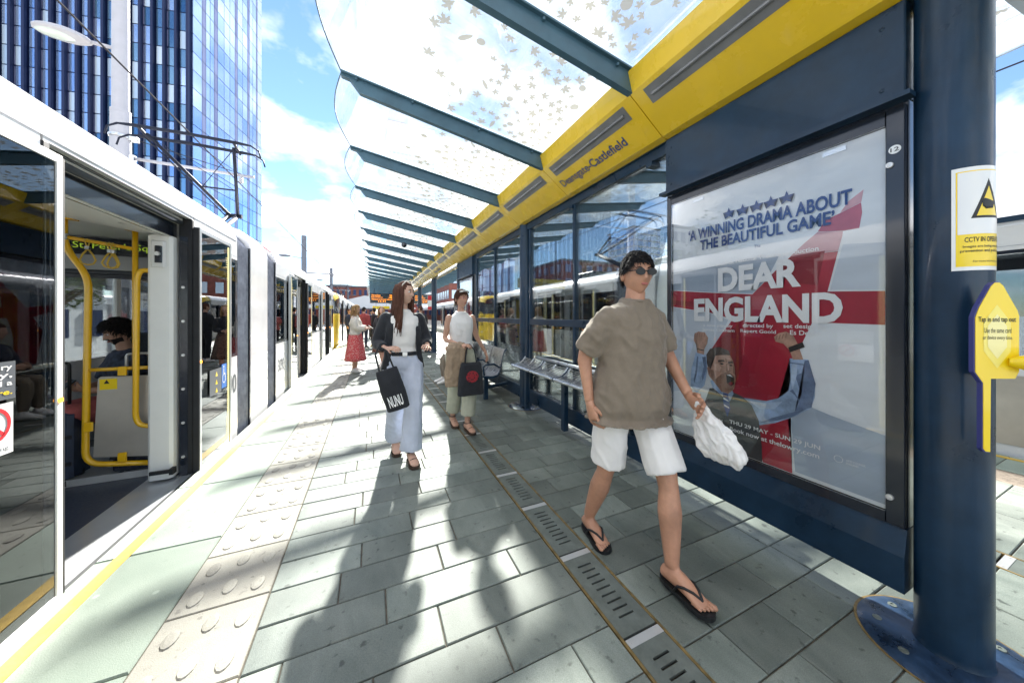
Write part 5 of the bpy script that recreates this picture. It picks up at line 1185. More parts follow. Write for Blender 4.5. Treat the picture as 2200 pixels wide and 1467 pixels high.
pantograph(A, -2.80, 7.05, 4.42, 9.0, 3.62, 7.7, 2.78, 'dark pantograph raised on the roof of the near left tram')
pantograph(Dd, 7.2, 6.8, 4.35, 8.9, 3.5, 7.6, 2.78, 'pantograph on the right hand tram seen through the glass')
pantograph(B, -2.80, 36, 4.5, 38, 3.6, 36.8, 2.78, 'small distant pantograph on the far left tram unit')
for (x_, lab) in ((-2.8, 'overhead contact wire above the left hand tram'), (7.2, 'overhead contact wire above the right hand tram')):
    t = thing('contact_wire', lab, 'wire', (x_, 20, 4.4)); pts = []
    z = 4.47
    link('wire', MB().tube([(x_, -20, z), (x_, 60, z), (x_*0.6, 120, z)], 0.011, 6), 'wire', t); 
    if x_ > 0: link('wire', MB().tube([(x_+0.2, -20, 5.3), (x_+0.1, 16, 5.0), (x_, 60, 5.4)], 0.009, 6), 'wire', t)
def ole_post(x_, y, lab, near=False, arms=(-1,), sd=1):
    t = thing('lamp_post', lab, 'lamp post', (x_, y, -0.95), 'tram line posts with lamps')
    if near: link('shaft', MB().lathe((x_, y, 0), [(0.17, -0.95), (0.165, 3.0), (0.145, 5.62), (0.15, 5.62), (0.148, 5.68), (0.125, 5.69), (0.12, 9.2), (0.0, 9.2)], 28), 'lamp_white', t, smooth='auto')
    else: link('shaft', MB().lathe((x_, y, 0), [(0.21, -0.95), (0.20, 3.0), (0.17, 7.6), (0.0, 7.6)], 16), 'post_grey', t, smooth='auto')
    zl = 6.35
    for a in arms:
        if near:
            h0 = Vector((x_, y, 6.95)); dr = Vector((-1.0, -0.06, 0.0)).normalized()
            link('arm', MB().tube([h0, h0+dr*0.42], 0.035, 10), 'lamp_white', t, smooth=True)
            c_ = h0+dr*0.78; M = Matrix((dr, Vector((0, 0, 1)).cross(dr).normalized(), dr.cross(Vector((0, 0, 1)).cross(dr)).normalized()*1)).transposed()
            mb = MB(); rs = []
            for k in range(13):
                u = -1+2*k/12.0; wdt = 0.23*max(0.0, 1-abs(u)**2.6)**0.5*(1.0 if u > -0.2 else 1-0.35*((-u-0.2)/0.8)); hg = 0.12*max(0.0, 1-abs(u)**2.4)**0.6
                wdt = max(wdt, 0.01); hg = max(hg, 0.008)
                rs.append([c_+M @ Vector((u*0.40, wdt*math.cos(v), (hg if math.sin(v) > 0 else 0.035*min(1, hg/0.05))*math.sin(v))) for v in [2*math.pi*j/16 for j in range(16)]])
            mb.rings(rs); hd = link('lamp_head', mb, 'lamp_white', t, smooth=True)
            mb = MB(); mb.sphere(c_+M @ Vector((0.10, 0, -0.022)), 0.27, 0.165, 0.035, 16, 8, M); link('lamp_glass', mb, 'lamp_glass', hd, smooth=True)
        else:
            link('arm', MB().tube([(x_, y, 5.85), (x_+a*0.9, y, 5.95)], 0.03, 8), 'post_grey', t)
            mb = MB(); mb.sphere((x_+a*1.25, y, 5.97), 0.42, 0.16, 0.10, 14, 8); link('lamp_head', mb, 'post_grey', t, smooth=True)
    zc = 4.72 if near else 4.75
    link('bracket_arm', MB().tube([(x_+sd*0.15, y, zc), (x_+sd*2.25, y, zc-0.04)], 0.033 if near else 0.045, 10), 'lamp_white' if near else 'post_grey', t, smooth=True)
    link('insulator', MB().lathe((x_+sd*2.0, y, zc-0.22), [(0.03, 0), (0.05, 0.03), (0.03, 0.06), (0.05, 0.09), (0.03, 0.12), (0.03, 0.2)], 10), 'lamp_white', t)
    link('stay', MB().tube([(x_+sd*0.1, y, 5.15), (x_+sd*2.0, y, zc)], 0.008, 6), 'wire', t)
    if near: link('clamp', MB().lathe((x_, y, 5.10), [(0.165, 0), (0.172, 0.01), (0.172, 0.05), (0.165, 0.06)], 24).box(x_+0.13, x_+0.26, y-0.06, y+0.06, 5.08, 5.18).box(x_+0.13, x_+0.22, y-0.05, y+0.05, zc-0.06, zc+0.06), 'brushed_steel', t)
ole_post(-4.80, 9.40, 'tall white tapered lamp post with lantern behind the near tram roof', True)
ole_post(-4.80, 29.2, 'first grey post with a lamp beyond the near tram')
ole_post(-4.80, 47.6, 'second grey post with a bracket arm farther down the line')
ole_post(-4.80, 80.0, 'farthest slender post carrying two lamps', False, (-1, 1))
ole_post(9.2, 24.0, 'grey line post seen through the shelter panes on the right', False, (1,), -1)
# ================================================================== PEOPLE
mat('skin', (0.52, 0.30, 0.215), 0.5, var=0.10, vscale=14, spec=0.4)
mat('skin_tan', (0.47, 0.245, 0.16), 0.46, var=0.20, vscale=9, spec=0.45, bump=0.25, bscale=90)
mat('skin_pale', (0.60, 0.37, 0.28), 0.5, var=0.08, vscale=14, spec=0.4)
for _n in ('skin', 'skin_tan', 'skin_pale'):
    _b = MATS[_n].node_tree.nodes['Principled BSDF']; _b.inputs['Subsurface Weight'].default_value = 0.12; _b.inputs['Subsurface Radius'].default_value = (0.02, 0.008, 0.005)
mat('lips', (0.40, 0.13, 0.11), 0.4)
mat('eye_white', (0.7, 0.68, 0.66), 0.25); mat('iris', (0.03, 0.02, 0.015), 0.2)
mat('hair_brown', (0.085, 0.036, 0.024), 0.72, spec=0.25, var=0.5, vscale=40, stretch=(1, 1, 0.12))
mat('hair_dark', (0.012, 0.010, 0.011), 0.72, spec=0.25, var=0.4, vscale=60)
mat('hair_blond', (0.32, 0.20, 0.095), 0.72, spec=0.25, var=0.4, vscale=40, stretch=(1, 1, 0.12))
mat('taupe_cloth', (0.205, 0.165, 0.125), 0.9, var=0.07, vscale=30, bump=0.25, bscale=300, sheen=0.2)
mat('white_cloth', (0.76, 0.74, 0.73), 0.85, var=0.05, vscale=10, bump=0.25, bscale=280, sheen=0.2)
mat('cream_cloth', (0.66, 0.61, 0.55), 0.9, var=0.10, vscale=24, bump=0.5, bscale=160, sheen=0.2)
mat('lilac_denim', (0.54, 0.58, 0.70), 0.85, var=0.10, vscale=8, bump=0.3, bscale=260)
mat('black_cloth', (0.012, 0.014, 0.020), 0.85, var=0.3, vscale=12, bump=0.2, bscale=200, sheen=0.15)
mat('navy_cloth', (0.018, 0.024, 0.050), 0.85, var=0.3, vscale=12, sheen=0.2)
mat('sage_cloth', (0.46, 0.46, 0.36), 0.9, var=0.12, vscale=10, bump=0.3, bscale=250)
mat('beige_cloth', (0.33, 0.24, 0.165), 0.85, var=0.2, vscale=8, bump=0.2, bscale=200)
mat('brown_cloth', (0.085, 0.055, 0.042), 0.9, var=0.6, vscale=26)
mat('coral_cloth', (0.40, 0.10, 0.10), 0.9, var=0.2, vscale=12)
mat('rust_cloth', (0.30, 0.05, 0.05), 0.9, var=0.2, vscale=12)
mat('galaxy_cloth', (0.035, 0.045, 0.075), 0.9, var=0.9, vscale=18)
mat('leather', (0.05, 0.03, 0.02), 0.5); mat('cork', (0.24, 0.15, 0.085), 0.8, var=0.2, vscale=30)
mat('grey_shoe', (0.55, 0.53, 0.52), 0.7)
def dotted(name, base, dot, scale, thr):
    m = bpy.data.materials.new(name); m.use_nodes = True; t = m.node_tree; b = t.nodes['Principled BSDF']; N = t.nodes.new; L = t.links.new
    tc = N('ShaderNodeTexCoord'); v = N('ShaderNodeTexVoronoi'); v.inputs['Scale'].default_value = scale; L(tc.outputs['Object'], v.inputs['Vector'])
    r = N('ShaderNodeValToRGB'); r.color_ramp.elements[0].position = thr; r.color_ramp.elements[0].color = (*dot, 1); r.color_ramp.elements[1].position = thr+0.06; r.color_ramp.elements[1].color = (*base, 1)
    L(v.outputs['Distance'], r.inputs[0]); L(r.outputs[0], b.inputs['Base Color']); b.inputs['Roughness'].default_value = 0.85; MATS[name] = m
dotted('dotted_coral', (0.62, 0.085, 0.095), (0.78, 0.62, 0.58), 42, 0.26)
dotted('leopard', (0.16, 0.10, 0.075), (0.035, 0.022, 0.020), 34, 0.34)
dotted('red_print', (0.30, 0.02, 0.03), (0.010, 0.012, 0.016), 40, 0.30)

V = Vector
J0 = dict(pel=(0, 0, .95), wai=(0, 0, 1.09), che=(0, 0, 1.28), nek=(0, .012, 1.46), head=(0, -.012, 1.632),
          hipL=(.088, 0, .92), knL=(.092, -.01, .50), anL=(.092, .02, .085), toL=(.105, -.17, .03),
          hipR=(-.088, 0, .92), knR=(-.092, -.01, .50), anR=(-.092, .02, .085), toR=(-.105, -.17, .03),
          shL=(.178, .012, 1.385), elL=(.215, .03, 1.13), wrL=(.225, -.04, .89), haL=(.22, -.07, .80),
          shR=(-.178, .012, 1.385), elR=(-.215, .03, 1.13), wrR=(-.225, -.04, .89), haR=(-.22, -.07, .80))
def lerp(a, b, t): return V(a)*(1-t)+V(b)*t
class Hum:
    def __init__(s, label, loc, rot=0, H=1.75, fem=False, j=None, group='people on the platform', yaw=0, pitch=0, det=1):
        s.T = thing('person', label, 'person', loc, group); s.M = Matrix.Translation(loc) @ Matrix.Rotation(R(rot), 4, 'Z') @ Matrix.Scale(H/1.75, 4)
        s.j = {k: V(v) for k, v in J0.items()}
        if fem:
            for k in ('shL', 'shR'): s.j[k].x *= 0.88
            for k in ('elL', 'elR', 'wrL', 'wrR', 'haL', 'haR'): s.j[k].x *= 0.93
        for k, v in (j or {}).items(): s.j[k] = V(v)
        s.fem = fem; s.yaw, s.pitch = yaw, pitch; s.det = det
        s.HM = Matrix.Translation(s.j['head']) @ Matrix.Rotation(R(yaw), 4, 'Z') @ Matrix.Rotation(R(pitch), 4, 'X')
    def put(s, name, me, m, par=None, smooth=True):
        if isinstance(me, MB): me = me.mesh(name, smooth)
        me.transform(s.M); me.update()
        return link(name, me, m, par or s.T)
    def spine(s, z):
        j = s.j; pts = [(0.80, j['pel']-V((0, 0, .15))), (.95, j['pel']), (1.09, j['wai']), (1.28, j['che']), (1.46, j['nek']), (1.55, j['nek']+(j['head']-j['nek'])*.5)]
        for (a, p), (b, q) in zip(pts, pts[1:]):
            if z <= b: t = (z-a)/(b-a); return p*(1-t)+q*t
        return pts[-1][1]
    def torso(s, mb, lv, n=20, off=0.0):
        """rings (z, half width, half depth[, dy]) swept up the spine"""
        sh = (s.j['shL']-s.j['shR']); hp = (s.j['hipL']-s.j['hipR']); rs = []
        for l in lv:
            z, hw, hd = l[:3]; dy = l[3] if len(l) > 3 else 0
            t = min(1, max(0, (z-.95)/.45)); ax = (hp.normalized()*(1-t)+sh.normalized()*t); ax.z *= .4; ax = ax.normalized()
            c = s.spine(z); up = (s.spine(z+.03)-s.spine(z-.03)).normalized(); fr = up.cross(ax).normalized()*-1
            if fr.y > 0 and abs(fr.y) > .3: fr = -fr
            c = c-fr*0+fr*(-dy)
            rs.append([c+ax*((hw+off)*(abs(math.cos(a))**.85)*(1 if math.cos(a) > 0 else -1))+fr*((hd+off)*(abs(math.sin(a))**.85)*(1 if math.sin(a) > 0 else -1)) for a in [2*math.pi*k/n for k in range(n)]])
        mb.rings(rs)
    def tlev(s):
        if s.fem: return [(.84, .10, .075), (.90, .155, .105), (.97, .160, .108), (1.03, .138, .095), (1.09, .118, .084), (1.17, .126, .092), (1.25, .142, .112, .012), (1.32, .146, .098), (1.39, .140, .074), (1.435, .095, .06), (1.47, .052, .05)]
        return [(.84, .10, .08), (.90, .150, .108), (.97, .158, .112), (1.05, .148, .106), (1.12, .146, .106), (1.20, .158, .114), (1.29, .172, .120), (1.37, .168, .098), (1.425, .115, .07), (1.47, .06, .058)]
    def limb(s, mb, side, which, off=0.0, t1=1.0, rr=None, n=12):
        j = s.j
        if which == 'arm': P, k, r = [j['sh'+side], j['el'+side], j['wr'+side]], .5, rr or ([.050, .046, .041, .040, .034, .026] if not s.fem else [.043, .039, .035, .034, .029, .022])
        else: P, k, r = [j['hip'+side]+V((0, 0, .0)), j['kn'+side], j['an'+side]], .5, rr or ([.088, .078, .056, .050, .060, .035] if not s.fem else [.092, .080, .058, .052, .050, .034])
        L = []
        for i in range(6):
            t = i/5.0
            L.append(lerp(P[0], P[1], t/.5) if t <= .5 else lerp(P[1], P[2], (t-.5)/.5))
        L = [lerp(P[0], P[1], 0), lerp(P[0], P[1], .45), lerp(P[0], P[1], .92), lerp(P[1], P[2], .10), lerp(P[1], P[2], .38), P[2]]
        if t1 < 1:
            cut = []; rad = []
            T = [0, .225, .46, .55, .69, 1.0]
            for i in range(6):
                if T[i] <= t1: cut.append(L[i]); rad.append(r[i])
                else:
                    u = (t1-T[i-1])/(T[i]-T[i-1]); cut.append(lerp(L[i-1], L[i], u)); rad.append(r[i-1]*(1-u)+r[i]*u); break
            L, r = cut, rad
        mb.tube(L, [q+off for q in r[:len(L)]], n)
    def foot(s, mb, side, off=0.0, sole=0.0, bare=False):
        a, t = s.j['an'+side], s.j['to'+side]; d = (t-a); d.z *= 0; f = d.normalized(); zb = min(a.z-.085, t.z-.03)
        heel = V((a.x, a.y, 0))-f*.055; tz = t.z-.03; hz = a.z-.085
        ps = [(0, .030, .030), (.05, .040, .045), (.11, .040, .042), (.17, .046, .028), (.215, .046, .020), (.25, .030, .013)]
        if bare: ps = [(0, .026, .030), (.05, .036, .045), (.11, .037, .042), (.17, .043, .026), (.205, .043, .017), (.226, .036, .011)]
        sidev = V((-f.y, f.x, 0)); rs = []
        for (l, w, h) in ps:
            u = l/.25; zc = hz*(1-u)+tz*u; c = heel+f*l
            rs.append([c+sidev*((w+off)*math.cos(q))+V((0, 0, zc+(h+off)*(1+math.sin(q)*1.0)-off+sole)) for q in [2*math.pi*k/12 for k in range(12)]])
        mb.rings(rs)
    def hand(s, mb, side, curl=0.6, norm=None, spread=1.0):
        w, h = s.j['wr'+side], s.j['ha'+side]; d = (h-w).normalized(); nn = V(norm) if norm else V((1 if side == 'L' else -1, 0, 0))
        nn = (nn-d*nn.dot(d)).normalized(); ac = d.cross(nn).normalized()      # nn = back of the hand
        k = .92 if s.fem else 1.0
        mb.rings([[w+d*(l*k)+ac*(ww*k*math.cos(q))+nn*(hh*k*math.sin(q)) for q in [2*math.pi*i/12 for i in range(12)]] for l, ww, hh in ((-.01, .026, .021), (.02, .032, .019), (.055, .042, .016), (.085, .043, .014), (.098, .036, .010))])
        for i, (o, ln) in enumerate(((-.031, .068), (-.010, .078), (.011, .073), (.031, .058))):
            p = w+d*(.088*k)+ac*(o*k); pts = [p]; dd = d.copy()
            for sgm in (.42, .32, .26):
                dd = (dd-nn*(curl*(.55 if sgm > .4 else .75))).normalized(); p = p+dd*(ln*sgm*k); pts.append(p)
            mb.tube(pts, [.0092*k, .0088*k, .008*k, .0062*k], 8)
        sg = -1 if ac.y > 0 else 1
        sg = sg if abs(ac.y) > .2 else 1
        tv = ac*sg; p = w+d*(.030*k)+tv*(.028*k); q = p+(d*.8+tv*.6-nn*.3).normalized()*(.036*k); r_ = q+(d*.9+tv*.1-nn*curl*.9).normalized()*(.030*k)
        mb.tube([p, q, r_], [.013*k, .0105*k, .0075*k], 8)
    def headgrid(s, scale=1.0, mask=None, wob=0.0):
        m, n = 30, 40; mb = MB(); G = {}
        for a in range(m+1):
            ph = -math.pi/2+math.pi*a/m
            for b in range(n):
                th = -math.pi+2*math.pi*b/n; x, y, z = math.sin(th)*math.cos(ph), -math.cos(th)*math.cos(ph), math.sin(ph)
                px, py, pz = .0735*x, .097*y, .118*z
                if z < 0:
                    k = (-z); px *= 1-.30*k**1.4
                    if y > 0: py *= 1-.42*min(1, k*1.3)
                    else: py *= 1-.02*k
                if y < 0:
                    py *= .93; g = lambda c, w: math.exp(-((c)/w)**2)
                    nz = max(0, min(1, (.20-ph)/.38))*(1 if ph > -.20 else math.exp(-((ph+.20)/.07)**2)); py -= .027*g(th, .125+.06*nz)*nz
                    py += .0085*(g(th-.36, .17)+g(th+.36, .17))*g(ph-.09, .12); py -= .0035*g(th, .55)*g(ph-.27, .10)
                    py -= .0055*g(th, .24)*g(ph+.43, .045)+.0055*g(th, .22)*g(ph+.53, .045); py -= .012*g(th, .28)*g(ph+.88, .20)
                    px += (.004 if x > 0 else -.004)*g(abs(th)-.85, .25)*g(ph+.05, .2)
                p = V((px, py, pz))
                if s.fem: p.x *= .95; p.z *= .97
                if scale != 1.0 or wob:
                    p = p*scale*(1+wob*noise.noise(V((px*60, py*60, pz*22))))
                G[a, b] = len(mb.v); mb.v.append(tuple(s.HM @ p))
        for a in range(m):
            for b in range(n):
                ph = -math.pi/2+math.pi*(a+.5)/m; th = -math.pi+2*math.pi*(b+.5)/n
                if mask and not mask(abs(th), ph, th): continue
                c = (b+1) % n; mb.f.append([G[a, b], G[a, c], G[a+1, c], G[a+1, b]]); mb.mi.append(0)
        return mb
    def body(s, skin='skin', hands=True, vox=0.011, curl=(.6, .6), norms=(None, None), toes=False, legs=True, shrink=-.004):
        mb = MB(); s.torso(mb, s.tlev(), off=shrink)
        mb.tube([s.j['nek']-V((0, 0, .06)), s.j['nek'], lerp(s.j['nek'], s.j['head'], .55), s.j['head']+V((0, .01, -.02))], [.062, .054, .050, .048] if not s.fem else [.052, .045, .041, .041], 14)
        for sd in 'LR':
            mb.sphere(s.j['sh'+sd], .052 if not s.fem else .044, .052 if not s.fem else .044, .05, 12, 8); s.limb(mb, sd, 'arm', 0)
            s.limb(mb, sd, 'leg', 0); s.foot(mb, sd, bare=toes)
        me = remeshed(mb, vox, 3); me.transform(Matrix.Identity(4))
        ex = s.headgrid()
        for sg in (-1, 1):
            ex.sphere(s.HM @ V((sg*.0735, .012, -.008)), .011, .020, .031, 12, 8, s.HM.to_3x3())
        if hands:
            s.hand(ex, 'L', curl[0], norms[0]); s.hand(ex, 'R', curl[1], norms[1])
        if toes:
            for sd in 'LR':
                a, t = s.j['an'+sd], s.j['to'+sd]; d = t-a; d.z = 0; f = d.normalized(); sv = V((-f.y, f.x, 0)); heel = V((a.x, a.y, 0))-f*.055; q0 = heel+f*.238; q0.z = t.z-.03+.013
                big = 1 if sd == 'L' else -1
                for i in range(5):
                    o = (-.034+.017*i)*(-big if sv.x > 0 else big); r_ = .0135 if i == 0 else .0095-.0006*i; p = q0+sv*o-f*(.006*i); ex.tube([p-f*.035, p-f*.008, p+f*(.010-.001*i), p+f*(.020-.002*i)+V((0, 0, -.003))], [r_*.85, r_*.85, r_, r_*.5], 8)
        e = ex.mesh('x', True); bm = bmesh.new(); bm.from_mesh(me); bm.from_mesh(e); bmesh.ops.delete(bm, geom=[v for v in bm.verts if not v.link_faces], context='VERTS')
        out = bpy.data.meshes.new('body'); bm.to_mesh(out); bm.free()
        for p in out.polygons: p.use_smooth = True
        s.B = s.put('body', out, skin)
        if s.det:
            for sg in (-1, 1):
                mb = MB(); mb.sphere(s.HM @ V((sg*.0305, -.0775, .012)), .0125, .009, .0075, 12, 8, s.HM.to_3x3()); e = s.put('eye', mb, 'eye_white')
                mb = MB(); mb.sphere(s.HM @ V((sg*.0305, -.0845, .012)), .0060, .004, .0062, 10, 6, s.HM.to_3x3()); s.put('iris', mb, 'iris', e)
                mb = MB(); mb.tube([s.HM @ V((sg*x, y, z)) for x, y, z in ((.016, -.0885, .030), (.030, -.0885, .036), (.045, -.078, .031))], [.003, .0036, .002], 6); s.put('eyebrow', mb, 'hair_dark' if not s.fem else 'hair_brown')
            mb = MB(); mb.sphere(s.HM @ V((0, -.0895, -.0525)), .021, .0075, .0075, 12, 6, s.HM.to_3x3()); s.put('lips', mb, 'lips')
        return s.B
    def hair_cap(s, m, front=.62, side=.10, back=-.45, sc=1.07, wob=.05):
        def mk(t, ph, th):
            lim = front if t < .75 else (front+(side-front)*min(1, (t-.75)/.55) if t < 1.3 else side+(back-side)*min(1, (t-1.3)/.7)); return ph > lim
        mb = s.headgrid(sc, mk, wob); me = mb.mesh('hair', True)
        bm = bmesh.new(); bm.from_mesh(me); bmesh.ops.delete(bm, geom=[v for v in bm.verts if not v.link_faces], context='VERTS')
        bd = [e for e in bm.edges if len(e.link_faces) == 1]; r = bmesh.ops.extrude_edge_only(bm, edges=bd); c = s.HM @ V((0, 0, 0))
        for v in [g for g in r['geom'] if isinstance(g, bmesh.types.BMVert)]: v.co = c+(v.co-c)*.90
        bmesh.ops.recalc_face_normals(bm, faces=bm.faces); bm.to_mesh(me); bm.free()
        for p in me.polygons: p.use_smooth = True
        return s.put('hair', me, m)
    def tufts(s, m, n=420, ln=.03, front=.50, side=.08, back=-.45, seed=2, lift=.45, par=None):
        r = random.Random(seed); mb = MB()
        for i in range(n):
            th = r.uniform(-math.pi, math.pi); t = abs(th); ph = math.asin(r.uniform(-.5, 1))
            lim = front if t < .75 else (front+(side-front)*min(1, (t-.75)/.55) if t < 1.3 else side+(back-side)*min(1, (t-1.3)/.7))
            if ph < lim: continue
            d = V((math.sin(th)*math.cos(ph), -math.cos(th)*math.cos(ph), math.sin(ph))); b = V((d.x*.0765, d.y*.098, d.z*.123)); l = ln*r.uniform(.6, 1.25)
            fl = V((d.x*.5+r.gauss(0, .25), (.35 if d.y > -.2 else -.25)+r.gauss(0, .3), -.35 if ph < .6 else .1)); fl = (fl-d*fl.dot(d)).normalized()
            p1 = b+d*(l*lift)+fl*(l*.45); p2 = p1+fl*(l*.6)-d*(l*.10); w = r.uniform(.0020, .0036); mb.tube([s.HM @ b, s.HM @ p1, s.HM @ p2], [w, w*.8, w*.15], 5)
        return s.put('hair_tufts', mb, m, par)
    def long_hair(s, m, L=.42, n=110, seed=1, out=.03, tie=None):
        r = random.Random(seed); h = s.hair_cap(m, .70, -.05, -.9, 1.075, .05); mb = MB()
        for i in range(n):
            th = R(r.uniform(58, 302)); sd = math.sin(th); cs = -math.cos(th); P = []
            ln = L*r.uniform(.75, 1.08); ph = r.uniform(0, 6.28); am = r.uniform(.004, .014); k1 = r.uniform(.90, 1.12)
            for q in range(9):
                t = q/8.0; z = .085-t*(ln+.085); rad = 1.03*k1 if z > -.08 else (1.03+min(1.0, (-.08-z)*2.6)*.32)*k1
                x = .078*sd*rad+am*math.sin(t*9+ph)*t*1.6; y = .098*cs*rad+am*math.cos(t*8+ph)*t*1.3+(.012 if z < -.1 else 0)
                if z > .03: x *= .80+.20*(.085-z)/.055; y *= .80+.20*(.085-z)/.055
                p = s.j['head']+Matrix.Rotation(R(s.yaw*.75), 3, 'Z') @ V((x, y, z)); P.append(p)
            rr = r.uniform(.0045, .0095); mb.tube(P, [rr*.7, rr, rr, rr, rr, rr*.95, rr*.85, rr*.6, rr*.2], 6)
        s.put('hair_strands', mb, m, h); return h
    def top(s, m, hem=.86, sleeve=.30, off=.016, loose=.02, vox=.011, wr=.0045, neck=1.475, name='shirt', srad=None, flare=0.0):
        mb = MB(); lv = [l for l in s.tlev() if hem+.02 < l[0] < neck-.035]; g = []
        z0 = hem; base = lv[0]; g.append((z0, (max(base[1], .158) if hem < .95 else base[1])+loose+flare, (max(base[2], .116) if hem < .95 else base[2])+loose+flare))
        for l in lv: 
            k = max(0, min(1, (1.32-l[0])/.4)); g.append((l[0], (max(l[1], .138 if not s.fem else l[1]))+loose*k+flare*k*.6, l[2]+loose*k+flare*k*.6, *(l[3:])))
        g.append((neck-.03, .078 if not s.fem else .07, .062)); g.append((neck, .066 if not s.fem else .055, .06))
        s.torso(mb, g, 22, off)
        if sleeve > 0:
            for sd in 'LR':
                mb.sphere(s.j['sh'+sd]-V((.008 if sd == 'L' else -.008, 0, .006)), .058+off*.3 if not s.fem else .047+off*.3, .058+off*.3 if not s.fem else .047+off*.3, .052+off*.4, 14, 10)
                s.limb(mb, sd, 'arm', off+(srad or loose)*.9, sleeve, [.030, .048, .043, .042, .036, .028] if not s.fem else [.024, .039, .035, .034, .029, .022])
        return s.put(name, remeshed(mb, vox, 3, wr*1.7, 6.5, fold=(1.3, 1.3, .8), seed=hem*7), m)
    def trousers(s, m, t1=.97, rr=None, off=.012, vox=.011, wr=.005, waist=1.04, name='trousers'):
        mb = MB(); lv = [l for l in s.tlev() if l[0] < waist]; wl = [l for l in s.tlev() if l[0] >= waist]
        s.torso(mb, [(l[0], l[1], l[2]) for l in lv]+[(waist, (lv[-1][1]+wl[0][1])/2, (lv[-1][2]+wl[0][2])/2)], 22, off)
        for sd in 'LR':
            mb.sphere(s.j['hip'+sd], .092, .098, .10, 12, 8); s.limb(mb, sd, 'leg', off, t1, rr)
        return s.put(name, remeshed(mb, vox, 2, wr, 8, fold=(1, 1, .45), seed=3), m)
    def shoes(s, m, off=.010, name='shoe'):
        for sd in 'LR':
            mb = MB(); s.foot(mb, sd, off); 
            a = s.j['an'+sd]; mb.tube([a+V((0, 0, .02)), a-V((0, .01, .05))], [.045, .05], 10)
            s.put(name, remeshed(mb, .008, 2), m)
    def sandals(s, m, flip=False, only='LR'):
        for sd in only:
            a, t = s.j['an'+sd], s.j['to'+sd]; d = t-a; d.z = 0; f = d.normalized(); sv = V((-f.y, f.x, 0)); heel = V((a.x, a.y, 0))-f*.062; hz, tz = a.z-.085, t.z-.03
            mb = MB(); rs = []
            for l, w in ((0, .012), (.012, .028), (.05, .039), (.12, .040), (.18, .051), (.225, .050), (.258, .034), (.27, .012)):
                c = heel+f*l; u = l/.25; z = hz*(1-u)+tz*u; rs.append([c+sv*w+V((0, 0, z-.018)), c-sv*w+V((0, 0, z-.018)), c-sv*w+V((0, 0, z+.003)), c+sv*w+V((0, 0, z+.003))])
            mb.rings(rs); so_ = s.put('sandal', mb, m, smooth='auto')
            mb = MB(); k = .235/.25; pt = heel+f*.205; pt.z = (hz*(1-k)+tz*k)+.028
            for sg in (-1, 1):
                if flip:
                    g_ = lambda l, la, zz: heel+f*l+sv*(sg*la)+V((0, 0, (hz*(1-l/.25)+tz*l/.25)+zz)); P = [g_(.222, 0, .012), g_(.212, .003, .034), g_(.185, .020, .050), g_(.15, .037, .052), g_(.12, .043, .040), g_(.10, .042, .004)]
                else: P = [pt-f*.01+sv*sg*.048+V((0, 0, -.02)), pt-f*.02+sv*sg*.030+V((0, 0, .014)), pt-f*.02+V((0, 0, .024))]
                mb.tube(P, .0062, 8)
            if not flip:
                hp = a+V((0, 0, -.005)); mb.tube([hp+V((.046*math.cos(q), .05*math.sin(q), 0)) for q in [2*math.pi*i/14 for i in range(15)]], .006, 6)
            s.put('strap', mb, m, so_)
    def band(s, name, m, z, hw, hd, h=.035):
        mb = MB(); s.torso(mb, [(z-h/2, hw, hd), (z+h/2, hw, hd)], 28); return s.put(name, mb, m, smooth='auto')
    def phone(s, c, ax, ay, m='black'):
        mb = MB(); n = V(ax).cross(V(ay)).normalized(); mb.obox(c, V(ax), V(ay), n*.004); return s.put('phone', mb, m, smooth=False)
def sheet(name, label, cat, P, rows_, m, thick=.012, vox=.010, wr=.006, group=None, loc=None):
    """draped cloth or soft bag: tube rings (centre, half u, half v) remeshed"""
    mb = MB(); rs = []
    for c, u, v in rows_:
        c = V(c); u = V(u); v = V(v); rs.append([c+u*(abs(math.cos(a))**.7*(1 if math.cos(a) > 0 else -1))+v*math.sin(a) for a in [2*math.pi*k/16 for k in range(16)]])
    mb.rings(rs); me = remeshed(mb, vox, 2, wr, 17)
    if label:
        t = thing(name, label, cat, loc or tuple(rows_[-1][0]), group); o = link(P, me, m, t); return t
    return link(name, me, m)

# ---- 1. the man striding past the poster
p = Hum('man in taupe T-shirt, white shorts and flip-flops striding past the poster', (1.345, 1.40, 0.018), 0, 1.755, j=dict(
    pel=(0, 0, .93), wai=(.004, -.01, 1.075), che=(.006, -.03, 1.27), nek=(.005, -.045, 1.455), head=(.0, -.062, 1.605),
    hipL=(.088, -.02, .90), knL=(.082, -.20, .515), anL=(.055, -.245, .115), toL=(.070, -.43, .050),
    hipR=(-.088, .02, .90), knR=(-.080, .085, .495), anR=(-.055, .285, .092), toR=(-.075, .10, .030),
    shL=(.178, -.012, 1.372), elL=(.245, -.06, 1.14), wrL=(.19, -.235, .96), haL=(.175, -.31, .92),
    shR=(-.178, -.035, 1.372), elR=(-.250, .075, 1.15), wrR=(-.235, .045, .90), haR=(-.225, .02, .81)), yaw=-16, pitch=4)
p.body('skin_tan', vox=.009, curl=(.9, .6), toes=True)
p.top('taupe_cloth', hem=.815, sleeve=.43, off=.016, loose=.040, wr=.009, vox=.010, srad=.018, name='t_shirt', flare=.036)
mb = MB(); cz = p.spine(1.472); mb.tube([cz+V((.072*math.cos(a), .066*math.sin(a)-.004, .010*math.sin(a))) for a in [2*math.pi*i/24 for i in range(25)]], .0085, 8); p.put('collar', mb, 'taupe_cloth')
p.trousers('white_cloth', t1=.46, rr=[.092, .096, .098, .100, .09, .09], off=.004, wr=.009, name='shorts')
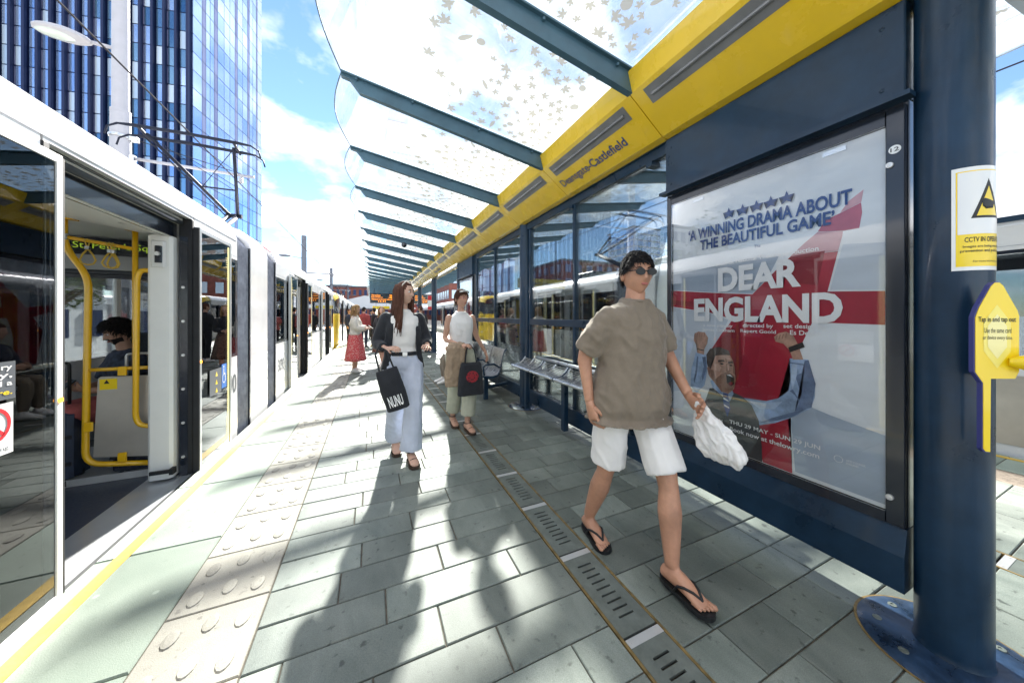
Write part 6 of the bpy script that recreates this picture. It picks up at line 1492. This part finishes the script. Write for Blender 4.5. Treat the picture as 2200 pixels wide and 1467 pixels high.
h_ = p.hair_cap('hair_dark', .52, .12, -.42, 1.05, .05); p.tufts('hair_dark', 2200, .030, .50, .10, -.40, 3, .22, h_); p.sandals('black', True)
mb = MB(); HM = p.HM
for sg in (-1, 1): mb.rings([[HM @ V((sg*.032+.027*math.cos(a)*k, -.104+abs(.03*math.cos(a))*.18+y, .010+.019*math.sin(a)*k)) for a in [2*math.pi*i/14 for i in range(14)]] for k, y in ((1, .0), (1, -.003))])
mb.tube([HM @ V((-.012, -.106, .014)), HM @ V((.012, -.106, .014))], .003, 6)
for sg in (-1, 1): mb.tube([HM @ V((sg*.058, -.098, .016)), HM @ V((sg*.078, -.03, .014)), HM @ V((sg*.080, .02, .008))], .0028, 6)
p.put('sunglasses', mb, 'black', smooth='auto')
hw = p.M @ V((.175, -.33, .90))
sheet('white_bag', 'crumpled white cloth bag swinging from the striding man\'s hand', 'bag', 'pouch', [((hw.x, hw.y+.02, hw.z+.04), (.012, 0, 0), (0, .02, 0)), ((hw.x+.01, hw.y, hw.z-.02), (.03, 0, 0), (0, .05, 0)), ((hw.x+.03, hw.y-.03, hw.z-.09), (.05, 0, 0), (0, .105, 0)), ((hw.x+.04, hw.y-.05, hw.z-.17), (.055, 0, .01), (0, .125, .02)), ((hw.x+.045, hw.y-.06, hw.z-.23), (.035, 0, 0), (0, .09, 0))], 'white_cloth', vox=.006, wr=.015)

# ---- 2. woman with long brown hair
p = Hum('woman with long brown hair, black jacket and pale blue wide trousers walking towards the viewer', (.285, 3.32, .02), 4, 1.715, True, dict(
    pel=(0, 0, .945), che=(0, -.012, 1.28), nek=(0, -.008, 1.46), head=(.008, -.030, 1.632),
    hipL=(.088, -.015, .92), knL=(.078, -.13, .51), anL=(.05, -.14, .09), toL=(.06, -.31, .035),
    hipR=(-.088, .015, .92), knR=(-.070, .03, .50), anR=(-.045, .22, .115), toR=(-.05, .06, .03),
    elL=(.245, .015, 1.14), wrL=(.20, -.20, 1.10), haL=(.17, -.28, 1.115), elR=(-.245, .03, 1.13), wrR=(-.175, -.19, 1.10), haR=(-.11, -.26, 1.11)), yaw=48, pitch=2)
p.body('skin_pale', vox=.010, curl=(.8, .8), norms=((.3, -.2, .9), (-.3, -.2, .9)))
p.top('white_cloth', hem=1.0, sleeve=.0, off=.010, loose=.004, wr=.004, name='ribbed_top')
p.trousers('lilac_denim', t1=.985, rr=[.100, .092, .080, .080, .086, .100], off=.010, wr=.010, waist=1.05)
p.band('belt', 'black_cloth', 1.035, .152, .113, .036)
mb = MB(); mb.obox(p.spine(1.035)+V((0, -.122, 0)), V((.022, 0, 0)), V((0, .004, 0)), V((0, 0, .018))); p.put('belt_buckle', mb, 'brushed_steel', smooth=False)
p.long_hair('hair_brown', .40, 300, 4); p.sandals('leather')
mb = MB()      # open jacket: sleeves, back and two fronts
for sd, sg in (('L', 1), ('R', -1)):
    mb.sphere(p.j['sh'+sd], .060, .062, .060, 12, 8); p.limb(mb, sd, 'arm', .021, .86 if sd == 'R' else .80)
    mb.rings([[V((sg*x, y, z)), V((sg*(x+.06), y+.04, z)), V((sg*(x+.055), y+.13, z)), V((sg*(x-.01), y+.06, z))] for x, y, z in ((.080, -.07, 1.43), (.105, -.105, 1.28), (.115, -.09, 1.14), (.125, -.09, 1.0), (.15, -.07, .88))])
mb.rings([[p.spine(z)+V((hw_*c, hd_*abs(s_)+.012 if s_ >= 0 else hd_*.55, 0)) for c, s_ in ((-1, .1), (-.8, .75), (0, 1.0), (.8, .75), (1, .1), (.7, .35), (0, .6), (-.7, .35))] for z, hw_, hd_ in ((.86, .20, .17), (1.0, .185, .15), (1.15, .165, .13), (1.32, .175, .13), (1.45, .10, .09))])
p.put('jacket', remeshed(mb, .011, 2, .006, 8, seed=5), 'black_cloth')
mb = MB(); mb.tube([p.HM @ V((x, y, z)) for x, y, z in ((-.079, -.01, .03), (-.074, -.03, .085), (-.035, -.045, .122), (.035, -.045, .122), (.074, -.03, .085), (.079, -.01, .03))], .006, 8); p.put('headband', mb, 'cream_cloth')
hw = p.M @ V((-.16, -.22, .80)); hx, hy, hz = hw
t = thing('tote_bag', 'black tote bag with white lettering hanging from the long haired woman\'s arm', 'bag', (hx, hy, hz-.3))
tu = V((.95, -.10, .26)).normalized(); tv = V((-.28, 0, .96)).normalized(); tn = tu.cross(tv).normalized(); tn = -tn if tn.y > 0 else tn; tc_ = V((hx+.03, hy-.05, hz-.06))
mb = MB(); rs = []
for v, w, d in ((-.20, .090, .018), (-.19, .100, .03), (-.05, .105, .040), (.10, .100, .030), (.19, .095, .012)): rs.append([tc_+tv*v+tu*(w*(abs(math.cos(a))**.5*(1 if math.cos(a) > 0 else -1)))+tn*(d*math.sin(a)) for a in [2*math.pi*i/16 for i in range(16)]])
mb.rings(rs); link('pouch', remeshed(mb, .010, 1, .004, 10), 'black_cloth', t)
for sg in (-1, 1): link('handle', MB().tube([tc_+tu*(sg*.06)+tv*.19, tc_+tu*(sg*.05)+tv*.34, tc_+tv*.40+tu*.0], .008, 6), 'black_cloth', t)
fit_text('NUNU', -.06, .06, -.05, .05, lambda u, v: tuple(tc_+tu*(u)+tv*(v-.10)+tn*.056), .02, 'lettering', 'print_white', t)

# ---- 3. woman with glasses and white sleeveless top
p = Hum('woman in white sleeveless top and sage trousers carrying a coat beside the bench', (1.02, 3.88, .02), 4, 1.70, True, dict(
    hipL=(.088, -.01, .92), knL=(.075, -.12, .51), anL=(.04, -.12, .09), toL=(.05, -.29, .035), hipR=(-.088, .01, .92), knR=(-.07, .03, .50), anR=(-.05, .20, .10), toR=(-.06, .03, .03),
    elL=(.235, .06, 1.14), wrL=(.345, .03, .94), haL=(.375, .03, .86), elR=(-.205, .03, 1.12), wrR=(-.07, -.19, 1.06), haR=(.0, -.24, 1.06)), yaw=18, pitch=2)
p.body('skin', vox=.010, curl=(.5, .8), norms=(None, (-.2, -.2, .9)))
p.top('white_cloth', hem=.99, sleeve=.0, off=.012, loose=.014, wr=.005, name='sleeveless_top')
p.trousers('sage_cloth', t1=.90, rr=[.106, .10, .088, .086, .084, .082], off=.010, wr=.006)
h_ = p.hair_cap('hair_brown', .55, .05, -.60, 1.05, .04); p.tufts('hair_brown', 1800, .035, .52, .05, -.55, 4, .18, h_); p.sandals('leather')
mb = MB(); HM = p.HM
for sg in (-1, 1): mb.tube([HM @ V((sg*.031+.022*math.cos(a), -.100+abs(math.cos(a))*.004, .010+.016*math.sin(a))) for a in [2*math.pi*i/14 for i in range(15)]], .0018, 6); mb.tube([HM @ V((sg*.053, -.097, .014)), HM @ V((sg*.077, .0, .010))], .0018, 6)
p.put('glasses', mb, 'print_red')
mb = MB(); mb.tube([HM @ V((x, y, z)) for x, y, z in ((-.07, -.06, .085), (-.03, -.085, .10), (.03, -.085, .10), (.07, -.06, .085))], .010, 8); p.put('sunglasses', mb, 'grey_shoe')
q = lambda x, y, z: tuple(p.M @ V((x, y, z)))
sheet('folded_coat', 'beige coat folded over the arm of the woman in the sleeveless top', 'coat', 'cloth', [(q(-.10, -.15, 1.09), (.09, 0, 0), (0, .05, 0)), (q(-.11, -.18, 1.03), (.12, 0, 0), (0, .08, 0)), (q(-.13, -.18, .88), (.12, 0, 0), (0, .075, 0)), (q(-.14, -.17, .70), (.12, .01, 0), (0, .06, 0)), (q(-.14, -.16, .56), (.11, 0, 0), (0, .05, 0))], 'beige_cloth', wr=.014)
t = thing('tote_bag', 'black tote bag with a red print in front of the woman in white', 'bag', q(.04, -.24, .5)); c0 = V(q(.035, -.265, .66)); mb = MB(); rs = []
for v, w, d in ((-.20, .155, .02), (-.18, .165, .045), (0, .15, .055), (.16, .13, .03), (.19, .12, .012)): rs.append([c0+V((w*(abs(math.cos(a))**.5*(1 if math.cos(a) > 0 else -1)), d*math.sin(a), v)) for a in [2*math.pi*i/16 for i in range(16)]])
mb.rings(rs); link('pouch', remeshed(mb, .010, 1, .005, 10), 'black_cloth', t)
for sg in (-1, 1): link('handle', MB().tube([c0+V((sg*.07, 0, .18)), c0+V((sg*.05, .02, .33)), c0+V((.0, .06, .40))], .008, 6), 'black_cloth', t)
mb = MB(); mb.rings([[c0+V((.075*k*math.cos(a), -.062-.003*i, .03+.07*k*math.sin(a))) for a in [2*math.pi*j_/12 for j_ in range(12)]] for i, k in ((0, 1), (1, .9))]); link('red_print', mb, 'red_print', t)

# ---- 4. woman in coral skirt, side on with a phone
def skirt(p, m, z0, z1, r0, r1, n=48, fl=10, name='skirt', dp=.85, sway=0.0):
    mb = MB(); rs = []
    for k in range(9):
        t_ = k/8.0; z = z0+(z1-z0)*t_; w = r0+(r1-r0)*t_**.8
        rs.append([V((w*(1+.075*t_*math.sin(fl*a+2*t_))*math.cos(a)+sway*t_, dp*w*(1+.075*t_*math.sin(fl*a+2*t_))*math.sin(a), z)) for a in [2*math.pi*j_/n for j_ in range(n)]])
    mb.rings(rs); return p.put(name, mb, m)
p = Hum('woman in cream cardigan and dotted coral skirt looking at her phone', (-.36, 8.75, .012), 78, 1.66, True, dict(elL=(.19, -.06, 1.14), wrL=(.13, -.26, 1.13), haL=(.10, -.33, 1.15), elR=(-.19, -.06, 1.14), wrR=(-.10, -.26, 1.13), haR=(-.05, -.33, 1.15)), yaw=0, pitch=22, det=0)
p.body('skin', vox=.013, curl=(.8, .8), norms=((.2, -.3, .8), (-.2, -.3, .8))); p.top('cream_cloth', hem=.97, sleeve=.93, off=.022, loose=.03, wr=.005, vox=.013, name='cardigan')
skirt(p, 'dotted_coral', 1.02, .30, .165, .285); p.long_hair('hair_blond', .26, 70, 9); p.shoes('white_cloth'); p.phone((.03, -.37, 1.16), (.035, 0, 0), (0, .06, .045))
# ---- 5. woman in leopard dress
p = Hum('fair haired woman in leopard print dress and dark cardigan on the platform', (.26, 9.5, .012), -25, 1.64, True, dict(knL=(.09, -.10, .50), anL=(.08, -.08, .09), toL=(.09, -.25, .03), knR=(-.08, .06, .50), anR=(-.07, .20, .10), toR=(-.08, .03, .03), elL=(.19, .0, 1.13), wrL=(.08, -.20, 1.10), haL=(.02, -.24, 1.12), elR=(-.20, .02, 1.12), wrR=(-.20, -.10, .90), haR=(-.20, -.14, .82)), yaw=30, det=0)
p.body('skin_pale', vox=.013); p.top('black_cloth', hem=1.02, sleeve=.95, off=.018, loose=.012, vox=.013, name='cardigan'); skirt(p, 'leopard', 1.06, .42, .15, .27, name='dress', fl=8); p.long_hair('hair_blond', .24, 60, 12); p.shoes('white_cloth')
# ---- 6-12. the crowd farther along
crowd = [('man in maroon top waiting near the far tram', -.30, 15.4, 160, 1.76, 0, 'rust_cloth', 'navy_cloth', 'hair_dark'), ('man in dark jacket with a backpack, seen from behind', .12, 15.9, 190, 1.74, 0, 'navy_cloth', 'black_cloth', 'hair_dark'),
         ('person in coral top behind the leopard dress', .35, 14.4, 150, 1.62, 1, 'coral_cloth', 'black_cloth', 'hair_brown'), ('person in navy stepping towards the far tram door', -1.0, 17.6, 60, 1.72, 0, 'navy_cloth', 'navy_cloth', 'hair_brown'),
         ('passenger in dark coat near the far end of the canopy', .0, 20.6, 20, 1.70, 1, 'black_cloth', 'black_cloth', 'hair_dark'), ('person in dark jacket beside the litter bin', 1.72, 12.5, -150, 1.76, 0, 'black_cloth', 'black_cloth', 'hair_brown'),
         ('person in grey top waiting on the right hand platform', 4.55, 10.2, -100, 1.72, 0, 'taupe_cloth', 'navy_cloth', 'hair_dark'), ('person in rust top at the right hand tram', 5.0, 12.3, -80, 1.68, 1, 'rust_cloth', 'black_cloth', 'hair_brown')]
for i, (lab, x_, y_, rot, h_, fem, c1, c2, hc) in enumerate(crowd):
    p = Hum(lab, (x_, y_, .012), rot, h_, bool(fem), dict(elL=(.21, .0, 1.13), wrL=(.17, -.18, 1.02), haL=(.14, -.25, 1.03)), yaw=(i*37) % 50-25, det=0)
    p.body('skin', vox=.016); p.top(c1, hem=.92, sleeve=.95 if i != 2 else .4, off=.02, loose=.02, vox=.016); p.trousers(c2, vox=.016); p.hair_cap(hc, .55, .05, -.5, 1.08, .06); p.shoes('white_cloth' if i % 2 else 'black')
    if i == 1:
        mb = MB(); mb.cbox(-.15, .15, .12, .27, 1.02, 1.44, .04); p.put('backpack', mb, 'black_cloth', smooth='auto')
# ---- seated people
SIT = dict(pel=(0, 0, .52), wai=(0, -.02, .66), che=(0, -.05, .84), nek=(0, -.06, 1.02), head=(0, -.10, 1.19), hipL=(.09, -.02, .50), knL=(.10, -.44, .52), anL=(.10, -.40, .09), toL=(.11, -.58, .03), hipR=(-.09, -.02, .50), knR=(-.10, -.44, .52), anR=(-.10, -.42, .09), toR=(-.11, -.60, .03),
           shL=(.178, -.04, .965), elL=(.21, -.12, .70), wrL=(.10, -.32, .70), haL=(.04, -.37, .73), shR=(-.178, -.04, .965), elR=(-.21, -.12, .70), wrR=(-.10, -.32, .70), haR=(-.04, -.37, .73))
p = Hum('man with dark hair and beard in printed T-shirt sitting in the tram with his phone', (-2.13, 4.36, .03), -42, 1.78, False, SIT, 'people in the tram', yaw=-6, pitch=22)
p.body('skin', vox=.010, curl=(.9, .9), norms=((.3, -.4, -.6), (-.3, -.4, -.6)))
p.top('galaxy_cloth', hem=.90, sleeve=.42, off=.016, loose=.02, name='t_shirt'); p.trousers('coral_cloth', t1=.50, off=.014, name='shorts', rr=[.10, .095, .085, .085, .08, .08]); h_ = p.hair_cap('hair_dark', .50, .05, -.5, 1.08, .10); p.tufts('hair_dark', 2000, .05, .48, .02, -.45, 6, .4, h_); p.shoes('black')
def beard(p):
    mk = lambda t, ph, th: (ph < -.30 and ph > -1.25 and t < 1.45 and not (t < .26 and -.58 < ph < -.38)) or (-.38 < ph < -.26 and t < .34)
    mb = p.headgrid(1.035, mk, .03); me = mb.mesh('beard', True); bm = bmesh.new(); bm.from_mesh(me); bmesh.ops.delete(bm, geom=[v for v in bm.verts if not v.link_faces], context='VERTS'); bm.to_mesh(me); bm.free(); p.put('beard', me, 'hair_dark')
beard(p); p.phone((.0, -.40, .77), (.07, 0, 0), (0, .03, .03))
p = Hum('person in white trainers sitting on the bench behind the coat', (1.80, 6.62, .012), -90, 1.72, False, SIT, 'people on the platform', det=0)
p.body('skin', vox=.014); p.top('navy_cloth', hem=.90, sleeve=.95, off=.018, vox=.014); p.trousers('taupe_cloth', vox=.014); p.hair_cap('hair_brown', .55, .05, -.5, 1.08, .06); p.shoes('white_cloth')
# ================================================================== LUGGAGE AND PLATFORM FURNITURE
def suitcase(lab, x0, x1, y0, y1, z0, z1, m, hm, hz):
    t = thing('suitcase', lab, 'suitcase', ((x0+x1)/2, (y0+y1)/2, z0), 'suitcases in the tram')
    link('shell', MB().cbox(x0, x1, y0, y1, z0+.05, z1, .025), m, t)
    for k in range(4): xx = x0+(x1-x0)*(k+1)/5.; link('rib', MB().cbox(xx-.012, xx+.012, y0-.008, y1+.008, z0+.09, z1-.04, .004), m, t)
    link('strap_band', MB().box(x0-.004, x1+.004, y0-.010, y0-.002, z0+.18, z0+.21).box(x0-.004, x1+.004, y0-.010, y0-.002, z0+.40, z0+.43), 'black_cloth', t)
    for (a, b) in ((x0+.05, y0+.03), (x1-.05, y0+.03), (x0+.05, y1-.03), (x1-.05, y1-.03)): link('wheel', MB().tube([(a-.012, b, z0+.028), (a+.012, b, z0+.028)], .028, 12), 'rubber', t, smooth='auto')
    xm = (x0+x1)/2; w = min(.09, (x1-x0)/3); ym = (y0+y1)/2
    link('pull_handle', MB().tube(bend([(xm-w, ym, z1), (xm-w, ym, hz), (xm+w, ym, hz), (xm+w, ym, z1)], 4, .03), .011, 8), hm, t, smooth=True)
mat('case_blue', (0.020, 0.035, 0.075), 0.5, var=0.25, vscale=14, bump=0.3, bscale=120); mat('case_navy', (0.012, 0.016, 0.035), 0.4, coat=.3)
suitcase('dark blue soft suitcase with raised black handle behind the open door edge', -2.60, -2.27, 3.88, 4.10, -.018, .60, 'case_blue', 'black', 1.0)
suitcase('dark suitcase with chrome pull handle behind the steel screen panel', -2.05, -1.76, 3.90, 4.06, -.018, .62, 'case_navy', 'bright_steel', 1.06)
# litter bin
t = thing('litter_bin', 'round black litter bin by the platform column', 'bin', (1.95, 12.75, 0))
link('body', MB().lathe((1.95, 12.75, 0), [(.20, .02), (.235, .06), (.24, .80), (.22, .84), (.17, .84), (.165, .60), (0.0, .60)], 24), 'navy', t, smooth='auto')
link('rim', MB().lathe((1.95, 12.75, .80), [(.245, 0), (.25, .015), (.245, .03), (.235, .03), (.235, 0)], 24), 'brushed_steel', t, smooth='auto')
# hanging departure screens
for (x_, lab) in ((.70, 'departure screen with orange lines hanging under the left canopy'), (3.70, 'departure screen with orange lines hanging under the right canopy')):
    t = thing('departure_screen', lab, 'screen', (x_, 25, 2.4)); link('case', MB().cbox(x_-.80, x_+.80, 24.9, 25.1, 2.28, 3.02, .02), 'tram_dark', t)
    for d in (-.5, .5): link('hanger', MB().tube([(x_+d, 25, 3.0), (x_+d, 25, 3.4)], .02, 8), 'navy', t)
    for (u0, u1, z, b) in ((-.70, -.10, 2.86, 'Altrincham'), (.48, .70, 2.86, '2'), (-.70, .05, 2.71, 'East Didsbury'), (.42, .70, 2.71, '4'), (-.70, .70, 2.57, 'Welcome to the tram network'), (-.25, .25, 2.42, '12:41')):
        fit_text(b, x_+u0, x_+u1, z-.045, z+.065, lambda u, v: (u, 24.893, v), .012, 'lettering', 'led_orange', t)
# yellow boarding signs
def board(lab, x0, x1, y, z0, z1, zt, text=True):
    t = thing('boarding_sign', lab, 'sign', ((x0+x1)/2, y, z0), 'yellow boarding point signs')
    link('panel', MB().cbox(x0, x1, y-.03, y+.03, z0, z1, .006), 'sign_yellow', t)
    for d in (.2, .8): link('hanger', MB().tube([(x0+(x1-x0)*d, y, z1-.01), (x0+(x1-x0)*d, y, zt)], .012, 8), 'navy', t)
    w = x1-x0
    fit_text('Boarding point', x0+.26*w, x0+.72*w, z0+.25*(z1-z0), z0+.72*(z1-z0), lambda u, v: (u, y-.034, v), .004, 'lettering', 'sign_grey', t)
    mb = MB(); zc = (z0+z1)/2; mb.poly([(x0+.10*w, y-.0345, zc), (x0+.15*w, y-.0345, zc+.3*(z1-z0)), (x0+.15*w, y-.0345, zc-.3*(z1-z0))]); link('arrow', mb, 'sign_grey', t)
board('yellow boarding point sign hanging beyond the shelter glass', 3.05, 4.30, 6.6, 2.04, 2.26, 3.2)
board('small yellow boarding sign hanging at the far end of the canopy', .1, 1.6, 33, 2.05, 2.3, 3.2)
# small red and white notices on a farther column
t = thing('column_notice', 'red and white notices strapped to a farther canopy column', 'sign', (XC-.12, 12.38, 1.7))
link('plate', MB().box(XC-.26, XC-.11, 12.28, 12.30, 1.62, 2.16), 'sign_white', t); link('red_field', MB().box(XC-.255, XC-.115, 12.274, 12.279, 1.98, 2.155).box(XC-.255, XC-.115, 12.274, 12.279, 1.625, 1.74), 'sign_red', t)
# ring-shaped hanging marker and floodlight on the right
t = thing('hanging_sensor', 'small floodlight fixed above the right hand tram', 'floodlight', (5.2, .55, 2.9)); link('body', MB().cbox(5.13, 5.27, .42, .62, 2.82, 3.0, .01), 'interior_dark', t); link('bracket', MB().tube([(5.2, .52, 3.0), (5.2, .52, 3.5), (4.5, .52, 3.52)], .015, 8), 'navy', t)
for k in range(5): link('fin', MB().box(5.125, 5.129, .44+.035*k, .455+.035*k, 2.83, 2.99), 'interior_grey', t)
# white railings beyond the right hand track, seen through the lower panes
t = thing('railing', 'white upright railing beyond the right hand track', 'railing', (9.6, 25, -.9))
for k in range(60): link('baluster', MB().box(9.58, 9.62, 14+.5*k, 14.04+.5*k, -.95, .55), 'white_matt', t)
link('top_bar', MB().box(9.57, 9.63, 14, 44, .55, .60), 'white_matt', t)
# one tree beyond the left tram, glimpsed through its windows
mat('leaf', (0.085, 0.13, 0.025), 0.6, var=0.5, vscale=3); mat('bark', (0.09, 0.065, 0.045), 0.9, var=0.3)
def tree(lab, x_, y_, h_, r_, seed):
    t = thing('street_tree', lab, 'tree', (x_, y_, -.95), 'trees beyond the tram lines'); rr = random.Random(seed)
    mb = MB(); mb.tube([(x_, y_, -.95), (x_+.05, y_, h_*.35), (x_, y_+.1, h_*.62)], [.14, .11, .06], 10)
    for k in range(7):
        a = k*.9; mb.tube([(x_, y_, h_*(.30+.04*k)), (x_+.5*r_*math.cos(a), y_+.5*r_*math.sin(a), h_*(.5+.05*k)), (x_+.85*r_*math.cos(a), y_+.85*r_*math.sin(a), h_*(.58+.05*k))], [.06, .035, .012], 6)
    link('trunk', mb, 'bark', t, smooth=True); mb = MB()
    cl = [(x_+rr.gauss(0, .42*r_), y_+rr.gauss(0, .42*r_), h_*.66+rr.gauss(0, .15*h_), rr.uniform(.3, .55)*r_) for _ in range(18)]
    for k in range(2600):
        c = rr.choice(cl); v_ = V((rr.gauss(0, 1), rr.gauss(0, 1), rr.gauss(0, 1))).normalized()*c[3]*rr.random()**.4; pnt = V(c[:3])+v_
        a = V((rr.gauss(0, 1), rr.gauss(0, 1), rr.gauss(0, .6))).normalized(); b = a.orthogonal().normalized(); s_ = rr.uniform(.05, .10); mb.poly([pnt-a*s_, pnt+b*s_*.5, pnt+a*s_, pnt-b*s_*.5])
    link('crown', mb, 'leaf', t)
tree('green leafy tree glimpsed through the tram windows', -7.2, 8.6, 4.6, 1.7, 2)
tree('second green tree farther along beyond the left tram', -9.5, 15.5, 5.0, 1.9, 5)
bpy.data.scenes.remove(TMP)
